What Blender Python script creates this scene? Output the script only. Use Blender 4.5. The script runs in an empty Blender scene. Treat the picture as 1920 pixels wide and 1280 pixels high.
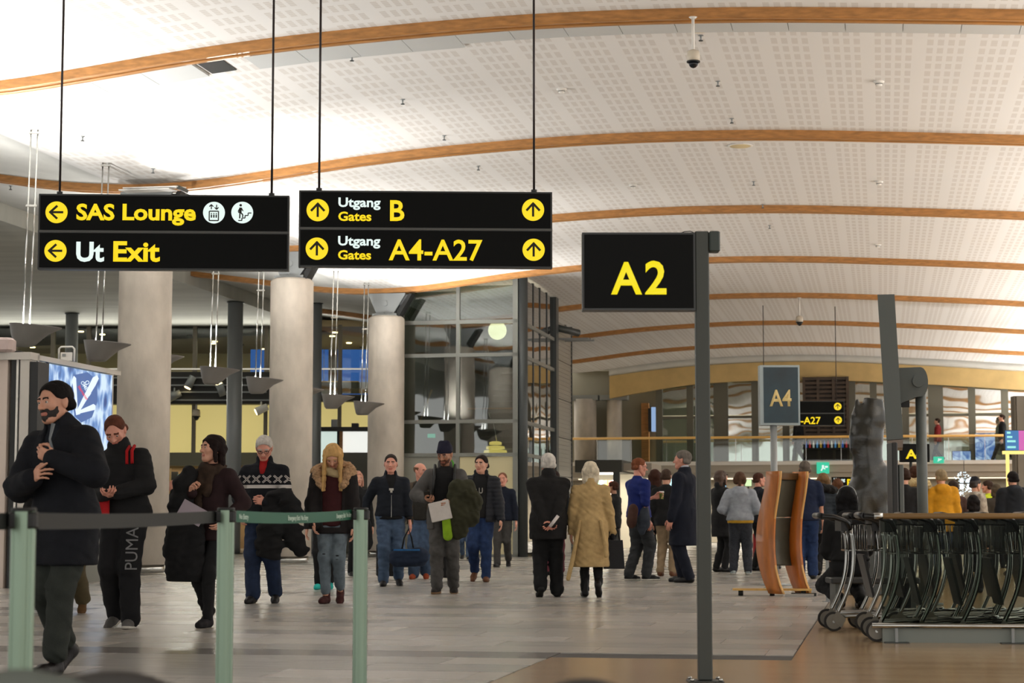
import bpy, bmesh, math, random
import numpy as np
from mathutils import Vector, Matrix

random.seed(7)
SC = bpy.context.scene
COL = SC.collection
PI = math.pi

# ------------------------------------------------------------------ camera
FPX = 3700.0
PITCH = math.atan(335.0 / FPX)
CAMH = 0.91
cam_d = bpy.data.cameras.new('camera')
cam_d.sensor_width = 36.0
cam_d.lens = 36.0 * FPX / 1920.0
cam_d.clip_end = 400
cam_d.dof.use_dof = True
cam_d.dof.focus_distance = 18.5
cam_d.dof.aperture_fstop = 5.6
cam = bpy.data.objects.new('camera', cam_d)
COL.objects.link(cam)
cam.location = (0, 0, CAMH)
cam.rotation_euler = (PI / 2 + PITCH, 0, 0)
SC.camera = cam

# ------------------------------------------------------------------ world, exposure
W_ = bpy.data.worlds.new('world')
SC.world = W_
W_.use_nodes = True
W_.node_tree.nodes['Background'].inputs[0].default_value = (1.0, 0.97, 0.93, 1)
W_.node_tree.nodes['Background'].inputs[1].default_value = 1.4
SC.view_settings.view_transform = 'Standard'
SC.view_settings.look = 'None'
SC.view_settings.exposure = 0.12
SC.view_settings.gamma = 1.0
SC.view_settings.use_curve_mapping = False
SC.cycles.max_bounces = 6; SC.cycles.diffuse_bounces = 3; SC.cycles.glossy_bounces = 3; SC.cycles.transparent_max_bounces = 12; SC.cycles.transmission_bounces = 4
SC.cycles.caustics_reflective = False; SC.cycles.caustics_refractive = False
UPLIGHT_W = 240.0      # watts of every pendant uplighter

# ------------------------------------------------------------------ hall axes
TH = math.atan(695.0 / math.hypot(FPX, 335.0))
CT, ST = math.cos(TH), math.sin(TH)
def hall(u, v, z=0.0):
    return Vector((u * CT + v * ST, -u * ST + v * CT, z))
def ray(px, py):
    a = (px - 960) / FPX; b = (640 - py) / FPX
    return Vector((a, math.cos(PITCH) - b * math.sin(PITCH), math.sin(PITCH) + b * math.cos(PITCH)))
def at(px, py, Y):
    r = ray(px, py); return Vector((0, 0, CAMH)) + r * (Y / r.y)
def gnd(px, py):
    r = ray(px, py); k = -CAMH / r.z; return Vector((r.x * k, r.y * k, 0))
def athall(px, py, v):
    r = ray(px, py); k = v / (r.x * ST + r.y * CT)
    u = (r.x * CT - r.y * ST) * k
    return u, CAMH + r.z * k

# ------------------------------------------------------------------ materials
def lin(c):
    c = c / 255.0
    return c / 12.92 if c <= 0.04045 else ((c + 0.055) / 1.055) ** 2.4
def rgb(r, g, b):
    return (lin(r), lin(g), lin(b), 1.0)
MATS = {}
def mat(name, col, rough=0.6, metal=0.0, noise=0.0, nscale=8.0, bump=0.0, bscale=60.0, emit=None, estr=0.0,
        spec=0.5, trans=0.0, alpha=1.0, stretch=(1, 1, 1), coat=0.0):
    if name in MATS: return MATS[name]
    m = bpy.data.materials.new(name); m.use_nodes = True
    nt = m.node_tree; p = nt.nodes['Principled BSDF']
    p.inputs['Base Color'].default_value = col
    p.inputs['Roughness'].default_value = rough
    p.inputs['Metallic'].default_value = metal
    p.inputs['Specular IOR Level'].default_value = spec
    p.inputs['Transmission Weight'].default_value = trans
    p.inputs['Alpha'].default_value = alpha
    p.inputs['Coat Weight'].default_value = coat
    if noise > 0 or bump > 0:
        tc = nt.nodes.new('ShaderNodeTexCoord'); mp = nt.nodes.new('ShaderNodeMapping')
        mp.inputs['Scale'].default_value = stretch
        nt.links.new(tc.outputs['Object'], mp.inputs[0])
    if noise > 0:
        n = nt.nodes.new('ShaderNodeTexNoise'); n.inputs['Scale'].default_value = nscale
        n.inputs['Detail'].default_value = 6
        nt.links.new(mp.outputs[0], n.inputs['Vector'])
        r = nt.nodes.new('ShaderNodeValToRGB')
        k = 1 - noise
        r.color_ramp.elements[0].position = 0.3; r.color_ramp.elements[1].position = 0.7
        r.color_ramp.elements[0].color = (col[0] * k, col[1] * k, col[2] * k, 1)
        q = 1 + noise * .6
        r.color_ramp.elements[1].color = (min(1, col[0] * q), min(1, col[1] * q), min(1, col[2] * q), 1)
        nt.links.new(n.outputs['Fac'], r.inputs[0]); nt.links.new(r.outputs[0], p.inputs['Base Color'])
    if bump > 0:
        n2 = nt.nodes.new('ShaderNodeTexNoise'); n2.inputs['Scale'].default_value = bscale
        n2.inputs['Detail'].default_value = 3
        nt.links.new(mp.outputs[0], n2.inputs['Vector'])
        b = nt.nodes.new('ShaderNodeBump'); b.inputs['Strength'].default_value = bump
        b.inputs['Distance'].default_value = 0.02
        nt.links.new(n2.outputs['Fac'], b.inputs['Height']); nt.links.new(b.outputs[0], p.inputs['Normal'])
    if emit is not None:
        p.inputs['Emission Color'].default_value = emit
        p.inputs['Emission Strength'].default_value = estr
    MATS[name] = m
    return m

class NB:
    """small node helper"""
    def __init__(s, m):
        s.nt = m.node_tree; s.p = s.nt.nodes.get('Principled BSDF')
    def n(s, t, **k):
        x = s.nt.nodes.new(t)
        for a, b in k.items(): setattr(x, a, b)
        return x
    def math(s, op, a, b=None, c=None):
        x = s.nt.nodes.new('ShaderNodeMath'); x.operation = op
        for i, q in enumerate((a, b, c)):
            if q is None: continue
            if isinstance(q, (int, float)): x.inputs[i].default_value = q
            else: s.nt.links.new(q, x.inputs[i])
        return x.outputs[0]
    def mix(s, f, a, b):
        x = s.nt.nodes.new('ShaderNodeMix'); x.data_type = 'RGBA'
        for i, q in ((0, f), (6, a), (7, b)):
            if isinstance(q, (int, float, tuple)): x.inputs[i].default_value = q
            else: s.nt.links.new(q, x.inputs[i])
        return x.outputs[2]
    def link(s, a, b): s.nt.links.new(a, b)
    def obj_xyz(s):
        tc = s.n('ShaderNodeTexCoord'); sp = s.n('ShaderNodeSeparateXYZ')
        s.link(tc.outputs['Object'], sp.inputs[0]); return sp.outputs, tc.outputs['Object']
    def uv_xyz(s):
        tc = s.n('ShaderNodeTexCoord'); sp = s.n('ShaderNodeSeparateXYZ')
        s.link(tc.outputs['UV'], sp.inputs[0]); return sp.outputs, tc.outputs['UV']

# ------------------------------------------------------------------ mesh builder
class MB:
    def __init__(s): s.v = []; s.f = []; s.smooth = []; s.uv = None
    def add(s, vs, fs, smooth=False):
        o = len(s.v); s.v += [tuple(p) for p in vs]
        for f in fs: s.f.append(tuple(i + o for i in f)); s.smooth.append(smooth)
        return s
    def box(s, c, size, rz=0.0, M=None, taper=1.0):
        hx, hy, hz = size[0] / 2, size[1] / 2, size[2] / 2
        vs = []
        for z in (-hz, hz):
            k = taper if z > 0 else 1.0
            for x, y in ((-hx, -hy), (hx, -hy), (hx, hy), (-hx, hy)):
                vs.append(Vector((x * k, y * k, z)))
        R = M if M is not None else Matrix.Rotation(rz, 3, 'Z')
        vs = [R @ p + Vector(c) for p in vs]
        s.add(vs, [(3, 2, 1, 0), (4, 5, 6, 7), (0, 1, 5, 4), (1, 2, 6, 5), (2, 3, 7, 6), (3, 0, 4, 7)])
        return s
    def bbox(s, x0, x1, y0, y1, z0, z1):
        return s.box(((x0 + x1) / 2, (y0 + y1) / 2, (z0 + z1) / 2), (abs(x1 - x0), abs(y1 - y0), abs(z1 - z0)))
    def bevbox(s, c, size, b, rz=0.0):
        """box with bevelled vertical and horizontal edges"""
        hx, hy, hz = [q / 2 for q in size]
        def ring(z, ix, n=1):
            x, y = hx - ix, hy - ix
            return [(-x + b, -y, z), (x - b, -y, z), (x, -y + b, z), (x, y - b, z), (x - b, y, z), (-x + b, y, z), (-x, y - b, z), (-x, -y + b, z)]
        rs = [ring(-hz, b * .7), ring(-hz + b * .7, 0), ring(hz - b * .7, 0), ring(hz, b * .7)]
        R = Matrix.Rotation(rz, 3, 'Z')
        vs = [R @ Vector(p) + Vector(c) for r in rs for p in r]
        fs = []
        for k in range(3):
            for i in range(8):
                j = (i + 1) % 8
                fs.append((k * 8 + i, k * 8 + j, k * 8 + 8 + j, k * 8 + 8 + i))
        fs.append(tuple(range(7, -1, -1))); fs.append(tuple(range(24, 32)))
        return s.add(vs, fs)
    def tube(s, pts, r, n=10, cap=True, closed=False):
        pts = [Vector(p) for p in pts]; m = len(pts)
        rr = r if isinstance(r, (list, tuple)) else [r] * m
        vs = []; prev = None
        for i, p in enumerate(pts):
            if closed: t = pts[(i + 1) % m] - pts[i - 1]
            else: t = pts[min(i + 1, m - 1)] - pts[max(i - 1, 0)]
            if t.length < 1e-9: t = Vector((0, 0, 1))
            t.normalize()
            if prev is None:
                a = Vector((0, 0, 1)) if abs(t.z) < .9 else Vector((1, 0, 0))
                x = t.cross(a).normalized()
            else:
                x = (prev - t * prev.dot(t))
                x = x.normalized() if x.length > 1e-6 else t.orthogonal().normalized()
            prev = x; y = t.cross(x)
            for k in range(n):
                a = 2 * PI * k / n
                vs.append(p + (x * math.cos(a) + y * math.sin(a)) * rr[i])
        fs = []
        for i in range(m if closed else m - 1):
            j = (i + 1) % m
            for k in range(n):
                l = (k + 1) % n
                fs.append((i * n + k, i * n + l, j * n + l, j * n + k))
        s.add(vs, fs, True)
        if cap and not closed:
            o = len(s.v) - len(vs)
            s.f.append(tuple(o + k for k in range(n - 1, -1, -1))); s.smooth.append(False)
            s.f.append(tuple(o + (m - 1) * n + k for k in range(n))); s.smooth.append(False)
        return s
    def lathe(s, prof, c=(0, 0, 0), n=24, smooth=True):
        """prof: list of (r, z)"""
        vs = []
        for r, z in prof:
            for k in range(n):
                a = 2 * PI * k / n
                vs.append((c[0] + r * math.cos(a), c[1] + r * math.sin(a), c[2] + z))
        fs = []
        for i in range(len(prof) - 1):
            for k in range(n):
                l = (k + 1) % n
                fs.append((i * n + k, i * n + l, (i + 1) * n + l, (i + 1) * n + k))
        s.add(vs, fs, smooth)
        o = len(s.v) - len(vs)
        if prof[0][0] > 1e-6: s.f.append(tuple(o + k for k in range(n - 1, -1, -1))); s.smooth.append(False)
        if prof[-1][0] > 1e-6: s.f.append(tuple(o + (len(prof) - 1) * n + k for k in range(n))); s.smooth.append(False)
        return s
    def prism(s, poly, a, b, axis='y'):
        """extrude a 2D polygon; axis y: poly is (x, z); axis z: (x, y); axis x: (y, z)"""
        n = len(poly); vs = []
        for t in (a, b):
            for p, q in poly:
                vs.append({'y': (p, t, q), 'z': (p, q, t), 'x': (t, p, q)}[axis])
        fs = [tuple(range(n)), tuple(range(2 * n - 1, n - 1, -1))]
        for i in range(n):
            j = (i + 1) % n
            fs.append((i, i + n, j + n, j))
        return s.add(vs, fs)
    def build(s, name, m, parent=None, fix=True):
        me = bpy.data.meshes.new(name)
        me.from_pydata(s.v, [], s.f)
        me.polygons.foreach_set('use_smooth', s.smooth)
        if fix:
            bm = bmesh.new(); bm.from_mesh(me); bmesh.ops.recalc_face_normals(bm, faces=bm.faces); bm.to_mesh(me); bm.free()
        if m is not None:
            for q in (m if isinstance(m, (list, tuple)) else [m]): me.materials.append(q)
        o = bpy.data.objects.new(name, me); COL.objects.link(o)
        if parent is not None: o.parent = parent
        return o

def thing(name, label, cat, loc=(0, 0, 0), rz=0.0, group=None):
    o = bpy.data.objects.new(name, None); COL.objects.link(o)
    o.empty_display_size = .1
    o.location = loc; o.rotation_euler = (0, 0, rz)
    o['label'] = label; o['category'] = cat
    if group: o['group'] = group
    return o
def tag(o, label, cat, group=None):
    o['label'] = label; o['category'] = cat
    if group: o['group'] = group
    return o
def struct(o, label=None):
    o['kind'] = 'structure'
    if label: o['label'] = label
    return o
def copy_tree(o, parent=None):
    c = o.copy(); COL.objects.link(c); c.parent = parent
    for ch in list(o.children): copy_tree(ch, c)
    return c

def text_obj(name, s, size, m, parent=None, loc=(0, 0, 0), rot=(PI / 2, 0, 0), bold=0.0, sx=1.0, depth=0.002, align='LEFT', track=1.0):
    cu = bpy.data.curves.new(name, 'FONT'); cu.body = s; cu.size = size; cu.align_x = align
    cu.offset = bold * size; cu.extrude = depth; cu.resolution_u = 3; cu.space_character = track
    t = bpy.data.objects.new(name, cu); COL.objects.link(t)
    bpy.context.view_layer.update()
    dg = bpy.context.evaluated_depsgraph_get()
    me = bpy.data.meshes.new_from_object(t.evaluated_get(dg))
    COL.objects.unlink(t); bpy.data.objects.remove(t); bpy.data.curves.remove(cu)
    me.materials.clear(); me.materials.append(m)
    for v in me.vertices: v.co.x *= sx
    o = bpy.data.objects.new(name, me); COL.objects.link(o)
    o.location = loc; o.rotation_euler = rot
    if parent is not None: o.parent = parent
    return o
# ================================================================== SETTING
M_conc = mat('concrete', rgb(208, 198, 184), .85, noise=.3, nscale=1.6, bump=.25, bscale=14, stretch=(1, 1, .55))
M_steel = mat('grey_steel', rgb(146, 150, 150), .45, .2)
M_dsteel = mat('dark_steel', rgb(62, 66, 64), .45, .2)
M_black = mat('black_paint', rgb(22, 23, 22), .5)
M_chrome = mat('chrome', rgb(190, 190, 185), .15, 1.0)
M_white = mat('white_paint', rgb(225, 222, 215), .6)
M_wood = mat('glulam_wood', rgb(178, 124, 66), .5, noise=.3, nscale=3, stretch=(1, 8, 8), coat=.1)
M_woodpale = mat('pale_wood', rgb(214, 172, 96), .5, noise=.2, nscale=3, stretch=(1, 6, 6))

# ---- ceiling material: perforated gypsum, uv = (u, v) in metres
def ceiling_material():
    m = bpy.data.materials.new('perforated_ceiling'); m.use_nodes = True
    b = NB(m); (U, V, _), uv = b.uv_xyz()
    g = b.math('MULTIPLY', b.math('FRACT', b.math('DIVIDE', U, .676)), .676)
    cols = b.math('LESS_THAN', b.math('FRACT', b.math('DIVIDE', g, .135)), .60)
    ing = b.math('LESS_THAN', g, .52)
    rows = b.math('LESS_THAN', b.math('FRACT', b.math('DIVIDE', V, .46)), .68)
    slot = b.math('LESS_THAN', b.math('FRACT', b.math('DIVIDE', V, .078)), .55)
    patch = b.math('MULTIPLY', b.math('MULTIPLY', cols, ing), rows)
    k = b.math('MULTIPLY', patch, b.math('ADD', .55, b.math('MULTIPLY', slot, .45)))
    c = b.mix(k, rgb(224, 222, 218), rgb(207, 202, 195))
    b.link(c, b.p.inputs['Base Color'])
    b.p.inputs['Roughness'].default_value = .8
    return m
M_ceil = ceiling_material()
M_ceil2 = mat('plain_ceiling', rgb(206, 206, 200), .8, noise=.06, nscale=2)

PROF = [(-17.5, 7.22), (-16.2, 7.04), (-15.2, 6.9), (-14.3, 6.76), (-13.4, 6.67), (-12.4, 6.63), (-11.4, 6.67), (-10.3, 6.79), (-9.0, 6.95),
        (-7.6, 7.08), (-6.0, 7.17), (-4.5, 7.22), (-3.0, 7.22), (-1.5, 7.18), (0, 7.10), (1.5, 7.01), (3, 6.91), (4.5, 6.79), (6, 6.71),
        (7.4, 6.72), (8.6, 6.82), (9.8, 6.98), (11, 7.2)]
PU = np.array([p[0] for p in PROF]); PZ = np.array([p[1] for p in PROF])
def zc(u):
    # smooth cubic-ish interpolation
    i = int(np.clip(np.searchsorted(PU, u) - 1, 0, len(PU) - 2))
    def tan(k):
        a = max(k - 1, 0); b = min(k + 1, len(PU) - 1)
        return (PZ[b] - PZ[a]) / (PU[b] - PU[a])
    h = PU[i + 1] - PU[i]; t = (u - PU[i]) / h
    return float((2 * t**3 - 3 * t**2 + 1) * PZ[i] + (t**3 - 2 * t**2 + t) * h * tan(i) + (-2 * t**3 + 3 * t**2) * PZ[i + 1] + (t**3 - t**2) * h * tan(i + 1))
ZOFF = 0.07
BEAM_S = 7.87
BEAM_V = [24.3 + k * BEAM_S for k in range(-3, 7)]
V_END = 77.0
us = [-17.5 + 28.5 * k / 76 for k in range(77)]
def ceiling_strip(name, u_list, m, v0, v1, nv=2, lift=0.0):
    mb = MB(); nu = len(u_list)
    for j in range(nv):
        v = v0 + (v1 - v0) * j / (nv - 1)
        for u in u_list: mb.v.append(tuple(hall(u, v, zc(u) + ZOFF + lift)))
    for j in range(nv):
        v = v0 + (v1 - v0) * j / (nv - 1)
        for u in u_list: mb.v.append(tuple(hall(u, v, zc(u) + ZOFF + lift + .06)))
    o = nu * nv
    for j in range(nv - 1):
        for i in range(nu - 1):
            mb.f.append((j * nu + i, j * nu + i + 1, (j + 1) * nu + i + 1, (j + 1) * nu + i)); mb.smooth.append(True)
            mb.f.append((o + j * nu + i, o + (j + 1) * nu + i, o + (j + 1) * nu + i + 1, o + j * nu + i + 1)); mb.smooth.append(True)
    a = [(j * nu) for j in range(nv)]
    for j in range(nv - 1):
        for e in (0, nu - 1):
            mb.f.append((j * nu + e, (j + 1) * nu + e, o + (j + 1) * nu + e, o + j * nu + e)); mb.smooth.append(False)
    for jj in (0, nv - 1):
        for i in range(nu - 1):
            mb.f.append((jj * nu + i, o + jj * nu + i, o + jj * nu + i + 1, jj * nu + i + 1)); mb.smooth.append(False)
    ob = mb.build(name, m, fix=False)
    me = ob.data; uvl = me.uv_layers.new(name='UVMap')
    dat = np.empty(len(me.loops) * 2)
    vi = np.empty(len(me.loops), dtype=int); me.loops.foreach_get('vertex_index', vi)
    uu = np.array([u_list[k % nu] for k in range(2 * o)]); vv = np.array([v0 + (v1 - v0) * ((k % o) // nu) / (nv - 1) for k in range(2 * o)])
    dat[0::2] = uu[vi]; dat[1::2] = vv[vi]
    uvl.data.foreach_set('uv', dat)
    return ob
ceil = struct(ceiling_strip('ceiling', [u for u in us if u >= -13.0], M_ceil, -6, V_END, 3), 'curved white perforated ceiling of the terminal hall')
side = ceiling_strip('side_soffit', [u for u in us if u <= -12.7], M_ceil2, -6, V_END, 3)
side.parent = ceil
# beams: two lamellae each
for bv in BEAM_V:
    for k, (a, b) in enumerate(((-.15, -.03), (.03, .15))):
        mb = MB(); ul = [-17.5 + 28.5 * q / 60 for q in range(61)]
        for u in ul:
            z = zc(u)
            for v, zz in ((bv + a, z - .055), (bv + b, z - .055), (bv + b, z + .075), (bv + a, z + .075)):
                mb.v.append(tuple(hall(u, v, zz)))
        for i in range(len(ul) - 1):
            for e in range(4):
                f = (e + 1) % 4
                mb.f.append((i * 4 + e, i * 4 + f, i * 4 + 4 + f, i * 4 + 4 + e)); mb.smooth.append(e in (0, 2))
        mb.f.append((0, 1, 2, 3)); mb.smooth.append(False)
        n = len(mb.v); mb.f.append((n - 4, n - 3, n - 2, n - 1)); mb.smooth.append(False)
        if k == 0: bo = mb.build('beam', M_wood, ceil)
        else: mb.build('lamella', M_wood, bo)
    # fillet between the two lamellae
    mb = MB()
    for i in range(60):
        u0, u1 = ul[i], ul[i + 1]
    for u in ul:
        for v in (bv - .03, bv + .03): mb.v.append(tuple(hall(u, v, zc(u) + .01)))
        for v in (bv + .03, bv - .03): mb.v.append(tuple(hall(u, v, zc(u) + .05)))
    for i in range(60):
        for e in range(4):
            f = (e + 1) % 4
            mb.f.append((i * 4 + e, i * 4 + f, i * 4 + 4 + f, i * 4 + 4 + e)); mb.smooth.append(True)
    mb.build('fillet', M_woodpale, bo)
# flat access panels behind the nearest beam
M_panel = mat('access_panel', rgb(196, 198, 196), .55)
for k in range(24):
    u0 = -12.6 + k * .72; u1 = u0 + .712
    if -9.35 < u0 < -8.6: continue
    mb = MB(); v0, v1 = BEAM_V[3] + .16, BEAM_V[3] + 1.0 + (.2 if u0 < -6 else 0)
    for z in (0, .05):
        for u, v in ((u0, v0), (u1, v0), (u1, v1), (u0, v1)): mb.v.append(tuple(hall(u, v, zc(u) + ZOFF - .03 + z)))
    mb.f += [(3, 2, 1, 0), (4, 5, 6, 7), (0, 1, 5, 4), (1, 2, 6, 5), (2, 3, 7, 6), (3, 0, 4, 7)]; mb.smooth += [False] * 6
    mb.build('panel', M_panel, ceil)
mb = MB(); u0, u1 = -8.95, -8.6   # the one open flap
for z in (0, .02):
    for u, v in ((u0, BEAM_V[3] + .16), (u1, BEAM_V[3] + .16), (u1, BEAM_V[3] + 1.15), (u0, BEAM_V[3] + 1.15)): mb.v.append(tuple(hall(u, v, zc(u) + ZOFF - .012 + z)))
mb.f += [(3, 2, 1, 0), (4, 5, 6, 7), (0, 1, 5, 4), (1, 2, 6, 5), (2, 3, 7, 6), (3, 0, 4, 7)]; mb.smooth += [False] * 6
mb.build('panel_opening', M_black, ceil)

# ---- floor
M_wfloor = bpy.data.materials.new('wood_floor'); M_wfloor.use_nodes = True
b = NB(M_wfloor); (X, Y, Z), oc = b.obj_xyz()
row = b.math('FLOOR', b.math('DIVIDE', Y, .14))
off = b.math('MULTIPLY', b.math('FRACT', b.math('MULTIPLY', row, .377)), 1.7)
cell = b.math('FLOOR', b.math('DIVIDE', b.math('ADD', X, off), 1.7))
wn = b.n('ShaderNodeTexWhiteNoise'); wn.noise_dimensions = '2D'
cb = b.n('ShaderNodeCombineXYZ'); b.link(row, cb.inputs[0]); b.link(cell, cb.inputs[1]); b.link(cb.outputs[0], wn.inputs['Vector'])
ns = b.n('ShaderNodeTexNoise'); mp = b.n('ShaderNodeMapping'); mp.inputs['Scale'].default_value = (1, 14, 1)
b.link(oc, mp.inputs[0]); b.link(mp.outputs[0], ns.inputs['Vector']); ns.inputs['Scale'].default_value = 2.5; ns.inputs['Detail'].default_value = 6
seam = b.math('LESS_THAN', b.math('FRACT', b.math('DIVIDE', Y, .14)), .03)
f1 = b.math('ADD', b.math('MULTIPLY', wn.outputs['Value'], .55), b.math('MULTIPLY', ns.outputs['Fac'], .45))
c = b.mix(f1, rgb(150, 120, 84), rgb(198, 168, 126))
c = b.mix(b.math('MULTIPLY', seam, .5), c, rgb(60, 45, 30))
b.link(c, b.p.inputs['Base Color']); b.p.inputs['Roughness'].default_value = .2; b.p.inputs['Coat Weight'].default_value = .25
b.p.inputs['Coat Roughness'].default_value = .15

def stone(name, col, rough):
    m = mat(name, col, rough, noise=.16, nscale=2.2, stretch=(1, 6, 1), bump=.05, bscale=3)
    return m
M_st = [stone('stone_a', rgb(164, 160, 153), .26), stone('stone_b', rgb(172, 167, 160), .28), stone('stone_c', rgb(159, 156, 150), .24),
        stone('stone_d', rgb(168, 162, 152), .3)]
M_std = [stone('dark_stone_a', rgb(104, 102, 100), .2), stone('dark_stone_b', rgb(120, 117, 113), .22)]
M_grout = mat('grout', rgb(70, 68, 65), .8)

floor = bpy.data.objects.new('floor', None); COL.objects.link(floor)
floor.rotation_euler = (0, 0, -TH)
struct(floor, 'grey stone tiled floor with a wooden strip along the right')
MB().bbox(-45, 25, -8, 125, -.30, -.006).build('screed', M_grout, floor)
mb = MB()
mb.prism([(-2.19, 5), (-2.19, 13.12), (-.6, 13.12), (-.6, 76), (25, 76), (25, -8), (-2.19, -8)], -.005, 0.0, 'z')
mb.build('wood_strip', M_wfloor, floor)
TD, TW = .6, 1.2
tiles = []
def add_tiles():
    rng = random.Random(3)
    base = {}
    stuffs = {}
    r0 = 0
    v = -8.0; row = 0
    while v < 78:
        dark = 12.9 <= v + .01 and v < 13.3
        u = -26 + (row % 3) * .4
        vtop = v + TD
        while u < 22:
            ua, ub = u, u + TW
            # leave the wood strip out
            keep = True
            if v < 13.1 and ub > -2.2: ub = -2.2
            elif v >= 13.1 - .01 and ub > -.61: ub = -.61
            if ub - ua > .03:
                tiles.append((ua, ub, v, vtop, dark or rng.random() < .008, rng.randrange(4), rng.uniform(-.0008, .0008)))
            u += TW
        v += TD; row += 1
add_tiles()
def visible_size(t):
    p = hall((t[0] + t[1]) / 2, (t[2] + t[3]) / 2)
    if p.y < 9: return 0
    x = 960 + FPX * p.x / p.y
    y = 975 + FPX * CAMH / p.y
    if not (-60 < x < 1980 and y < 1310): return 0
    return 1 / p.y
tiles.sort(key=visible_size, reverse=True)
meshes = {}
def tile_mesh(w, mt):
    key = (round(w, 2), mt.name)
    if key in meshes: return meshes[key]
    g = .004
    q = MB(); q.box((0, 0, -.0045), (w - g, TD - g, .009))
    ob = q.build('tile', mt); me = ob.data; COL.objects.unlink(ob); bpy.data.objects.remove(ob)
    meshes[key] = me
    return me
stuff = {}
for k, (ua, ub, v0, v1, dark, c, dz) in enumerate(tiles):
    mt = M_std[c % 2] if dark else M_st[c]
    if k < 300 and visible_size(tiles[k]) > 0:
        o = bpy.data.objects.new('tile', tile_mesh(ub - ua, mt)); COL.objects.link(o); o.parent = floor
        o.location = ((ua + ub) / 2, (v0 + v1) / 2, dz)
    else:
        q = stuff.setdefault(mt.name, (MB(), mt))[0]
        q.add([(ua + .002, v0 + .002, dz), (ub - .002, v0 + .002, dz), (ub - .002, v1 - .002, dz), (ua + .002, v1 - .002, dz)], [(0, 1, 2, 3)])
for nm, (q, mt) in stuff.items():
    o = q.build('tiles', mt, floor, fix=False); o['kind'] = 'stuff'

# ---- concrete columns
def column(px, v, label, top, group='concrete columns of the hall'):
    c = hall(athall(px, 900, v)[0], v); uc = athall(px, 900, v)[0]
    t = thing('concrete_column', label, 'column', (c.x, c.y, 0), -TH, group)
    r = .455
    MB().lathe([(r - .06, .02), (r - .06, .16)], n=40).build('chrome_base', M_chrome, t)
    MB().lathe([(r, .16), (r, top - .06), (r - .06, top)], n=48).build('shaft', M_conc, t)
    # steel head
    h = MB(); h.box((0, 0, top + .03), (.62, .5, .06)); hd = h.build('head_plate', M_steel, t)
    zt = zc(uc) - .06
    for s in (-1, 1):
        q = MB(); q.prism([(-.22, top + .06), (.22, top + .06), (.52, zt - .04), (.52, zt), (-.42, zt), (-.42, zt - .04)], s * .16 - .02, s * .16 + .02, 'y')
        q.build('gusset', M_steel, t)
    q = MB(); q.tube([(0, -.21, (top + zt) / 2 + .03), (0, .21, (top + zt) / 2 + .03)], .07, 16); q.build('pin', M_steel, t)
    q = MB(); q.prism([(.30, top + .1), (.62, zt - .02), (.70, zt - .02), (.36, top - .02)], -.2, .2, 'y'); q.build('brace', M_black, t)
    for a in range(8):
        x, y = .27 * math.cos(a * PI / 4), .21 * math.sin(a * PI / 4)
        MB().lathe([(.02, top + .06), (.02, top + .1)], (x, y, 0), 8).build('bolt', M_steel, t)
    return t
column(267, BEAM_V[4], 'wide stained concrete column behind the left hanging sign', 5.95)
column(544, BEAM_V[5], 'concrete column behind the gap between the two hanging signs', 6.0)
column(723, BEAM_V[6], 'darker concrete column with steel head beside the glass stair tower', 6.0)
# ================================================================== BUILDING PARTS
def glass_mat(name, tint, refl=.25, wav=0.0, rough=.02, scale=.5):
    m = bpy.data.materials.new(name); m.use_nodes = True
    nt = m.node_tree; b = NB(m); nt.nodes.remove(b.p)
    tr = b.n('ShaderNodeBsdfTransparent'); tr.inputs[0].default_value = tint
    gl = b.n('ShaderNodeBsdfGlossy'); gl.inputs['Roughness'].default_value = rough
    mx = b.n('ShaderNodeMixShader'); fr = b.n('ShaderNodeFresnel'); fr.inputs[0].default_value = 1.5
    b.link(b.math('MINIMUM', b.math('ADD', fr.outputs[0], refl), 1.0), mx.inputs[0])
    b.link(tr.outputs[0], mx.inputs[1]); b.link(gl.outputs[0], mx.inputs[2])
    if wav > 0:
        tc = b.n('ShaderNodeTexCoord'); ns = b.n('ShaderNodeTexNoise'); ns.inputs['Scale'].default_value = scale; ns.inputs['Detail'].default_value = 1
        b.link(tc.outputs['Object'], ns.inputs['Vector'])
        bp = b.n('ShaderNodeBump'); bp.inputs['Strength'].default_value = wav; bp.inputs['Distance'].default_value = .05
        b.link(ns.outputs['Fac'], bp.inputs['Height']); b.link(bp.outputs[0], gl.inputs['Normal'])
    b.link(mx.outputs[0], nt.nodes['Material Output'].inputs['Surface'])
    return m
G_clear = glass_mat('clear_glass', (.93, .97, .95, 1), .03)
G_dark = glass_mat('tinted_glass', (.55, .62, .6, 1), .10, .05, scale=1.2)
G_mirror = glass_mat('reflective_glass', (.5, .55, .52, 1), .5, .22, scale=.7)
G_green = glass_mat('green_glass', (.55, .75, .66, 1), .08)
def emat(name, col, s): return mat(name, (0.02, 0.02, 0.02, 1), .5, emit=col, estr=s)
E_warm = emat('warm_lamp', rgb(255, 225, 160), 6)
E_white = emat('white_lamp', rgb(245, 250, 245), 3)
E_yel = mat('yellow_panel', rgb(212, 196, 130), .5, noise=.03, nscale=.6, emit=rgb(214, 196, 124), estr=.6)

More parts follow.
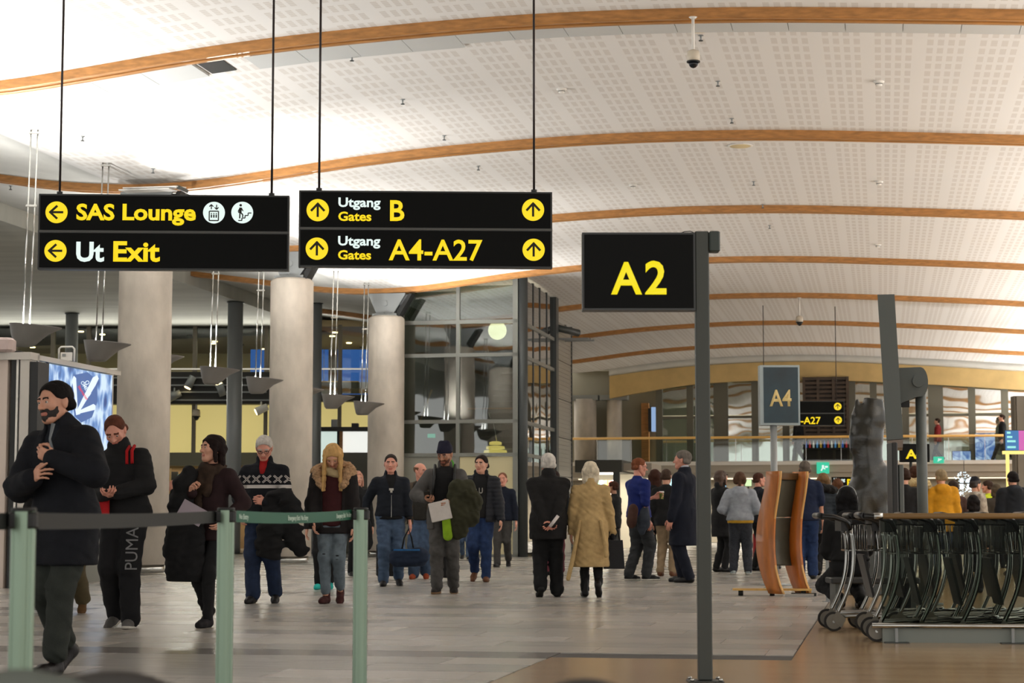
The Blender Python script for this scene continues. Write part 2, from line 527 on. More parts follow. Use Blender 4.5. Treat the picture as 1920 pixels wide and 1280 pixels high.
# ---- pendant uplighters
M_bowl = mat('lamp_bowl', rgb(128, 124, 120), .5, .1)
E_up = emat('uplight_disc', rgb(255, 250, 240), 4)
def make_uplighter():
    t = thing('pendant_uplighter', 'x', 'lamp')
    mb = MB(); rings = []
    n = 28
    spec = [(-.10, -.24, .13, .10), (-.095, -.20, .17, .14), (-.03, -.06, .27, .22), (.05, .055, .375, .29), (.055, .07, .385, .30), (.05, .05, .36, .28), (-.04, -.05, .24, .2), (-.09, -.13, .16, .13)]
    for cx, z, rx, ry in spec:
        for k in range(n):
            a = 2 * PI * k / n
            x = cx + rx * math.cos(a)
            zz = z - (.035 * (math.cos(a)) if z > .03 else 0)
            mb.v.append((x, ry * math.sin(a), zz))
    for i in range(len(spec) - 1):
        for k in range(n):
            l = (k + 1) % n
            mb.f.append((i * n + k, i * n + l, i * n + n + l, i * n + n + k)); mb.smooth.append(True)
    mb.f.append(tuple(range(n - 1, -1, -1))); mb.smooth.append(False)
    mb.f.append(tuple((len(spec) - 1) * n + k for k in range(n))); mb.smooth.append(False)
    mb.build('bowl', M_bowl, t)
    MB().lathe([(.15, -.115), (.15, -.10)], (-.06, 0, 0), 20).build('light_disc', E_up, t)
    return t
UPV = [27.2 + 2.76 * k for k in range(-6, 12)]
UPV[8] = 33.45; UPV[11] = 41.2
names_up = {6: 'leftmost grey pendant uplighter, above the kiosk at the left edge', 7: 'grey pendant uplighter left of the widest concrete column',
            8: 'grey pendant uplighter mostly hidden behind the widest concrete column', 9: 'grey pendant uplighter in front of the dark steel mast',
            10: 'grey pendant uplighter overlapping the left edge of the second concrete column', 11: 'grey pendant uplighter almost hidden by the second concrete column',
            12: 'grey pendant uplighter just right of the second concrete column', 13: 'small grey pendant uplighter left of the darker third column',
            }
def uplight(loc, label, group, k=.42, tilt=.42, spread=3.1):
    o = make_uplighter()
    o.location = loc; o.rotation_euler = (0, 0, 0); o['label'] = label; o['group'] = group
    u = loc.x * CT - loc.y * ST
    zt = zc(u) + ZOFF - loc.z
    for x in (-.135, -.035):
        q = MB(); q.tube([(x, 0, -.03), (x + .06, 0, zt)], .012, 8); q.build('rod', M_chrome, o)
    for f in (.62, .985):
        q = MB(); q.box((-.085 + .06 * f, 0, zt * f), (.16, .03, .03)); q.build('clamp', M_chrome, o)
    ld = bpy.data.lights.new('uplight', 'AREA'); ld.shape = 'DISK'; ld.size = .34; ld.energy = UPLIGHT_W * k; ld.color = (1, .98, .955); ld.spread = spread
    lo = bpy.data.objects.new('uplight', ld); COL.objects.link(lo); lo.parent = o
    lo.location = (-.02, 0, -.02); lo.rotation_euler = (PI, tilt, 0)
for i, v in enumerate(UPV):
    p = hall(-12.3, v, 3.70) if i != 8 else hall(-13.2, 34.9, 3.92)
    if v > 47: continue
    if i in names_up or 3 <= i <= 5 or (i > 13 and v < 0): uplight(p, names_up.get(i, '%s pendant uplighter nearer the camera than the kiosk, outside the left edge' % {3: 'third', 4: 'second', 5: 'first'}.get(i, 'another')), 'uplighters along the columns', .35 if i in (7, 10, 13) else .85, .42 if i not in (7, 10, 13) else .7, 1.1 if i in (7, 10, 13) else 3.0)
for i, v in enumerate([14 + 5.6 * k for k in range(12)]):
    if v > 5: uplight(hall(8.2, v, 3.42), '%s pendant uplighter from the camera in the row beyond the right edge' % ['first', 'second', 'third', 'fourth', 'fifth', 'sixth', 'seventh', 'eighth', 'ninth', 'tenth', 'eleventh', 'twelfth'][i], 'uplighters on the right side', 3.3, -.75)

# ---- left side: soffit and rear facade
M_soff = mat('concrete_soffit', rgb(190, 190, 180), .8, noise=.14, nscale=.35, stretch=(1, 5, 1))
q = MB()
pl = [hall(-60, 4), hall(-17.3, 4), hall(-17.3, 60.6), hall(-60, 72)]
q.prism([(p.x, p.y) for p in pl], 6.9, 7.35, 'z')
struct(q.build('ceiling_soffit', M_soff), 'grey concrete soffit left of the hall')
YL = 61.0
def xz(px, py, Y): p = at(px, py, Y); return p.x, p.z
def slab(name, px0, px1, py0, py1, Y0, Y1, m, parent=None):
    x0, z1 = xz(px0, py0, Y0); x1, z0 = xz(px1, py1, Y0)
    return MB().bbox(x0, x1, Y0, Y1, z0, z1).build(name, m, parent)
M_fas = mat('black_fascia', rgb(38, 37, 33), .55)
M_fas2 = mat('olive_fascia', rgb(112, 110, 92), .6)
M_cream = mat('cream_wall', rgb(190, 172, 120), .7, noise=.1, nscale=.5)
M_mull = mat('bronze_mullion', rgb(120, 112, 96), .5)
wl = bpy.data.objects.new('wall_rear_left', None); COL.objects.link(wl); struct(wl, 'two storey shop front at the rear left')
slab('fascia', -120, 520, 697, 757, YL - .6, YL + 10, M_fas, wl)
slab('fascia', 520, 780, 742, 752, YL - .5, YL + .2, M_fas, wl)
slab('lower_fascia', -120, 780, 848, 872, YL - .1, YL + 1, M_fas2, wl)
x0, zz = xz(-120, 697, YL); x1, _ = xz(800, 697, YL)
MB().bbox(x0 - 2, x1 + 4, YL + 10, YL + 10.2, 0, 8).build('inner_wall', M_cream, wl)
MB().bbox(x0 - 2, x1 + 4, YL, YL + 10, 6.9, 7.1).build('upper_ceiling', mat('warm_ceiling', rgb(186, 168, 128), .7), wl)
MB().bbox(x0 - 2, x1 + 4, YL + .4, YL + 10, 5.0, 5.2).build('upper_floor', M_fas2, wl)
for px in (30, 100, 167, 235, 300, 366, 432, 500, 568, 638, 705):
    x, z1 = xz(px, 612, YL); _, z0 = xz(px, 870, YL)
    MB().bbox(x - .06, x + .06, YL - .05, YL + .12, z0, 6.95).build('mullion', M_mull, wl)
pxs = [-40, 30, 100, 167, 235, 300, 366, 432, 500, 568, 638, 705]
for a, b_ in zip(pxs[:-1], pxs[1:]):
    top = 757 if b_ < 540 else 742
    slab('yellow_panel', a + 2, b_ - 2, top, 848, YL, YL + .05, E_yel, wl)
    slab('pane', a + 2, b_ - 2, 610, 697 if b_ < 540 else 738, YL + .04, YL + .06, G_clear, wl)
for z, px0, px1 in ((708, -100, 520), (722, -100, 520), (735, 300, 500), (750, 300, 505)):
    x0_, zz = xz(px0, z, YL - .6); x1_, _ = xz(px1, z, YL - .6)
    MB().bbox(x0_, x1_, YL - .68, YL - .6, zz - .02, zz + .02).build('track_rail', M_steel, wl)
# dusk window on the upper floor
E_blue = emat('dusk_sky_window', rgb(38, 84, 150), 1.0)
for a, b_ in ((470, 500), (572, 606), (608, 636), (640, 705)):
    slab('dusk_window', a, b_, 655, 739, YL + 3, YL + 3.05, E_blue, wl)
slab('window_mullion', 616, 632, 655, 739, YL + 2.9, YL + 3, M_mull, wl)
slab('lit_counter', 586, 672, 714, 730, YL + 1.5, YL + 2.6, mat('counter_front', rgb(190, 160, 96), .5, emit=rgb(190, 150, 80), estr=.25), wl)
rng = random.Random(5)
for k in range(26):
    px = rng.uniform(60, 690); py = rng.uniform(618, 655)
    Yc = 6.9 - CAMH; Yc = Yc * FPX / (975 - py)
    p = at(px, py, max(YL + .4, Yc))
    MB().lathe([(.09, 6.87), (.09, 6.9)], (p.x, p.y, 0), 12).build('downlight', E_warm if k % 3 else M_black, wl)
for px in (120, 320, 520, 640):
    x, _ = xz(px, 640, YL + 5)
    ld = bpy.data.lights.new('room_light', 'AREA'); ld.size = 3; ld.energy = 70; ld.color = (1, .82, .5)
    lo = bpy.data.objects.new('room_light', ld); COL.objects.link(lo); lo.location = (x, YL + 5, 6.8); lo.parent = wl
# ground floor shop behind
M_shop = mat('shop_back', rgb(150, 122, 84), .6, noise=.3, nscale=1)
x0, _ = xz(-120, 900, YL); x1, _ = xz(780, 900, YL)
MB().bbox(x0, x1, YL + 3, YL + 3.1, 0, 3).build('shop_wall', M_shop, wl)
slab('door_post', 312, 317, 878, 1025, YL - .1, YL + .1, M_woodpale, wl)
slab('teal_pane', 333, 380, 889, 960, YL + 1, YL + 1.05, mat('teal_glass', rgb(90, 140, 132), .3, emit=rgb(90, 150, 140), estr=.3), wl)
slab('dark_doorway', 317, 333, 884, 960, YL + 1.2, YL + 1.25, M_fas, wl)
slab('bench', 300, 350, 1008, 1024, YL - .4, YL + .4, M_wood, wl)
for px in (100, 330, 560):
    x, _ = xz(px, 640, YL + 1.5)
    ld = bpy.data.lights.new('shop_light', 'AREA'); ld.size = 2; ld.energy = 60; ld.color = (1, .85, .6)
    lo = bpy.data.objects.new('shop_light', ld); COL.objects.link(lo); lo.location = (x, YL + 1.6, 2.6); lo.parent = wl
q = MB(); xa, _ = xz(-60, 700, YL); xb, _ = xz(700, 700, YL)  # added strip and lamps on the fascia, put in to brighten the dark soffit
q.bbox(xa, xb, YL - .55, YL - .45, 5.52, 5.56).build('soffit_fill_strip', emat('fill_strip_glow', rgb(255, 246, 225), .5), wl)
for px in (20, 200, 380, 560):
    x, _ = xz(px, 640, YL)
    ld = bpy.data.lights.new('soffit_fill_light', 'AREA'); ld.shape = 'RECTANGLE'; ld.size = 3; ld.size_y = .3; ld.energy = 55; ld.color = (1, .98, .9)
    lo = bpy.data.objects.new('soffit_fill_light', ld); COL.objects.link(lo); lo.location = (x, YL - .7, 5.62); lo.rotation_euler = (PI + 1.25, 0, 0); lo.parent = wl
# spotlights on the fascia
def spot(px, py, ang, label, white=False):
    p = at(px, py, YL - .75)
    t = thing('spotlight', label, 'spotlight', p, 0, 'spotlights on the black fascia')
    d = Vector((math.cos(ang), -.2, math.sin(ang))).normalized()
    mcol = M_white if white else M_steel
    MB().tube([-d * .22, d * .16], [.11, .13], 14).build('can', mcol, t)
    MB().tube([d * .161, d * .175], .10, 14).build('lens', E_warm, t)
    MB().tube([(0, 0, 0), (0, .1, .25)], .025, 8).build('arm', mcol, t)
spot(356, 718, -2.0, 'grey tilted spotlight with a glowing lens on the black fascia')
spot(414, 729, 1.9, 'dim grey spotlight left of the dark steel mast')
spot(326, 742, 3.6, 'spotlight aimed left, beside the widest column')
spot(489, 768, 3.6, 'white spotlight hanging over the yellow panels beside the second column', True)

def camera_ball(px, py, Y, rodlen, s, label, name='security_camera'):
    p = at(px, py, Y)
    t = thing(name, label, 'camera', p, 0, 'dome security cameras')
    MB().lathe([(.018 * s, .10 * s), (.018 * s, rodlen)], n=12).build('stem', M_white, t)
    MB().lathe([(.03 * s, rodlen - .02), (.05 * s, rodlen)], n=16).build('mount', M_white, t)
    MB().lathe([(.075 * s, -.03 * s), (.078 * s, .03 * s), (.07 * s, .09 * s), (.02 * s, .11 * s)], n=24).build('housing', mat('camera_housing', rgb(206, 196, 178), .5), t)
    MB().lathe([(.08 * s, -.045 * s), (.08 * s, -.03 * s)], n=24).build('ring', M_black, t)
    MB().lathe([(.002, -.115 * s), (.03 * s, -.105 * s), (.052 * s, -.08 * s), (.062 * s, -.045 * s)], n=24).build('dome', mat('camera_dome', rgb(20, 24, 30), .08), t)
    return t
pv = hall(*[athall(1300, 110, BEAM_V[3] - .2)[0], BEAM_V[3] - .2])
camera_ball(1300, 110, pv.y, zc(-2.2) - .06 - at(1300, 110, pv.y).z, 1.05, 'large dome camera hanging from the nearest wooden beam')
pv2 = hall(*[athall(1499, 601, BEAM_V[7])[0], BEAM_V[7]])
z2 = at(1499, 601, pv2.y).z
camera_ball(1499, 601, pv2.y, zc(-2.2) - .05 - z2, 1.3, 'small distant dome camera above the A4 sign')
p3 = at(368, 776, YL - .5); camera_ball(368, 777, YL - .3, .36, 1.6, 'white ball camera on the yellow panels beside the widest column')

# ---- steel masts behind
def mast(px, py_top, u_off, Y, r, label, ztop):
    p = at(px, 900, Y)
    t = thing('steel_mast', label, 'column', (p.x, p.y, 0))
    MB().lathe([(r, 0.03), (r, ztop)], n=28).build('shaft', M_steel, t)
    MB().lathe([(r + .08, 0.0), (r + .08, .03)], n=28).build('base_plate', M_dsteel, t)
    MB().lathe([(r + .03, ztop), (r + .03, ztop + .03)], n=28).build('cap_plate', M_dsteel, t)
mast(437.5, 535, 0, 54.0, .21, 'dark steel mast between the first and second concrete columns', 6.86)
mast(129, 580, 0, 57.0, .18, 'pale round post far behind the left hanging sign', 6.86)
mast(591, 590, 0, 54.3, .15, 'slim grey post just right of the second concrete column', 6.86)

# ---- lit kiosk between second and third column
kp = at(637, 1036, 55.5)
k = thing('lit_kiosk', 'grey kiosk with white lit windows left of the third concrete column', 'kiosk', (kp.x, 55.5, 0))
def kslab(name, px0, px1, py0, py1, dy0, dy1, m):
    o = slab(name, px0, px1, py0, py1, 55.5 + dy0, 55.5 + dy1, m, k)
    for v in o.data.vertices: v.co.x -= kp.x; v.co.y -= 55.5
    return o
M_kio = mat('kiosk_grey', rgb(98, 97, 84), .55)
kslab('body', 560, 720, 881, 1036, 0, 2.2, M_kio)
kslab('panel', 641, 720, 848, 1000, -.25, -.02, mat('kiosk_panel', rgb(88, 86, 74), .5))
E_kio = mat('kiosk_window', rgb(200, 215, 208), .5, emit=rgb(205, 222, 214), estr=.8)
kslab('lit_window', 562, 632, 808, 881, .1, .2, E_kio)
kslab('lit_window', 643, 718, 808, 848, .1, .2, mat('kiosk_window_b', rgb(230, 232, 228), .5, emit=rgb(232, 234, 228), estr=.9))
kslab('frame', 632, 636, 800, 881, -.05, .3, M_fas); kslab('frame', 636, 642, 800, 852, -.05, .3, M_wood)
kslab('roof_band', 560, 720, 800, 808, -.15, 2.2, M_fas)
kslab('roof_box', 659, 671, 793, 801, .1, .5, M_black)
kslab('speaker_box', 621, 632, 786, 801, .1, .4, M_steel)
kslab('black_strip', 640, 720, 925, 965, -.28, -.25, M_black)  # plain black strip set on the kiosk panel

# ---- glass stair tower
V0, UR, UL = 48.49, -8.79, -11.9
tw = thing('stair_tower', 'glass and steel stair tower with a glowing globe lamp inside', 'tower', hall(UR, V0), -TH)
def tz(py): return CAMH + (975 - py) * 49.3 / 3715
M_frame = mat('tower_steel', rgb(120, 122, 116), .4, .4)
M_frd = mat('tower_steel_dark', rgb(66, 70, 70), .4, .4)
W0 = UL - UR; D0 = 7.4
def ztop(x): return zc(UR + x) + .03
# verticals
MB().lathe([(.12, 0), (.12, ztop(0))], (0, 0, 0), 20).build('corner_post', M_frd, tw)
MB().bbox(-.25, -.12, -.07, .07, 0, ztop(-.2)).build('jamb', M_frame, tw)
xm = -1.66
for x in (W0, xm): MB().bbox(x - .045, x + .045, -.06, .06, 0, ztop(x)).build('mullion', M_frame, tw)
for py in (600, 663, 789, 852, 1042):
    z = tz(py); MB().bbox(W0, -.12, -.07, .05, z - .045, z + .045).build('rail', M_frame, tw)
ys = [0, .45, 1.4, 2.4, 3.5, 4.7]
for y in ys[1:]: MB().bbox(-.03, .03, y - .04, y + .04, 0, ztop(0)).build('mullion', M_frd, tw)
MB().bbox(-.08, .10, 4.55, 4.95, 0, ztop(0)).build('side_post', M_frd, tw)
for py in (604, 667, 791, 852):
    z = tz(py); MB().bbox(-.05, .05, 0, 4.7, z - .045, z + .045).build('rail', M_frame, tw)
bands = [tz(852), tz(789), tz(663), tz(600)]
for (xa, xb) in ((W0 + .05, xm - .05), (xm + .05, -.25)):
    for i, z in enumerate(bands):
        if i < 3: zt2 = bands[i + 1] - .045
        else: zt2 = ztop(xa) if xa < xm else ztop(xm)
        MB().bbox(xa, xb, -.01, .01, z + .045, zt2).build('pane', G_dark, tw)
for (ya, yb) in zip(ys[:-1], ys[1:]):
    zb = [0.05] + [tz(852), tz(791), tz(667), tz(604), ztop(0)]
    for a, b_ in zip(zb[:-1], zb[1:]): MB().bbox(-.012, .012, ya + .045, yb - .045, a + .045, b_ - .045).build('pane', G_mirror, tw)
M_pg = mat('tower_panel_grey', rgb(136, 136, 126), .35); M_pc = mat('tower_panel_cream', rgb(200, 190, 150), .4)
for (xa, xb, m) in ((W0 + .05, xm - .05, M_pg), (xm + .05, -.25, M_pc)):
    MB().bbox(xa, xb, -.03, .03, .05, tz(982) - .008).build('panel', m, tw)
    MB().bbox(xa, xb, -.03, .03, tz(982) + .008, tz(852) - .05).build('panel', m, tw)
M_rib = mat('ribbed_cladding', rgb(150, 146, 136), .35, .5)
nz = 6
for i in range(nz):
    za, zb_ = 6.4 * i / nz, 6.4 * (i + 1) / nz - .02
    pn = MB().bbox(-.06, .06, 4.95, D0, za, zb_).build('cladding_panel', M_rib, tw)
    for j in range(9):
        z = za + (zb_ - za) * (j + .5) / 9
        MB().bbox(.06, .075, 4.97, D0 - .02, z - .012, z + .012).build('rib', M_rib, pn)
MB().bbox(-.06, .09, D0, D0 + .06, 0, 6.45).build('edge_trim', M_frd, tw)
MB().bbox(W0, -.07, D0 - .15, D0, 0, 6.5).build('rear_wall', mat('tower_rear', rgb(96, 94, 84), .7), tw)
MB().bbox(W0 - .1, W0, .1, D0, 0, 6.4).build('side_wall', mat('tower_side', rgb(84, 86, 78), .7), tw)
for y, dz in ((5.2, 0), (5.7, .03), (6.3, .05)):
    MB().box((.45, y, 5.9 + dz), (.9, .07, .05)).build('fin', M_steel, tw)
MB().tube([(.02, 5.0, 6.2), (.55, 5.6, 6.1)], .1, 12).build('actuator', M_dsteel, tw)
# stairs inside
M_tread = mat('stair_tread', rgb(104, 100, 92), .6)
fl = MB().box((-.85, 3.2, 2.6), (1.4, 3.0, .08)).build('landing', M_tread, tw)
for i in range(14):
    MB().box((-.85, 1.3 + .27 * i, 2.75 + .17 * i), (1.3, .3, .045)).build('tread', M_tread, tw)
for i in range(12):
    MB().box((-2.3, 4.6 - .27 * i, .35 + .18 * i), (1.3, .3, .045)).build('tread', M_tread, tw)
MB().tube([(-2.55, .9, 4.25), (-2.85, .8, 3.4)], .025, 8).build('handrail', M_woodpale, tw)
MB().tube([(-1.6, .9, 3.75), (-.2, .9, 3.75)], .02, 8).build('handrail', M_wood, tw)
MB().tube([(-1.1, .9, 3.7), (-.9, .85, 3.3), (-.8, .85, 2.7)], .02, 8).build('cable', M_chrome, tw)
gz = CAMH + (975 - 617) * 50.2 / 3715
gl = MB().lathe([(.001, -.24), (.09, -.222), (.17, -.17), (.222, -.09), (.24, 0), (.222, .09), (.17, .17), (.09, .222), (.001, .24)], (-.83, .9, gz), 24)
gl.build('globe_lamp', emat('globe_glow', rgb(255, 240, 190), 2.6), tw)
MB().tube([(-.6, .9, gz + .1), (-.2, .9, gz + .25), (0, .9, gz + .3)], .03, 8).build('lamp_arm', M_dsteel, tw)
pz = CAMH + (975 - 842) * 50 / 3715
for i, (w, z) in enumerate(((.16, .15), (.24, .04), (.3, -.06))):
    MB().lathe([(w, z - .035), (w * .96, z + .03), (w * .5, z + .05)], (-.82, .6, pz), 20).build('lamp_tier', emat('tier_glow', rgb(255, 214, 110), 1.6), tw)
for (x, y, z, e, c) in ((-.83, 1.2, gz - .1, 40, (1, .9, .66)), (-.82, .9, pz - .2, 22, (1, .8, .45))):
    ld = bpy.data.lights.new('lamp_glow', 'POINT'); ld.energy = e; ld.color = c; ld.shadow_soft_size = .3
    lo = bpy.data.objects.new('lamp_glow', ld); COL.objects.link(lo); lo.parent = tw; lo.location = (x, y + .35, z)
for (x, z) in ((-2.5, 3.05), (-2.42, 3.05)):
    MB().box((x, .5, z), (.12, .02, .1)).build('exit_light', emat('exit_teal', rgb(60, 210, 170), 1), tw)

# ---- rear gallery
VG = 77.0
wb = bpy.data.objects.new('wall_rear', None); COL.objects.link(wb); wb.rotation_euler = (0, 0, -TH)
struct(wb, 'rear gallery wall with large reflecting windows')
def gu(px, v): return athall(px, 900, v)[0]
def gz_(py, v=VG): return athall(1500, py, v)[1]
def gslab(name, px0, px1, py0, py1, v0, v1, m, parent=wb):
    return MB().bbox(gu(px0, v0), gu(px1, v0), v0, v1, gz_(py1, v0), gz_(py0, v0)).build(name, m, parent)
M_gfas = mat('gallery_fascia', rgb(168, 160, 146), .6)
MB().bbox(-12, 14, VG - 1.2, VG + 9, gz_(885, VG - 1.2), gz_(866, VG - 1.2)).build('gallery_slab', M_gfas, wb)
MB().bbox(-12, 14, VG - 1.28, VG - 1.2, gz_(871, VG - 1.2), gz_(864, VG - 1.2)).build('gallery_edge', M_white, wb)
# arched wooden band under the ceiling end
q = MB(); ul = [-10.5 + 22 * i / 44 for i in range(45)]
for u in ul:
    top = zc(u) + .05; bot = max(top - .95, 5.75) - max(0, (-u - 7) * .05)
    for v, z in ((VG, top), (VG + .3, top), (VG + .3, bot), (VG, bot)): q.v.append((u, v, z))
for i in range(44):
    for e in range(4):
        f = (e + 1) % 4
        q.f.append((i * 4 + e, i * 4 + f, i * 4 + 4 + f, i * 4 + 4 + e)); q.smooth.append(False)
q.build('wooden_band', mat('band_wood', rgb(206, 176, 116), .5, noise=.15, nscale=1.5), wb)
q = MB()
for u in ul:
    top = zc(u) + .08
    for v, z in ((VG - .12, top), (VG, top), (VG, top - .28), (VG - .12, top - .22)): q.v.append((u, v, z))
for i in range(44):
    for e in range(4):
        f = (e + 1) % 4
        q.f.append((i * 4 + e, i * 4 + f, i * 4 + 4 + f, i * 4 + 4 + e)); q.smooth.append(True)
q.build('ceiling_lip', M_ceil2, wb)
mulls = [1237, 1295, 1353, 1417, 1475, 1535, 1600, 1640, 1700, 1757, 1825, 1887, 1950]
wide = {1353, 1757}
zb0, zt0 = gz_(865), 6.3
for i, px in enumerate(mulls):
    u = gu(px, VG + .5); w = .28 if px in wide else .13
    MB().bbox(u - w, u + w, VG + .4, VG + .7, zb0 - .1, 6.6).build('mullion', mat('gallery_mullion', rgb(104, 102, 88), .5), wb)
    if i + 1 < len(mulls):
        u2 = gu(mulls[i + 1], VG + .5)
        zm = gz_(779, VG + .5)
        MB().bbox(u + w, u2 - .13, VG + .52, VG + .54, zb0, zm - .05).build('pane', G_mirror, wb)
        MB().bbox(u + w, u2 - .13, VG + .52, VG + .54, zm + .05, 6.5).build('pane', G_mirror, wb)
MB().bbox(gu(1237, VG + .5), 14, VG + .45, VG + .65, gz_(779, VG) - .05, gz_(779, VG) + .05).build('transom', mat('gallery_mullion', (0, 0, 0, 1)), wb)
M_grey_wall = mat('gallery_wall', rgb(150, 144, 124), .7, noise=.12, nscale=.5)
gslab('wall_panel', 1060, 1232, 690, 866, VG + 1.2, VG + 1.4, M_grey_wall)
gslab('wood_post', 1203, 1217, 752, 864, VG + .8, VG + 1.1, M_wood)
gslab('dark_screen', 1216, 1222, 762, 806, VG + .5, VG + .9, M_black)
gslab('lit_screen', 1222, 1230, 760, 806, VG + .45, VG + .8, emat('screen_blue', rgb(150, 180, 220), .8))
for px in (1095, 1150):
    u = gu(px, VG + .2)
    MB().lathe([(.45 if px < 1120 else .3, 3.1), (.45 if px < 1120 else .3, 5.7)], (u, VG + .6, 0), 24).build('pillar', M_conc, wb)
    MB().box((u, VG + .6, 5.75), (1.1, .6, .2)).build('pillar_head', M_steel, wb)
# room behind the gallery glass
MB().bbox(-12, 14, VG + 8.6, VG + 9, 2.5, 7).build('gallery_back', mat('gallery_back', rgb(170, 168, 150), .7), wb)
MB().bbox(-12, 14, VG + .4, VG + 9, 6.9, 7.1).build('gallery_ceiling', M_ceil2, wb)
for px in (1300, 1480, 1700, 1860):
    u = gu(px, VG + 4)
    ld = bpy.data.lights.new('gallery_light', 'AREA'); ld.size = 3; ld.energy = 420; ld.color = (1, .92, .78)
    lo = bpy.data.objects.new('gallery_light', ld); COL.objects.link(lo); lo.parent = wb; lo.location = (u, VG + 4, 6.7)
# balustrade on the gallery edge
bal = thing('gallery_balustrade', 'glass balustrade with a lit wooden handrail along the upper gallery', 'balustrade', hall(-12, VG - 1.1, gz_(866, VG - 1.2)), -TH)
zr = gz_(819, VG - 1.1) - gz_(866, VG - 1.2)
MB().tube([(0, 0, zr), (26, 0, zr)], .05, 10).build('handrail', mat('lit_rail', rgb(226, 178, 104), .4, emit=rgb(220, 170, 90), estr=.15), bal)  # faint emission gives the wooden rail its lit look
px_posts = [1120, 1184, 1250, 1316, 1380, 1446, 1512, 1578, 1645, 1712, 1780, 1848, 1916]
pu = [gu(p, VG - 1.1) + 12 for p in px_posts]
for i, x in enumerate(pu):
    MB().box((x, 0, zr * .5), (.025, .025, zr)).build('post', M_chrome, bal)
    if i + 1 < len(pu): MB().bbox(x + .03, pu[i + 1] - .03, -.006, .006, .05, zr - .06).build('pane', G_clear, bal)
# ground floor beneath the gallery
M_under = mat('shopfront', rgb(150, 140, 122), .5, noise=.45, nscale=.9)
MB().bbox(-14, 14, VG + 5, VG + 5.2, 0, 3).build('lower_wall', M_under, wb)
MB().bbox(-14, 14, VG - 1.1, VG + 5.2, 2.55, 2.72).build('lower_soffit', M_gfas, wb)
for i in range(9):
    u = -11 + i * 2.6
    MB().bbox(u - .9, u + .9, VG + 1, VG + 1.25, 2.52, 2.55).build('strip_light', emat('strip_glow', rgb(255, 236, 200), 2), wb)
    ld = bpy.data.lights.new('shop_light', 'AREA'); ld.size = 1.5; ld.energy = 220; ld.color = (1, .93, .8)
    lo = bpy.data.objects.new('shop_light', ld); COL.objects.link(lo); lo.parent = wb; lo.location = (u, VG + 2, 2.5)
MB().bbox(-14, 16, 110, 110.3, -.2, 9).build('end_wall', M_grey_wall, wb)
MB().bbox(14, 14.3, VG - 1, 110, 0, 9).build('end_wall', M_grey_wall, wb)
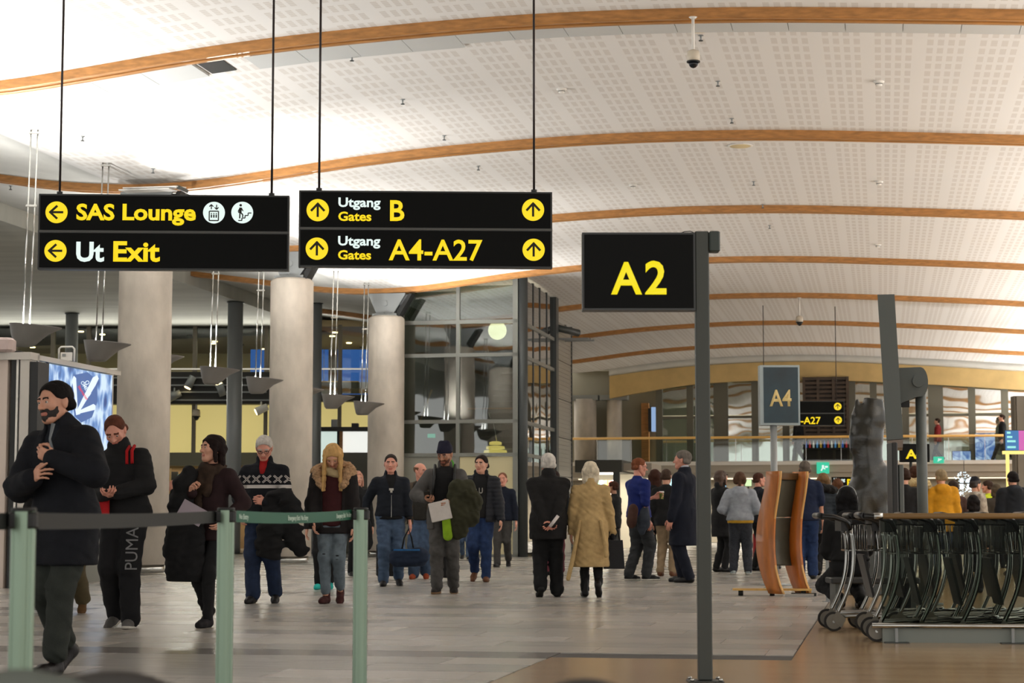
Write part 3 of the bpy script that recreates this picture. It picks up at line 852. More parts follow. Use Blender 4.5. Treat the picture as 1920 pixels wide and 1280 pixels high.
# ================================================================== SDF SURFACES (bodies, clothes, soft things)
def _v(p): return np.array([float(p[0]), float(p[1]), float(p[2])])
class Field:
    """smooth union of tapered capsules and ellipsoids, meshed by surface nets"""
    def __init__(s, k=.02): s.pr = []; s.k = k; s.cuts = []; s.holes = []; s.wr = None
    def seg(s, a, b, ra, rb=None, flat=None, fv=(0, 1, 0), k=None):
        s.pr.append(('s', _v(a), _v(b), ra, ra if rb is None else rb, flat, _v(fv), k)); return s
    def chain(s, pts, rs, flat=None, fv=(0, 1, 0), k=None):
        for i in range(len(pts) - 1): s.seg(pts[i], pts[i + 1], rs[i], rs[i + 1], flat, fv, k)
        return s
    def ell(s, c, r, R=None, k=None):
        s.pr.append(('e', _v(c), np.array(r, float), None if R is None else np.array(R, float), k)); return s
    def cut(s, n, c):        # keep n.p <= c
        s.cuts.append((_v(n), c)); return s
    def hole_seg(s, a, b, ra, rb): s.holes.append((_v(a), _v(b), ra, rb)); return s
    def hole_fn(s, fn): s.holes.append(fn); return s
    @staticmethod
    def _seg(P, a, b, ra, rb, flat, fv):
        ab = b - a; L = float(ab @ ab) + 1e-12
        t = np.clip(((P - a) @ ab) / L, 0, 1)
        D = P - a - t[..., None] * ab
        if flat is not None:
            f = fv / np.linalg.norm(fv); df = D @ f
            D = D + (df * (1.0 / flat - 1.0))[..., None] * f
        return np.sqrt((D * D).sum(-1)) - (ra + t * (rb - ra))
    def mesh(s, h, pad=.03):
        lo = np.full(3, 1e9); hi = -lo
        bb = []
        for p in s.pr:
            if p[0] == 's':
                r = max(p[3], p[4]); a = np.minimum(p[1], p[2]) - r; b = np.maximum(p[1], p[2]) + r
            else:
                r = p[2].max() if p[3] is not None else p[2]
                a = p[1] - r; b = p[1] + r
            bb.append((a, b)); lo = np.minimum(lo, a); hi = np.maximum(hi, b)
        lo -= pad; hi += pad
        for n, c in s.cuts:   # axis cuts shrink the box
            if abs(n[2]) > .999:
                if n[2] > 0: hi[2] = min(hi[2], c + 3 * h)
                else: lo[2] = max(lo[2], -c - 3 * h)
        N = np.ceil((hi - lo) / h).astype(int) + 2
        N = np.maximum(N, 4)
        ax = [lo[i] + h * np.arange(N[i]) for i in range(3)]
        d = np.full(N, .25)
        for p, (a, b) in zip(s.pr, bb):
            k = p[-1] if p[-1] is not None else s.k
            m = k + 2.5 * h
            i0 = np.clip(((a - m - lo) / h).astype(int), 0, N - 1); i1 = np.clip(((b + m - lo) / h).astype(int) + 2, 1, N)
            if (i1 <= i0).any(): continue
            X, Y, Z = np.meshgrid(ax[0][i0[0]:i1[0]], ax[1][i0[1]:i1[1]], ax[2][i0[2]:i1[2]], indexing='ij')
            P = np.stack((X, Y, Z), -1)
            if p[0] == 's': q = s._seg(P, *p[1:7])
            else:
                D = P - p[1]
                if p[3] is not None: D = D @ p[3]
                e = D / p[2]; n0 = np.sqrt((e * e).sum(-1)) + 1e-9
                q = (n0 - 1) * p[2].min()
                q = np.where(n0 > .2, n0 * (n0 - 1) / (np.sqrt(((D / p[2]**2)**2).sum(-1)) + 1e-9), q)
            sl = d[i0[0]:i1[0], i0[1]:i1[1], i0[2]:i1[2]]
            if k > 1e-5:
                hh = np.maximum(k - np.abs(sl - q), 0) / k
                sl[...] = np.minimum(sl, q) - hh * hh * k * .25
            else: sl[...] = np.minimum(sl, q)
        X, Y, Z = np.meshgrid(*ax, indexing='ij')
        if s.wr is not None: d = d + s.wr(X, Y, Z)
        for n, c in s.cuts: d = np.maximum(d, n[0] * X + n[1] * Y + n[2] * Z - c)
        if s.holes:
            P = np.stack((X, Y, Z), -1)
            for hq in s.holes:
                if callable(hq): d = np.maximum(d, -hq(X, Y, Z))
                else: d = np.maximum(d, -s._seg(P, hq[0], hq[1], hq[2], hq[3], None, None))
        return surfnets(d, lo, h)

def surfnets(d, lo, h):
    s = d < 0
    c = np.zeros(tuple(n - 1 for n in d.shape), dtype=np.int8)
    for i in (0, 1):
        for j in (0, 1):
            for k in (0, 1):
                c += s[i:d.shape[0] - 1 + i, j:d.shape[1] - 1 + j, k:d.shape[2] - 1 + k]
    act = (c > 0) & (c < 8)
    cells = np.argwhere(act); n = len(cells)
    if n == 0: return np.zeros((0, 3)), np.zeros((0, 4), int)
    idx = np.full(act.shape, -1, dtype=np.int64); idx[act] = np.arange(n)
    pos = np.zeros((n, 3)); cnt = np.zeros(n)
    cor = [(i, j, k) for i in (0, 1) for j in (0, 1) for k in (0, 1)]
    val = {q: d[cells[:, 0] + q[0], cells[:, 1] + q[1], cells[:, 2] + q[2]] for q in cor}
    for q in cor:
        for ax in range(3):
            if q[ax] == 0:
                r = list(q); r[ax] = 1; r = tuple(r)
                a, b = val[q], val[r]; m = (a < 0) != (b < 0)
                t = np.where(m, a / np.where(m, a - b, 1), 0)
                e = np.array(q, float)[None, :].repeat(n, 0); e[:, ax] += t
                pos += e * m[:, None]; cnt += m
    pos = (cells + pos / cnt[:, None]) * h + lo
    faces = []
    for ax in range(3):
        b, cx = [(1, 2), (2, 0), (0, 1)][ax]
        a0 = [slice(None)] * 3; a1 = [slice(None)] * 3
        a0[ax] = slice(0, -1); a1[ax] = slice(1, None)
        sa, sb = s[tuple(a0)], s[tuple(a1)]
        e = np.argwhere(sa != sb)
        ok = (e[:, b] > 0) & (e[:, cx] > 0) & (e[:, b] < d.shape[b] - 1) & (e[:, cx] < d.shape[cx] - 1)
        e = e[ok]
        if len(e) == 0: continue
        flip = sa[e[:, 0], e[:, 1], e[:, 2]]
        def cell(db, dc):
            q = e.copy(); q[:, b] -= db; q[:, cx] -= dc
            return idx[q[:, 0], q[:, 1], q[:, 2]]
        quad = np.stack((cell(1, 1), cell(0, 1), cell(0, 0), cell(1, 0)), 1)
        quad[~flip] = quad[~flip][:, ::-1]
        faces.append(quad)
    F = np.concatenate(faces)
    F = F[(F >= 0).all(1)]
    return pos, F

def np_mesh(name, V, F, mats, parent=None, matidx=None):
    me = bpy.data.meshes.new(name)
    me.vertices.add(len(V)); me.vertices.foreach_set('co', np.ascontiguousarray(V, dtype=np.float32).ravel())
    me.loops.add(len(F) * 4); me.loops.foreach_set('vertex_index', np.ascontiguousarray(F, dtype=np.int32).ravel())
    me.polygons.add(len(F)); me.polygons.foreach_set('loop_start', np.arange(0, len(F) * 4, 4, dtype=np.int32))
    me.polygons.foreach_set('loop_total', np.full(len(F), 4, dtype=np.int32))
    me.polygons.foreach_set('use_smooth', np.ones(len(F), dtype=bool))
    for m in (mats if isinstance(mats, (list, tuple)) else [mats]): me.materials.append(m)
    if matidx is not None: me.polygons.foreach_set('material_index', np.ascontiguousarray(matidx, dtype=np.int32))
    me.update(calc_edges=True); me.validate()
    o = bpy.data.objects.new(name, me); COL.objects.link(o)
    if parent is not None: o.parent = parent
    return o
def sdf_obj(name, field, h, m, parent=None):
    V, F = field.mesh(h)
    return np_mesh(name, V, F, m, parent)
def wrinkle(amp, seed, f=1.0, puff=0.0, pf=70.0):
    r = np.random.RandomState(seed)
    A = [(r.normal(size=3) * np.array([13, 13, 22]) * f, r.uniform(0, 6.3)) for _ in range(5)]
    def fn(X, Y, Z):
        w = 0
        for a, p in A[:2]: w = w + np.sin(a[0] * X + a[1] * Y + a[2] * Z + p)
        for a, p in A[2:]: w = w + .8 * np.sin(1.6 * (a[0] * X + a[1] * Y + a[2] * Z) + p + 1.3 * w)
        o = amp * w * .5
        if puff > 0: o = o - puff * np.abs(np.sin(pf * Z)) ** .6
        return o
    return fn
# ================================================================== SIGNS
E_sy = emat('sign_yellow', rgb(250, 214, 14), 1.0)
E_sw = emat('sign_white', rgb(226, 242, 236), 1.0)
M_sblk = mat('sign_black', rgb(9, 11, 11), .5, spec=.12)
M_sfrm = mat('sign_frame', rgb(58, 60, 60), .4, .3)
M_arrow = mat('arrow_black', rgb(20, 18, 8), .6)

def fit_text(name, s, x0, x1, zb, cap, m, parent, y, bold=.03, mirror=False):
    o = text_obj(name, s, 1.0, m, None, bold=bold, depth=.0)
    co = np.array([v.co[:] for v in o.data.vertices])
    capu = .729 + 2 * bold
    minx, maxx = co[:, 0].min(), co[:, 0].max()
    kx = (x1 - x0) / (maxx - minx); kz = cap / capu
    for v in o.data.vertices:
        v.co = (x0 + (v.co.x - minx) * kx, y, zb + (v.co.y + bold) * kz)
    o.rotation_euler = (0, 0, 0)
    # give the letters a little thickness
    bm = bmesh.new(); bm.from_mesh(o.data)
    r = bmesh.ops.extrude_face_region(bm, geom=bm.faces[:])
    for e in r['geom']:
        if isinstance(e, bmesh.types.BMVert): e.co.y -= .006
    bmesh.ops.recalc_face_normals(bm, faces=bm.faces); bm.to_mesh(o.data); bm.free()
    o.parent = parent
    return o
def disc(name, cx, cz, r, y, m, parent):
    q = MB(); n = 40
    vs = [(cx + r * math.cos(2 * PI * i / n), y, cz + r * math.sin(2 * PI * i / n)) for i in range(n)]
    vs += [(p[0], y - .008, p[2]) for p in vs]
    q.add(vs, [tuple(range(n)), tuple(range(2 * n - 1, n - 1, -1))] + [(i, (i + 1) % n, n + (i + 1) % n, n + i) for i in range(n)])
    return q.build(name, m, parent)
def bar2(q, a, b, w, y, th=.006):
    a, b = Vector((a[0], 0, a[1])), Vector((b[0], 0, b[1])); d = (b - a).normalized(); n = Vector((-d.z, 0, d.x)) * w / 2
    vs = [p + Vector((0, yy, 0)) for yy in (y, y - th) for p in (a + n, b + n, b - n, a - n)]
    q.add(vs, [(0, 1, 2, 3), (7, 6, 5, 4), (0, 4, 5, 1), (1, 5, 6, 2), (2, 6, 7, 3), (3, 7, 4, 0)])
def arrow(parent, cx, cz, r, ang, y):
    d = disc('arrow_disc', cx, cz, r, y, E_sy, parent)
    q = MB(); c, s = math.cos(ang), math.sin(ang)
    def T(x, z): return (cx + x * c - z * s, cz + x * s + z * c)     # arrow points along +z before the turn
    bar2(q, T(0, -.62 * r), T(0, .5 * r), .2 * r, y - .008)
    bar2(q, T(-.60 * r, -.08 * r), T(.05 * r, .62 * r), .2 * r, y - .0085)
    bar2(q, T(.60 * r, -.08 * r), T(-.05 * r, .62 * r), .2 * r, y - .009)
    q.build('arrow', M_arrow, d)
def sign_box(t, w, h, d=.12, split=True):
    MB().bbox(-w / 2, w / 2, -d / 2 + .012, d / 2, -h / 2, h / 2).build('housing', M_sfrm, t)
    e = .018
    rows = ((e / 2 + .008, h / 2 - e), (-h / 2 + e, -e / 2 - .008)) if split else ((-h / 2 + e, h / 2 - e),)
    for a, b in rows: MB().bbox(-w / 2 + e, w / 2 - e, -d / 2, -d / 2 + .013, a, b).build('face', M_sblk, t)
    if split: MB().bbox(-w / 2, w / 2, -d / 2 - .004, -d / 2 + .01, -.012, .012).build('divider', mat('divider', rgb(84, 86, 84), .5), t)
def rods(t, xs, ztop_of):
    for x, top, h in xs:
        MB().tube([(x, 0, h), (x, 0, top)], .012, 8).build('rod', mat('rod_dark', rgb(50, 42, 42), .4, .3), t)
        MB().lathe([(.03, h), (.03, h + .03)], (x, 0, 0), 12).build('rod_socket', M_sfrm, t)

def sign_lounge():
    Y = 20.0; k = FPX / Y * .9975; cx, cy = 308.5, 436.5
    p = at(cx, cy, Y)
    t = thing('hanging_sign', 'black hanging sign reading SAS Lounge and Ut Exit with left arrows', 'sign', p, math.radians(2.6), 'hanging direction signs')
    w, h = 469 / k, 143 / k
    sign_box(t, w, h); y = -.06
    X = lambda px: (px - cx) / k
    Zz = lambda py: (cy - py) / k
    arrow(t, X(108), Zz(400.5), 20.5 / k, PI / 2, y); arrow(t, X(107.5), Zz(473.5), 20.5 / k, PI / 2, y)
    fit_text('lettering', 'SAS', X(145), X(216), Zz(415), 33 / k, E_sy, t, y)
    fit_text('lettering', 'Lounge', X(231), X(368), Zz(414.5), 33 / k, E_sy, t, y)
    fit_text('lettering', 'Ut', X(146), X(198), Zz(493.5), 40 / k, E_sw, t, y)
    fit_text('lettering', 'Exit', X(215), X(302), Zz(493), 41 / k, E_sy, t, y)
    d1 = disc('lift_symbol_disc', X(402), Zz(399), 20.5 / k, y, E_sw, t)
    q = MB(); yy = y - .009; r = 20.5 / k; ox, oz = X(402), Zz(399)
    for a, b_ in (((-.42, -.75), (.42, -.75)), ((.42, -.75), (.42, .12)), ((.42, .12), (-.42, .12)), ((-.42, .12), (-.42, -.75))):
        bar2(q, (ox + a[0] * r, oz + a[1] * r), (ox + b_[0] * r, oz + b_[1] * r), .1 * r, yy)
    for dx in (-.22, 0, .22):
        bar2(q, (ox + dx * r, oz - .48 * r), (ox + dx * r, oz - .2 * r), .12 * r, yy)
        bar2(q, (ox + dx * r - .05 * r, oz - .1 * r), (ox + dx * r + .05 * r, oz - .1 * r), .1 * r, yy)
    for dx, s in ((-.24, 1), (.24, -1)):
        bar2(q, (ox + dx * r, oz + .3 * r), (ox + dx * r, oz + .72 * r), .09 * r, yy)
        zt = oz + (.74 if s > 0 else .28) * r
        bar2(q, (ox + dx * r, zt), (ox + (dx - .18) * r, zt - s * .2 * r), .09 * r, yy); bar2(q, (ox + dx * r, zt), (ox + (dx + .18) * r, zt - s * .2 * r), .09 * r, yy)
    q.build('lift_symbol', M_arrow, d1)
    d2 = disc('stairs_symbol_disc', X(455), Zz(398.5), 20.5 / k, y, E_sw, t)
    q = MB(); ox, oz = X(455), Zz(398.5)
    st = [(-.35, -.75), (-.02, -.75), (-.02, -.52), (.27, -.52), (.27, -.28), (.55, -.28), (.55, -.05), (.85, -.05)]
    for a, b_ in zip(st[:-1], st[1:]): bar2(q, (ox + a[0] * r, oz + a[1] * r), (ox + b_[0] * r, oz + b_[1] * r), .09 * r, yy)
    for a, b_, w_ in (((-.14, .45), (-.18, -.02), .24), ((-.2, 0), (-.22, -.56), .12), ((-.14, 0), (.06, -.22), .12), ((.06, -.22), (.05, -.45), .11), ((-.2, .42), (-.36, .1), .09), ((-.08, .42), (.08, .12), .09), ((-.36, .1), (-.3, -.05), .08)):
        bar2(q, (ox + a[0] * r, oz + a[1] * r), (ox + b_[0] * r, oz + b_[1] * r), w_ * r, yy)
    q.add([(ox - .14 * r + .12 * r * math.cos(i * PI / 6), yy - .007, oz + .66 * r + .12 * r * math.sin(i * PI / 6)) for i in range(12)], [tuple(range(11, -1, -1))])
    q.build('stairs_symbol', M_arrow, d2)
    u = p.x * CT - p.y * ST
    rods(t, [(X(111), zc(u) + .07 - p.z, h / 2), (X(509), zc(u + 2) + .07 - p.z, h / 2)], None)
sign_lounge()

def sign_gates(cx, cy, Y, w_px, h_px, label, rodpx):
    k = FPX / Y * .9975; p = at(cx, cy, Y)
    t = thing('hanging_sign', label, 'sign', p, math.radians(2.6 if Y < 30 else -4), 'hanging direction signs')
    w, h = w_px / k, h_px / k
    sign_box(t, w, h); y = -.06
    s_ = w_px / 477.0
    X = lambda px: (px - 798.5) * s_ / k
    Zz = lambda py: (431 - py) * s_ / k
    for px, py in ((595.5, 396.5), (594.5, 469.5), (1000.5, 393), (1001.5, 469)): arrow(t, X(px), Zz(py), 21 * s_ / k, 0, y)
    for dy in (0, 73):
        fit_text('lettering', 'Utgang', X(634), X(713), Zz(390 + dy), 19 * s_ / k, E_sw, t, y, .025)
        fit_text('lettering', 'Gates', X(634), X(696), Zz(416.5 + dy), 18.5 * s_ / k, E_sy, t, y, .025)
    fit_text('lettering', 'B', X(731), X(758), Zz(416), 42 * s_ / k, E_sy, t, y, .02)
    fit_text('lettering', 'A4-A27', X(729), X(905), Zz(490.5), 42 * s_ / k, E_sy, t, y, .015)
    u = p.x * CT - p.y * ST
    rods(t, [(X(rodpx[0]), zc(u - 1) + .07 - p.z, h / 2), (X(rodpx[1]), zc(u + 1) + .07 - p.z, h / 2)], None)
sign_gates(798.5, 431, 20.0, 477, 145, 'black hanging sign reading Utgang Gates B and A4-A27, right of the lounge sign', (597, 1003))
sign_gates(1502, 775, 58.5, 160, 46, 'small distant hanging sign reading A4-A27 behind the A4 poster', (594, 995))

# ---- A2 gate sign on a post
Y = 11.32; k = FPX / Y
p = gnd(1322, 1277)
t = thing('gate_sign_post', 'dark post with a black A2 gate sign on its left', 'sign', (p.x, Y, 0))
X = lambda px: (px - 1322) / k
Zq = lambda py: at(1322, py, Y).z
M_post = mat('post_dark', rgb(66, 70, 66), .5, .2)
MB().bevbox((0, 0, Zq(435) / 2 + .005), (.08, .08, Zq(435) - .01), .006).build('post', M_post, t)
MB().bevbox((0, 0, .004), (.2, .2, .008), .01).build('base_plate', M_dsteel, t)
for dx, dy in ((-.08, -.08), (.08, -.08), (.08, .08), (-.08, .08)):
    MB().lathe([(.012, .008), (.012, .02), (.006, .024)], (dx, dy, 0), 8).build('bolt', M_chrome, t)
MB().bevbox(((X(1336) + X(1356)) / 2, 0, (Zq(435) + Zq(473)) / 2), (X(1356) - X(1336), .1, Zq(435) - Zq(473)), .008).build('control_box', mat('box_green_grey', rgb(52, 62, 58), .5), t)
x0, x1, z1, z0 = X(1096), X(1309), Zq(438), Zq(583)
MB().bbox(x0, x1, -.05, .06, z0, z1).build('sign_housing', M_sfrm, t)
MB().bbox(x0 + .012, x1 - .012, -.056, -.045, z0 + .012, z1 - .012).build('sign_face', M_sblk, t)
E_a2 = emat('a2_yellow', rgb(238, 218, 16), 1.0)
fit_text('lettering', 'A', X(1150), X(1208), Zq(554), 65 / k, E_a2, t, -.056, .02)
fit_text('lettering', '2', X(1214), X(1254), Zq(554), 67 / k, E_a2, t, -.056, .02)
MB().tube([(X(1282), 0, z1), (X(1290), 0, z1 + .012), (X(1302), 0, z1 + .014), (X(1309), 0, z1 + .004)], .003, 6).build('cable', M_black, t)

# ---- A4 poster sign
Y = 28.0; k = FPX / Y
p = at(1454, 1098, Y)
t = thing('gate_sign_post', 'tall framed A4 gate poster with beige letters on a slim pole', 'sign', (p.x, Y, 0))
X = lambda px: (px - 1454) / k
Zq = lambda py: at(1454, py, Y).z
MB().lathe([(.048, .02), (.048, Zq(797))], n=16).build('pole', M_steel, t)
MB().lathe([(.22, 0), (.22, .015), (.05, .03)], n=24).build('base', M_steel, t)
x0, x1, z1, z0 = X(1431), X(1503), Zq(685), Zq(797)
MB().bbox(x0 - .02, x1, -.06, .16, z0, z1).build('frame', mat('poster_frame', rgb(150, 160, 160), .3, .6), t)
MB().bbox(x0 + .03, x1 - .025, -.066, -.055, z0 + .03, z1 - .03).build('poster', mat('poster_teal', rgb(14, 50, 62), .35, noise=.5, nscale=2.2, coat=.15), t)
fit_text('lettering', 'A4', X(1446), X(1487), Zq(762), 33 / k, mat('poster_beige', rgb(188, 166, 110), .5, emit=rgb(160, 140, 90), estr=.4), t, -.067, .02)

# ---- partly hidden A sign far right
Y = 40.0; k = FPX / Y; p = at(1712, 850, Y)
t = thing('gate_sign', 'small black gate sign with a yellow A4 behind the display pole', 'sign', p)
MB().bbox((1687 - 1712) / k, (1742 - 1712) / k, -.05, .06, (850 - 866) / k, (850 - 832) / k).build('housing', M_sblk, t)
fit_text('lettering', 'A4', (1697 - 1712) / k, (1731 - 1712) / k, (850 - 860) / k, 18.5 / k, E_sy, t, -.052, .03)
MB().tube([(-.05, 0, -p.z), (-.05, 0, -.16)], .03, 8).build('pole', M_dsteel, t)
# tiny sign B under the gallery
vv = VG - .7; Y = hall(gu(1580, vv), vv).y; k = FPX / Y; p = at(1580, 903, Y)
t = thing('hanging_sign', 'tiny distant black sign reading Utgang Gates B under the gallery', 'sign', p)
MB().bbox(-21 / k, 23 / k, -.05, .05, -10 / k, 10 / k).build('housing', M_sblk, t)
fit_text('lettering', 'Utgang', -17 / k, 4 / k, 1 / k, 6.5 / k, E_sw, t, -.052, .03)
fit_text('lettering', 'Gates', -17 / k, 0, -8 / k, 6.5 / k, E_sy, t, -.052, .03)
fit_text('lettering', 'B', 8 / k, 17 / k, -8 / k, 14 / k, E_sy, t, -.052, .03)
MB().tube([(0, 0, 10 / k), (0, 0, 2.56 - p.z)], .02, 8).build('rod', M_dsteel, t)
vv = VG - .4; Y = hall(gu(1574, vv), vv).y; p = at(1574, 937, Y); k = FPX / Y
t = thing('departure_board', 'tiny dark board with glowing yellow text under the small B sign', 'sign', p)
MB().bbox(-16 / k, 16 / k, -.05, .05, -9 / k, 9 / k).build('housing', M_sblk, t)
for i, (a, b_, z) in enumerate(((-12, 2, 3), (4, 12, 3), (-12, -2, -3), (0, 12, -3))):
    MB().bbox(a / k, b_ / k, -.056, -.05, (z - 1.6) / k, (z + 1.6) / k).build('text_line', E_sy, t)
MB().tube([(0, 0, 9 / k), (0, 0, 2.56 - p.z)], .02, 8).build('rod', M_dsteel, t)
def exit_sign(px, py, Y, w, h, label, top):
    vv = VG - 1.33; Y = hall(gu(px, vv), vv).y; k = FPX / Y; p = at(px, py, Y)
    t = thing('exit_sign', label, 'exit sign', p, 0, 'green exit signs')
    MB().bbox(-w / 2 / k, w / 2 / k, -.04, .04, -h / 2 / k, h / 2 / k).build('housing', emat('exit_green', rgb(40, 190, 150), 1.0), t)
    q = MB(); r = h / k * .5
    bar2(q, (-.35 * r, -.5 * r), (-.05 * r, .05 * r), .22 * r, -.042); bar2(q, (-.05 * r, .05 * r), (.0, .5 * r), .35 * r, -.043); bar2(q, (0, 0), (.4 * r, -.2 * r), .2 * r, -.042); bar2(q, (.3 * r, .2 * r), (.85 * r, .2 * r), .3 * r, -.042)
    q.build('running_figure', E_sw, t)
    MB().box((0, .06, 0), (.1, .1, .1)).build('bracket', M_dsteel, t)
exit_sign(1543, 877, 70, 23, 21, 'bright green running figure exit sign above the crowd', .35)
exit_sign(1760, 862, 70, 19, 12, 'small green exit sign right of the display pole', .4)

# ================================================================== BELT BARRIER
M_alu = mat('barrier_aluminium', rgb(132, 152, 134), .38, .65)
M_belt = mat('belt_black', rgb(26, 30, 28), .7)
M_beltg = mat('belt_green', rgb(24, 92, 68), .6)
def barrier_post(px, Y, label):
    p = at(px, 950, Y); ztop = at(px, 951, Y).z
    t = thing('barrier_post', label, 'barrier post', (p.x, Y, 0), 0, 'belt barrier posts')
    r = .037; n = 48; q = MB()
    prof = []
    for i in range(n):
        a = 2 * PI * i / n
        g = min(abs(((a + PI / 2) % (PI / 2)) - PI / 4), 9)
        rr = r - (.006 if g < .14 else 0)
        prof.append((rr * math.cos(a), rr * math.sin(a)))
    q.prism(prof, .03, ztop - .012, 'z'); q.build('tube', M_alu, t)
    MB().lathe([(.17, 0), (.17, .012), (.15, .022), (.05, .03)], n=36).build('base', M_dsteel, t)
    MB().lathe([(r + .001, ztop - .012), (r + .001, ztop - .003), (r - .004, ztop)], n=32).build('cap', M_black, t)
    MB().bevbox((.0, -.0, ztop - .038), (.088, .06, .05), .008).build('cassette', M_black, t)
    return Vector((p.x, Y, ztop - .036))
b1 = barrier_post(45, 5.95, 'nearest barrier post at the left edge, in front of the man in the dark coat')
b2 = barrier_post(424, 8.5, 'middle barrier post where the black belt meets the green belt')
b3 = barrier_post(676.5, 10.1, 'farthest barrier post at the right end of the green belt')
def belt(a, b_, m, label, sag, name='barrier_belt'):
    q = MB(); n = 24; H = .025
    for i in range(n + 1):
        f = i / n; c = a.lerp(b_, f); c.z -= sag * 4 * f * (1 - f)
        for dy, dz in ((-.001, -H), (-.001, H), (.001, H), (.001, -H)): q.v.append((c.x, c.y + dy, c.z + dz))
    for i in range(n):
        for e in range(4):
            f = (e + 1) % 4; q.f.append((i * 4 + e, i * 4 + f, i * 4 + 4 + f, i * 4 + 4 + e)); q.smooth.append(False)
    q.f += [(0, 1, 2, 3), (n * 4 + 3, n * 4 + 2, n * 4 + 1, n * 4)]; q.smooth += [False] * 2
    o = q.build(name, m); tag(o, label, 'barrier belt', 'barrier belts'); return o
belt(at(-160, 973, 5.2), b1 + Vector((-.045, 0, -.005)), M_belt, 'short black belt running out of the left edge', .004)
belt(b1 + Vector((.045, 0, -.005)), b2 + Vector((-.045, 0, -.004)), M_belt, 'long black belt between the nearest and the middle barrier posts', .006)
gb = belt(b2 + Vector((.045, 0, -.002)), b3 + Vector((-.045, 0, 0)), M_beltg, 'green belt printed Emergency Exit / No Entry', .012)
M_print = mat('belt_print', rgb(190, 215, 200), .6)
A, Bq = b2 + Vector((.045, 0, -.002)), b3 + Vector((-.045, 0, 0))
dirb = (Bq - A); LB = dirb.length; angb = math.atan2(dirb.y, dirb.x)
for s_, f0, f1 in (('No Entry', .015, .085), ('Emergency Exit / No Entry', .40, .575), ('Emergency Exit / No Entry', .84, .995)):
    o = text_obj('printed_text', s_, 1.0, M_print, gb, depth=0, bold=.03)
    xs_ = [v.co.x for v in o.data.vertices]; mx = max(xs_)
    w = (f1 - f0) * LB
    for v in o.data.vertices:
        f = f0 + (v.co.x / mx) * (f1 - f0); c = A.lerp(Bq, f); c.z -= .012 * 4 * f * (1 - f)
        zz = (v.co.y - .33) * .03
        v.co = (c.x + .003 * math.sin(angb), c.y - .003 * math.cos(angb), c.z + zz)
    o.rotation_euler = (0, 0, 0)

# ================================================================== ADVERT KIOSK (left edge)
g = gnd(47, 1103)
kt = thing('advert_kiosk', 'beige kiosk at the left edge with a lit watch advertisement on its side', 'kiosk', g, -TH)
M_kb = mat('kiosk_beige', rgb(206, 190, 178), .5, bump=.1, bscale=200); M_kf = mat('kiosk_frame', rgb(190, 184, 174), .4, .2)
kh = at(47, 660, g.y).z
MB().bbox(-1.6, -.32, 0, .25, 0, kh - .1).build('front_panel', M_kb, kt)
MB().bbox(-.28, -.14, .03, .25, 0, kh - .1).build('gap_panel', M_black, kt)
MB().bbox(-.19, -.16, -.01, .1, 0, kh - .1).build('edge_strip', M_white, kt)
MB().bbox(-.13, .0, -.02, .2, 0, kh - .1).build('corner_post', M_kf, kt)
MB().bbox(-1.6, .02, -.04, .26, kh - .1, kh).build('top_cap', M_kf, kt)
MB().bbox(-.1, .02, .2, 3.2, kh - .09, kh - .02).build('side_cap', M_kf, kt)
MB().bbox(-1.6, -.16, .25, 3.2, 0, kh - .12).build('core', mat('kiosk_core', rgb(120, 120, 112), .6), kt)
MB().bbox(-.02, -.005, .2, .5, .05, kh - .1).build('pane', G_green, kt)
def screen_mat():
    m = bpy.data.materials.new('advert_screen'); m.use_nodes = True; b = NB(m)
    (X, Y, Z), oc = b.obj_xyz()
    vo = b.n('ShaderNodeTexVoronoi'); vo.inputs['Scale'].default_value = 4.5; b.link(oc, vo.inputs['Vector'])
    mp = b.n('ShaderNodeMapping'); mp.inputs['Scale'].default_value = (1, 3.5, 1.3); mp.inputs['Rotation'].default_value = (.5, 0, 0)
    b.link(oc, mp.inputs[0]); no = b.n('ShaderNodeTexNoise'); no.inputs['Scale'].default_value = 2.2; no.inputs['Detail'].default_value = 3; b.link(mp.outputs[0], no.inputs['Vector'])
    r = b.n('ShaderNodeValToRGB'); e = r.color_ramp.elements
    e[0].position = .35; e[0].color = rgb(40, 70, 130); e[1].position = .68; e[1].color = rgb(205, 226, 246)
    x = e.new(.5); x.color = rgb(96, 138, 196)
    b.link(b.math('ADD', b.math('MULTIPLY', no.outputs['Fac'], .8), b.math('MULTIPLY', vo.outputs['Distance'], .35)), r.inputs[0])
    b.p.inputs['Base Color'].default_value = (0.01, .01, .01, 1); b.link(r.outputs[0], b.p.inputs['Emission Color']); b.p.inputs['Emission Strength'].default_value = 1.0
    return m
_u0 = g.x * CT - g.y * ST; _v0 = g.x * ST + g.y * CT
def sy(px): return (_u0 + .12) / (athall(px, 900, 1.0)[0]) - _v0
Y0_, Y1_ = sy(88), sy(207)
z1 = CAMH + (975 - 681) * (g.y + Y0_ * CT) / 3715; z0 = 1.35
MB().bbox(-.15, .119, sy(67), Y0_ - .005, 1.0, z1 + .0).build('screen_back', M_black, kt)
scr = MB().bbox(.0, .12, Y0_, Y1_, z0, z1).build('screen', screen_mat(), kt)
MB().bbox(-.01, .125, Y1_, Y1_ + .04, z0, z1 + .02).build('screen_edge', M_kf, kt)
E_hand = emat('watch_hand', rgb(225, 238, 250), 1.0)
def onscreen(pts, name, m):     # polygon in (y, z) on the screen plane
    q = MB(); q.prism(pts, .12, .126, 'x'); return q.build(name, m, scr)
def hand(a, b_, w0, w1, name='watch_hand'):
    a, b_ = Vector(a), Vector(b_); d = (b_ - a).normalized(); n = Vector((-d.y, d.x))
    return onscreen([tuple(a + n * w0), tuple(b_ + n * w1), tuple(b_ - n * w1), tuple(a - n * w0)], name, E_hand)
def sc(px, py):
    y = sy(px); return y, CAMH + (975 - py) * (g.y + y * CT) / 3715
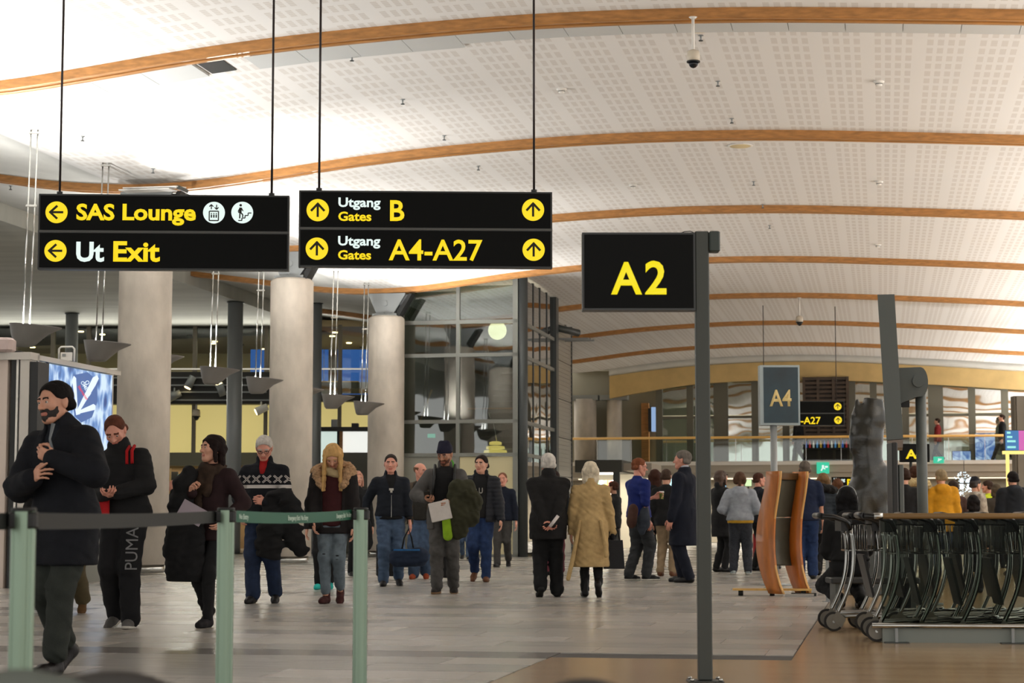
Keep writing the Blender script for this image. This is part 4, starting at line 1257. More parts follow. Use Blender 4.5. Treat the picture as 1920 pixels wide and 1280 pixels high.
def poly(pts, name, m, lift=0.0):
    o = onscreen([sc(*p) for p in pts], name, m); o.location.x = lift; return o
poly([(136, 702), (160, 697), (178, 712), (180, 752), (170, 782), (150, 792), (138, 780), (128, 735)], 'watch_dial', emat('dial_blue', rgb(62, 98, 158), 1), -.004)
poly([(141, 769), (170, 707), (178, 703), (181, 709), (175, 722), (145, 773)], 'watch_hand', E_hand)
poly([(144, 770), (172, 757), (176, 760), (175, 768), (146, 775)], 'watch_hand', E_hand, .0005)
poly([(140, 766), (131, 712), (134, 704), (138, 708), (142, 764)], 'watch_hand', E_hand, .001)
poly([(138, 766), (146, 765), (147, 776), (140, 778)], 'watch_hub', E_hand, .0015)
def screen_text(s_, px, py, size, m, ang):
    o = text_obj('advert_lettering', s_, size, m, scr, depth=.0, bold=.015)
    c, s2 = math.cos(ang), math.sin(ang)
    for v in o.data.vertices:
        X_, Y_ = v.co.x * c - v.co.y * s2, v.co.x * s2 + v.co.y * c
        yy, zz = sc(px + X_, py - Y_); v.co = (.1285, yy, zz)
    o.rotation_euler = (0, 0, 0)
screen_text('\u03a9', 153, 716, 11, E_hand, -.9)
screen_text('OMEGA', 146, 716, 9, E_hand, -1.0)
screen_text('Seamaster', 141, 724, 7.5, emat('script_red', rgb(225, 40, 60), 1), -1.0)
# things on top of the kiosk
o = MB().bevbox((0, 0, .1), (.3, .3, .2), .05).build('packing_box', mat('pinkish_box', rgb(190, 172, 166), .7, noise=.1, nscale=6))
o.location = at(6, 656, g.y + .1); o.location.z = kh + .001; tag(o, 'rounded pinkish box on top of the advert kiosk', 'box')
pq = at(138, 678, g.y + 1.6); t = thing('floodlight', 'small white framed device standing on the kiosk roof', 'device', (hall(0, 0).x, 0, 0))
pw = g + hall(-.06, 1.35); t.location = (pw.x, pw.y, kh - .02)
MB().box((0, 0, .07), (.16, .05, .12)).build('body', M_white, t)
q = MB(); q.tube([(-.11, 0, 0), (-.11, 0, .18), (-.08, 0, .21), (.08, 0, .21), (.11, 0, .18), (.11, 0, 0)], .014, 8); q.build('bracket', M_white, t)
MB().box((-.03, -.03, .09), (.05, .01, .04)).build('plate', M_steel, t)
q = MB(); q.tube([g + hall(-.6, .1, kh + .02), g + hall(-.25, .2, kh + .03), g + hall(-.05, .4, kh - .03), g + hall(.04, .7, kh - .16)], .012, 6)
tag(q.build('power_cable', M_black), 'black cable from the kiosk roof to the screen', 'cable')

# ================================================================== CEILING DEVICES
def on_ceiling(px, py):
    r = ray(px, py)
    lo_, hi_ = 5.0, 90.0
    for _ in range(50):
        m_ = (lo_ + hi_) / 2; P = r * (m_ / r.y); u = P.x * CT - P.y * ST
        if CAMH + P.z < zc(max(-17.4, min(10.9, u))) + ZOFF: lo_ = m_
        else: hi_ = m_
    P = r * (lo_ / r.y); return Vector((P.x, P.y, CAMH + P.z)), lo_
det_lab = ['leftmost smoke detector, above the gates sign rod', 'smoke detector nearest the top right', 'smoke detector left of centre between second and third beams', 'smoke detector right of centre between second and third beams', 'small smoke detector at right between third and fourth beams']
for (px, py), lb in zip(((1053, 166), (1648, 152), (1187, 346), (1648, 340), (1646, 458)), det_lab):
    p, d = on_ceiling(px, py)
    t = thing('smoke_detector', lb, 'smoke detector', p, 0, 'ceiling smoke detectors')
    MB().lathe([(.075, 0), (.075, -.02), (.06, -.03)][::-1], n=20).build('base', M_white, t)
    MB().lathe([(.02, -.075), (.045, -.065), (.05, -.03)], n=20).build('sensor', M_white, t)
    MB().lathe([(.052, -.048), (.052, -.04)], n=20).build('slot_ring', M_dsteel, t)
spr_lab = dict(zip([660, 755, 833, 897, 155, 287, 1346, 1372, 1430, 1413, 1314, 20, 780, 1443], ['above the gates sign, nearest the first beam', 'second down the ceiling above the gates sign', 'third down the ceiling above the gates sign', 'just above the second beam over the gates sign', 'on the bright ceiling at the far left', 'above the gap in the lounge sign rods', 'just right of and below the large dome camera', 'above the crest of the second beam', 'above the third beam right of the A2 sign', 'below the second beam right of centre', 'beside the stem of the large dome camera', 'at the left edge below the second beam', 'under the gates sign near the third column', 'below the third beam right of the A2 sign']))
for px, py in ((660, 104), (755, 186), (833, 254), (897, 311), (155, 255), (287, 316), (1346, 152), (1372, 222), (1430, 383), (1413, 340), (1314, 66), (20, 348), (780, 545), (1443, 422)):
    p, d = on_ceiling(px, py)
    t = thing('sprinkler_head', 'tiny sprinkler head ' + spr_lab[px], 'sprinkler', p, 0, 'ceiling sprinklers')
    MB().lathe([(.035, -.008), (.035, 0)], n=12).build('escutcheon', M_steel, t)
    MB().lathe([(.012, -.07), (.012, -.008)], n=8).build('stem', M_steel, t)
    MB().lathe([(.03, -.078), (.03, -.07)], n=12).build('deflector', M_dsteel, t)
for (px, py), lb in zip(((1310, 54), (1388, 273)), ('flat cream disc on the ceiling behind the large dome camera', 'flat cream disc on the ceiling below the second beam')):
    p, d = on_ceiling(px, py)
    t = thing('ceiling_speaker', lb, 'speaker', p, 0, 'round ceiling discs')
    MB().lathe([(.0, -.016), (.17, -.016), (.2, 0)], n=28).build('grille', mat('disc_cream', rgb(214, 196, 150), .6), t)
    MB().lathe([(.2, -.012), (.215, -.012), (.215, 0)], n=28).build('rim', M_white, t)
# lamp boards leaning in the ceiling above the lounge sign
p = at(290, 352, 33.2)
t = thing('light_reflector', 'pale folded reflector panels under the beam above the lounge sign', 'reflector', p, -TH)
MB().box((0, 0, 0), (.95, .5, .02), M=Matrix.Rotation(.12, 3, 'X')).build('panel', M_white, t)
MB().box((-.1, -.05, -.05), (.9, .4, .02), M=Matrix.Rotation(.05, 3, 'X')).build('panel', M_white, t)
MB().box((.48, .05, -.03), (.06, .4, .06), M=Matrix.Rotation(.3, 3, 'Y')).build('edge', M_dsteel, t)

# ================================================================== LUGGAGE TROLLEYS
M_tube = mat('trolley_chrome', rgb(150, 150, 146), .18, 1.0); M_tyre = mat('trolley_tyre', rgb(36, 34, 32), .7); M_hub = mat('trolley_hub', rgb(120, 116, 106), .45, .3)
M_grip = mat('trolley_grip', rgb(20, 20, 20), .3); M_plast = mat('trolley_plastic', rgb(30, 29, 30), .45)
def bez(p0, p1, p2, p3, n=14):
    return [tuple((1 - t)**3 * a + 3 * (1 - t)**2 * t * b + 3 * (1 - t) * t * t * c + t**3 * d for a, b, c, d in zip(p0, p1, p2, p3)) for t in [i / n for i in range(n + 1)]]
def make_trolley():
    t = thing('luggage_trolley', 'x', 'trolley')
    for s in (-1, 1):
        y = s * .27
        w = MB(); w.tube([(.0, y - .02, .08), (.0, y + .02, .08)], .08, 28); wo = w.build('wheel', M_tyre, t)
        w = MB(); w.tube([(.0, y - .024, .08), (.0, y + .024, .08)], .062, 24); w.build('hub', M_hub, wo)
        w = MB(); w.tube([(.0, y - .03, .08), (.0, y + .03, .08)], .012, 10); w.build('axle_cap', M_tube, wo)
        q = MB(); q.prism([(-.02, .10), (.06, .03), (.10, .10), (.03, .17)], y - .032, y + .032, 'y'); q.build('wheel_guard', M_hub, t)
        q = MB(); q.tube(bez((.02, y, .12), (.12, y, .32), (.22, y, .5), (.15, y, .84), 18), .017, 10); q.build('upright', M_tube, t)
        q = MB(); q.tube([(.15, y, .84), (.12, y, .9), (.02, y, .935), (-.08, y, .945)], .022, 10); q.build('handle_arm', M_grip, t)
        q = MB(); q.tube([(.03, y, .12), (.3, y * .9, .13), (.72, y * .7, .15), (.86, y * .5, .17)], .016, 8); q.build('deck_tube', M_tube, t)
    q = MB(); q.tube([(-.08, -.27, .945), (-.1, -.2, .95), (-.1, .2, .95), (-.08, .27, .945)], .024, 12); q.build('handle', M_grip, t)
    q = MB(); q.box((.12, 0, .87), (.09, .5, .1)); q.build('sign_holder', M_plast, t)
    q = MB(); q.tube([(.0, -.25, .08), (.0, .25, .08)], .014, 8); q.build('rear_axle', M_tube, t)
    for y in (-.12, 0, .12):
        q = MB(); q.tube([(.06, y, .14), (.8, y * .8, .165)], .012, 8); q.build('deck_bar', M_tube, t)
    q = MB(); q.tube(bez((.86, -.135, .17), (.95, -.1, .18), (.95, .1, .18), (.86, .135, .17)), .018, 8); q.build('front_bumper', M_tube, t)
    w = MB(); w.tube([(.78, -.02, .05), (.78, .02, .05)], .05, 18); w.build('castor', M_tyre, t)
    w = MB(); w.box((.78, 0, .115), (.05, .06, .05)); w.build('castor_fork', M_tube, t)
    # wire basket
    q = MB(); x0, x1, y0, y1, z0, z1 = .13, .36, -.25, .25, .66, .875
    for z in (z0, z1):
        q.tube([(x0, y0, z), (x1, y0, z), (x1, y1, z), (x0, y1, z)], .008, 6, closed=True)
    bk = q.build('basket', M_tube, t)
    q = MB()
    for i in range(7):
        x = x0 + (x1 - x0) * i / 6
        for y in (y0, y1): q.tube([(x, y, z0), (x, y, z1)], .0035, 5)
    for i in range(14):
        y = y0 + (y1 - y0) * i / 13
        q.tube([(x0, y, z0), (x1, y, z0)], .0035, 5); q.tube([(x1, y, z0), (x1, y, z1)], .0035, 5)
    q.build('wires', M_tube, bk)
    q = MB(); q.bbox(.34, .352, -.24, .24, .70, .86); q.build('basket_plate', M_plast, t)
    q = MB(); q.box((.30, 0, .45), (.02, .44, .36), M=Matrix.Rotation(-.22, 3, 'Y')); q.build('back_board', M_plast, t)
    return t
tro = make_trolley()
spots = []
pa = gnd(1567, 1183)
for i in range(6): spots.append((pa.x + .252 * i, pa.y + .27 - .02 * i, -.06, 'back'))
pb = gnd(1652, 1203)
for i in range(8): spots.append((pb.x + .30 * i, pb.y + .30 - .035 * i, -.1, 'front'))
lab_t = {('back', 0): 'leftmost luggage trolley, its double wheels clear of the glass', ('back', 1): 'second luggage trolley from the left, beside the end of the glass'}
cnt = {'back': 0, 'front': 0}
ordn = ['first', 'second', 'third', 'fourth', 'fifth', 'sixth', 'seventh', 'eighth']
for i, (x, y, rz, row) in enumerate(spots):
    o = tro if i == 0 else copy_tree(tro)
    o.location = (x, y, 0); o.rotation_euler = (0, 0, rz); o['group'] = 'nested luggage trolleys'
    n_ = cnt[row]; cnt[row] += 1
    o['label'] = lab_t.get((row, n_), '%s chrome luggage trolley of the %s row %s the glass rail' % (ordn[n_], 'rear' if row == 'back' else 'front', 'behind'))
# glass rail in front of the trolleys
pr = gnd(1655, 1204)
t = thing('trolley_bay_rail', 'glass panel with a wooden handrail and low steel guard before the trolleys', 'railing', (pr.x, pr.y, 0), math.radians(-6))
zr = at(1655, 967, pr.y).z
MB().tube([(-.02, .05, zr), (2.2, .05, zr)], .022, 14).build('handrail', mat('handrail_wood', rgb(142, 112, 70), .4), t)
MB().tube([(-.045, .05, zr), (.02, .05, zr)], .0225, 14).build('rail_end', M_chrome, t)
MB().bbox(0, 1.15, .045, .057, .02, zr - .03).build('pane', G_dark2 if 'G_dark2' in globals() else glass_mat('rail_glass', (.58, .62, .58, 1), -.037), t)
MB().bbox(1.16, 2.2, .045, .057, .02, zr - .03).build('pane', bpy.data.materials['rail_glass'], t)
MB().bbox(0, 2.2, -.0, .12, .0, .105).build('kerb', mat('kerb_alu', rgb(128, 134, 128), .5, .3), t)
MB().tube([(-.08, -.05, .128), (2.2, -.05, .128)], .02, 14).build('guard_tube', M_chrome, t)
for x in (.10, .95, 1.8):
    MB().box((x, -.04, .06), (.022, .02, .12)).build('guard_bracket', M_steel, t)
    MB().bbox(x - .09, x + .09, -.12, -.0, .0, .006).build('foot_plate', M_dsteel, t)

# ================================================================== WOODEN STAND
ps = gnd(1480, 1117)
t = thing('brochure_stand', 'curved orange wooden stand with a grey back panel on a flat base', 'stand', (ps.x, ps.y, 0), math.radians(30))
M_or = mat('orange_wood', rgb(190, 112, 40), .4, noise=.25, nscale=4, stretch=(3, 3, 1), coat=.2)
M_edge = mat('ply_edge', rgb(206, 158, 92), .5)
CV = [(.00, .03), (.08, .16), (.145, .32), (.185, .5), (.195, .68), (.17, .88), (.12, 1.08), (.07, 1.26), (.035, 1.42), (.03, 1.5)]
def ribbon(name, x0, x1, d0, d1, zmin, zmax, m, parent):
    """curved panel between local x0..x1 whose front and back edges follow the S curve at d0 and d1"""
    q = MB(); pts = []
    for i in range(25):
        z = zmin + (zmax - zmin) * i / 24
        yy = float(np.interp(z, [c[1] for c in CV], [c[0] for c in CV])); pts.append((yy, z))
    for yy, z in pts:
        k_ = 1.0 if d1 - d0 < .1 else (.78 + .35 * math.sin(min(1, z / 1.3) * PI))
        for x in (x0, x1):
            for y in (yy + d0 * k_, yy + d1 * k_): q.v.append((x, y, z))
    n = len(pts)
    for i in range(n - 1):
        o_ = i * 4
        for a_, b_ in ((0, 1), (1, 3), (3, 2), (2, 0)): q.f.append((o_ + a_, o_ + b_, o_ + 4 + b_, o_ + 4 + a_)); q.smooth.append(True)
    q.f += [(0, 1, 3, 2), (n * 4 - 4, n * 4 - 3, n * 4 - 1, n * 4 - 2)]; q.smooth += [False] * 2
    return q.build(name, m, parent)
for x0, x1 in ((-.22, -.185), (.185, .22)):
    sp = ribbon('side_panel', x0, x1, -.15, .15, .03, 1.5, M_or, t)
    ribbon('edge_band', x0 + .002, x1 - .002, -.20 if False else -.158, -.148, .03, 1.5, M_edge, sp)
ribbon('back_panel', -.185, .185, .03, .05, .95, 1.40, mat('stand_grey', rgb(74, 76, 66), .5), t)
ribbon('back_panel', -.185, .185, .03, .05, .36, .94, mat('stand_grey', rgb(74, 76, 66), .5), t)
ribbon('top_rail', -.185, .185, .0, .05, 1.40, 1.48, mat('brown_rail', rgb(98, 72, 42), .5), t)
MB().box((-.05, -.26, .016), (.34, .2, .032), M=Matrix.Rotation(math.radians(-38), 3, 'Z')).build('base_block', mat('base_white', rgb(150, 146, 140), .5), t)
MB().box((.18, -.05, .018), (.30, .2, .036), M=Matrix.Rotation(math.radians(-38), 3, 'Z')).build('base_block', M_black, t)
MB().box((-.12, .18, .075), (.95, .14, .024), M=Matrix.Rotation(math.radians(-38), 3, 'Z')).build('base_board', M_woodpale, t)
for x, y in ((-.42, .41), (-.12, .18), (.17, -.06)):
    MB().lathe([(.03, 0), (.03, .065)], (x, y, 0), 12).build('foot', M_black, t)

# ================================================================== STONE TORSO
Ys = 24.5; k = FPX / Ys; p = at(1632, 900, Ys)
t = thing('stone_torso', 'dark polished stone torso sculpture behind the trolleys', 'sculpture', (p.x, Ys, 0))
S = lambda px, py: ((px - 1632) / k, 0, at(1632, py, Ys).z)
fl = Field(.06)
fl.chain([S(1640, 752), S(1636, 785), S(1627, 820), S(1628, 850), S(1630, 900), S(1632, 930)], [.13, .17, .19, .17, .20, .19], flat=.8)
fl.chain([S(1610, 752), S(1612, 785), S(1612, 830)], [.03, .07, .10], flat=.8)
fl.seg(S(1612, 780), S(1608, 840), .07, .08)
fl.seg(S(1650, 880), S(1652, 920), .11, .12)
fl.seg(S(1615, 920), S(1612, 1010), .17, .14); fl.seg(S(1645, 920), S(1645, 1010), .14, .12)
fl.cut((.1, 0, 1), S(1632, 746)[2] + .1 * 0)
fl.wr = wrinkle(.005, 3, .35)
fl.cut((0, 0, -1), -.55)
sdf_obj('torso', fl, .018, mat('polished_stone', rgb(44, 44, 38), .22, noise=.35, nscale=9, bump=.1, bscale=40), t)
MB().bevbox((0, 0, .28), (.6, .6, .56), .02).build('plinth', M_dsteel, t)

# ================================================================== DISPLAY ARM (right)
Yd = 21.5; k = FPX / Yd; p = at(1731, 1000, Yd)
t = thing('display_pole', 'grey pole with a hinged arm holding a tall tilted display slab', 'display', (p.x, Yd, 0), -math.atan(716 / FPX))
D = lambda px, py: ((px - 1731) / k, at(1731, py, Yd).z)
M_disp = mat('display_grey', rgb(88, 94, 92), .5, .15)
MB().lathe([(.058, .02), (.058, D(0, 715)[1])], n=24).build('pole', M_disp, t)
MB().lathe([(.2, 0), (.2, .02)], n=24).build('base', M_disp, t)
a = [D(1655, 561), D(1686, 561), D(1697, 826), D(1667, 828)]
MB().prism(a, -.55, .35, 'y').build('slab', M_disp, t)
MB().prism([D(1668, 829), D(1697, 827), D(1696, 842), D(1670, 842)], -.55, .35, 'y').build('slab_foot', mat('foot_beige', rgb(120, 108, 98), .5), t)
q = MB(); pts = [D(1692, 690)] + [(D(1731, 717)[0] + 14 / k * math.cos(a_), D(1731, 717)[1] + 28 / k * math.sin(a_)) for a_ in [1.5 - .35 * i for i in range(9)]] + [D(1722, 745), D(1693, 757)]
q.prism(pts, -.1, .1, 'y'); q.build('arm', M_disp, t)
MB().tube([(D(1727, 716)[0], -.13, D(0, 716)[1]), (D(1727, 716)[0], .13, D(0, 716)[1])], .062, 20).build('hinge', M_disp, t)
MB().box((D(1700, 0)[0], 0, D(0, 757)[1]), (.12, .08, .07)).build('cable_clamp', M_black, t)
Yk = 20.5; k = FPX / Yk; p = at(1680, 1000, Yk)
t = thing('slim_terminal', 'slim black and grey upright terminal beside the stone torso', 'terminal', (p.x, Yk, 0))
MB().bevbox((-.025, 0, .86), (.06, .3, 1.7), .012).build('screen_back', M_black, t)
MB().bevbox((.05, .02, .75), (.055, .2, 1.46), .01).build('stand', M_disp, t)
MB().bevbox((.01, 0, .01), (.3, .4, .02), .01).build('base', M_dsteel, t)
# low post by the wood edge and cleaning bin
p = gnd(1552, 1128)
t = thing('low_post', 'short grey post at the edge of the wooden floor', 'post', p)
MB().box((0, 0, .27), (.035, .035, .54)).build('shaft', M_steel, t); MB().box((.12, 0, .56), (.28, .05, .05)).build('arm', M_steel, t); MB().box((0, 0, .005), (.1, .1, .01)).build('foot', M_steel, t)
p = gnd(1602, 1102)
o = MB().bevbox((0, 0, .3), (.5, .36, .6), .03).build('shell', mat('case_black', rgb(20, 16, 16), .5))
t = thing('black_suitcase', 'large black suitcase standing behind the leftmost trolley', 'suitcase', p); o.parent = t; o.location.z = .05
for dx in (-.2, .2): MB().lathe([(.03, 0), (.03, .06)], (dx, 0, 0), 10).build('wheel', M_tyre, t)
MB().box((0, 0, .68), (.2, .03, .05)).build('handle', M_black, t)

# ================================================================== FOREGROUND SEATS
def seat(px, py, Y, r, label, m):
    p = at(px, py, Y)
    t = thing('lounge_seat', label, 'seat', (p.x, Y, 0), 0, 'seats at the bottom edge')
    f = Field(.02); zt = p.z
    f.ell((0, 0, zt - r * 1.0), (r, .045, r)); f.ell((0, .01, zt - r * 1.25), (r, .05, r))
    sdf_obj('backrest', f, .012, m, t)
    f = Field(.02); f.ell((0, -.25, zt - .36), (r * 1.05, .24, .05)); sdf_obj('seat_pad', f, .014, m, t)
    MB().tube([(0, -.05, zt - .3), (0, -.2, zt - .38)], .02, 8).build('joint', M_steel, t)
    MB().tube([(0, -.22, .02), (0, -.22, zt - .38)], .03, 10).build('leg', M_steel, t)
    MB().lathe([(.18, 0), (.18, .02)], (0, -.22, 0), 20).build('foot', M_steel, t)
M_seatg = mat('seat_grey', rgb(92, 98, 92), .6); M_seatd = mat('seat_dark', rgb(58, 56, 54), .6)
seat(40, 1252, 2.5, .19, 'blurred grey green seat back at the bottom left corner', M_seatg)
seat(215, 1254, 3.1, .2, 'blurred dark seat back right of the corner seat', M_seatd)
seat(1098, 1269, 2.9, .12, 'blurred dark seat back at the bottom centre', M_seatd)
# ================================================================== PEOPLE
def rx(a): c, s = math.cos(a), math.sin(a); return np.array([[1, 0, 0], [0, c, -s], [0, s, c]])
def rz_(a): c, s = math.cos(a), math.sin(a); return np.array([[c, -s, 0], [s, c, 0], [0, 0, 1]])
def ry(a): c, s = math.cos(a), math.sin(a); return np.array([[c, 0, s], [0, 1, 0], [-s, 0, c]])
def ik(a, t, l1, l2, pole):
    a, t, pole = _v(a), _v(t), _v(pole)
    d = t - a; L = np.linalg.norm(d)
    if L > (l1 + l2) * .998: t = a + d / L * (l1 + l2) * .998; d = t - a; L = np.linalg.norm(d)
    n = d / L; x = (l1 * l1 - l2 * l2 + L * L) / (2 * L); h = math.sqrt(max(l1 * l1 - x * x, 0))
    p = pole - n * (pole @ n); p = p / (np.linalg.norm(p) + 1e-9)
    return a + n * x + p * h, t
SKIN = {}
def skin_mats(tone):
    if tone not in SKIN:
        c = {'fair': rgb(206, 152, 126), 'pink': rgb(210, 146, 124), 'tan': rgb(172, 122, 94), 'pale': rgb(216, 172, 148)}[tone]
        SKIN[tone] = (mat('skin_' + tone, c, .5, noise=.08, nscale=18, bump=.05, bscale=120), mat('lips_' + tone, (c[0] * .72, c[1] * .45, c[2] * .45, 1), .45),
                      mat('eye_white', rgb(215, 208, 200), .3), mat('eye_dark', rgb(34, 26, 22), .2))
    return SKIN[tone]
def cloth(name, col, rough=.85, noise=.18, bump=.25): return mat('cloth_' + name, col, rough, noise=noise, nscale=14, bump=bump, bscale=170, spec=.25)

def head_field(kind='m'):
    f = Field(.02)
    f.ell((0, -.018, .035), (.076, .098, .083)); f.ell((0, .025, -.03), (.061, .066, .085), k=.04)
    f.ell((0, .062, -.093), (.03, .026, .023), k=.03)
    for s in (-1, 1):
        f.seg((s * .052, -.005, -.055), (s * .02, .06, -.098), .02, .016, k=.03)
        f.ell((s * .04, .064, -.018), (.024, .02, .024), k=.02)
        f.ell((s * .078, -.012, -.008), (.009, .021, .033), k=.008)
        f.ell((s * .082, -.02, .004), (.007, .014, .02), k=.006)
    f.seg((-.042, .076, .024), (.042, .076, .024), .013, k=.02)
    f.seg((0, .088, .012), (0, .112, -.026), .0085, .0125, k=.012)
    f.ell((.012, .098, -.03), (.008, .01, .008), k=.008); f.ell((-.012, .098, -.03), (.008, .01, .008), k=.008)
    f.seg((-.02, .086, -.058), (.02, .086, -.058), .006, k=.008); f.seg((-.017, .086, -.067), (.017, .086, -.067), .007, k=.008)
    return f
HEADS = {}
def head_mesh(h):
    if h not in HEADS:
        f = head_field()
        def sock(X, Y, Z):
            d = 1e3
            for s in (-1, 1): d = np.minimum(d, np.sqrt((X - s * .031)**2 + (Y - .097)**2 + (Z - .006)**2) - .0145)
            return d
        f.hole_fn(sock)
        V, F = f.mesh(h)
        e = Field(.0)
        for s in (-1, 1): e.ell((s * .031, .0785, .006), (.0125, .0125, .0115), k=0)
        V2, F2 = e.mesh(max(.0035, h * .7))
        c = V[F].mean(1); mi = np.zeros(len(F), int)
        mi[(np.abs(c[:, 2] + .062) < .011) & (c[:, 1] > .08) & (np.abs(c[:, 0]) < .026)] = 1
        br = (np.abs(c[:, 2] - .026 - .004 * (1 - (np.abs(c[:, 0]) - .03)**2 * 2000)) < .0055) & (c[:, 1] > .06) & (np.abs(np.abs(c[:, 0]) - .031) < .02)
        mi[br] = 4
        c2 = V2[F2].mean(1); m2 = np.full(len(F2), 2)
        m2[((np.abs(c2[:, 0]) - .031)**2 + (c2[:, 2] - .006)**2 < .0062**2) & (c2[:, 1] > .08)] = 3
        # upper lid in the skin material
        m2[(c2[:, 2] > .012)] = 0
        HEADS[h] = (np.concatenate((V, V2)), np.concatenate((F, F2 + len(V))), np.concatenate((mi, m2)))
    return HEADS[h]
def hair_field(style, col=None, down=None):
    """hair in head space; None for a bald head"""
    f = Field(.02); t = .012
    down = np.array([0, 0, -1.]) if down is None else down
    if style in ('short', 'crop', 'grey', 'receding'):
        t = {'crop': .007, 'short': .014, 'grey': .012, 'receding': .008}[style]
        f.ell((0, -.02, .036), (.076 + t, .098 + t, .083 + t)); f.seg((-.06, -.07, -.02), (.06, -.07, -.02), .03 + t * .3)
        fh = .069 if style != 'receding' else .082
        def face(X, Y, Z):
            a = np.maximum(.03 - Y + np.maximum(0, Z - .03) * .5 - .012 * np.cos(X * 55), Z - fh - .012 * np.cos(X * 40))      # face in front of the hairline
            b = np.maximum(-.035 - Y, Z - .012 - np.abs(Y + .0) * .35)                     # ear and cheek zone
            c = np.maximum(Z + .04, -.15 - Y)
            return np.minimum(np.minimum(a, b), Z + .078)
        f.hole_fn(face)
        f.wr = wrinkle(.0016, 5, 2.6)
    elif style == 'ring':      # balding
        f.ell((0, -.02, .03), (.084, .105, .08)); f.cut((0, 0, 1), .055); f.cut((0, 0, -1), .07); f.cut((0, 1, -.3), .01)
    elif style in ('bob', 'long', 'pony', 'bun'):
        f.ell((0, -.022, .038), (.092, .112, .096)); f.seg((-.05, -.07, .0), (.05, -.07, .0), .055)
        L = {'bob': .10, 'long': .33, 'pony': .02, 'bun': .02}[style]
        for x in (-.075, -.04, 0, .04, .075):
            a = np.array([x, -.055 + (abs(x) - .05) * .3, -.0]); f.seg(a, a + down * (L + .03) + np.array([0, -.015, 0]), .038, .03 if L < .2 else .018)
        for s in (-1, 1):
            a = np.array([s * .077, .015, .03]); f.seg(a, a + down * (L + .04) + np.array([s * .012, 0, 0]), .022, .02)
        if style == 'long':
            for s in (-1, 1):
                a = np.array([s * .082, .045, .05]); f.seg(a, a + down * .38 + np.array([s * .02, -.01, 0]), .02, .014)
        if style == 'pony': f.seg((0, -.11, .03), (0, -.12, -.2), .03, .018)
        def face(X, Y, Z): return np.sqrt((X / .066)**2 + ((Y - .09) / .075)**2 + ((Z + .03) / .098)**2) * .066 - .066
        f.hole_fn(face)
        f.wr = wrinkle(.0025, 8, 2.2)
    elif style == 'beanie':
        f.ell((0, -.018, .045), (.088, .11, .1)); f.seg((-.03, -.03, .12), (.03, -.03, .12), .04)
        n = np.array([0, -.35, .93]); o = np.array([0, .08, .038]); f.cut(-n, -(n @ o)); f.wr = wrinkle(.003, 4, 3)
    elif style == 'cap':
        f.ell((0, -.018, .045), (.086, .108, .088)); f.cut((0, 0, -1), -.045); f.seg((-.04, .08, .052), (.04, .08, .052), .03, flat=.3, fv=(0, 0, 1)); f.seg((-.03, .13, .045), (.03, .13, .045), .025, flat=.3, fv=(0, 0, 1))
    else: return None
    return f
def beard_field():
    f = Field(.015)
    f.ell((0, .026, -.045), (.0645, .069, .078)); f.ell((0, .062, -.093), (.031, .0275, .0245), k=.03)
    f.cut((0, .5, 1), .012)
    f.cut((0, 0, 1), .005)
    f.cut((0, -1, 0), .012)
    def mouth(X, Y, Z): return np.sqrt((X / .024)**2 + ((Z + .062) / .009)**2) * .009 - .009 + np.where(Y < .05, 1, 0)
    f.hole_fn(mouth); f.wr = wrinkle(.002, 9, 6)
    return f

def hand_mesh(h, side, curl=.35, spread=.0, point=False, thumb=.0):
    """fingers along +Y, palm facing -Z; side = +1 puts the thumb at -X (right hand, palm down)"""
    f = Field(.009)
    f.ell((0, .045, 0), (.04, .052, .0165), k=.02); f.seg((-.018, .02, 0), (-.025, .085, 0), .014, .012); f.seg((.02, .02, 0), (.026, .078, 0), .014, .011)
    f.seg((0, -.03, 0), (0, .02, 0), .025, .027, flat=.75, fv=(0, 0, 1), k=.02)
    base = [(-.029, .088), (-.0095, .094), (.0105, .090), (.029, .08)]
    lens = [(.04, .024, .02), (.044, .028, .021), (.04, .026, .021), (.032, .02, .018)]
    for i, ((x, y), ls) in enumerate(zip(base, lens)):
        c = curl * (1 + .08 * i)
        if point and i == 0: c = .08
        p = np.array([x, y, 0.0]); a = 0.0; r = .0092 - .0006 * i
        dx = (i - 1.5) * (.06 + spread)
        for j, l in enumerate(ls):
            a += c * (.9, 1.15, .8)[j]
            q = p + l * np.array([math.sin(dx), math.cos(a) * math.cos(dx), -math.sin(a)])
            f.seg(p, q, r, r * .9, k=.006); p = q; r *= .9
    p = np.array([-.03, .022, -.006]); a1 = p + np.array([-.026, .028, -.012 - thumb * .02]); a2 = a1 + np.array([-.008 + thumb * .02, .028, -.006 - thumb * .01]); a3 = a2 + np.array([.002 + .012 * thumb, .022, -.004])
    f.seg(p, a1, .014, .011, k=.012); f.seg(a1, a2, .0105, .0095); f.seg(a2, a3, .0095, .008)
    V, F = f.mesh(h, .012)
    if side < 0: V = V * np.array([-1, 1, 1]); F = F[:, ::-1]
    return V, F
def tubes(parent, name, pts, r, m, n=8):
    return MB().tube(pts, r, n).build(name, m, parent)

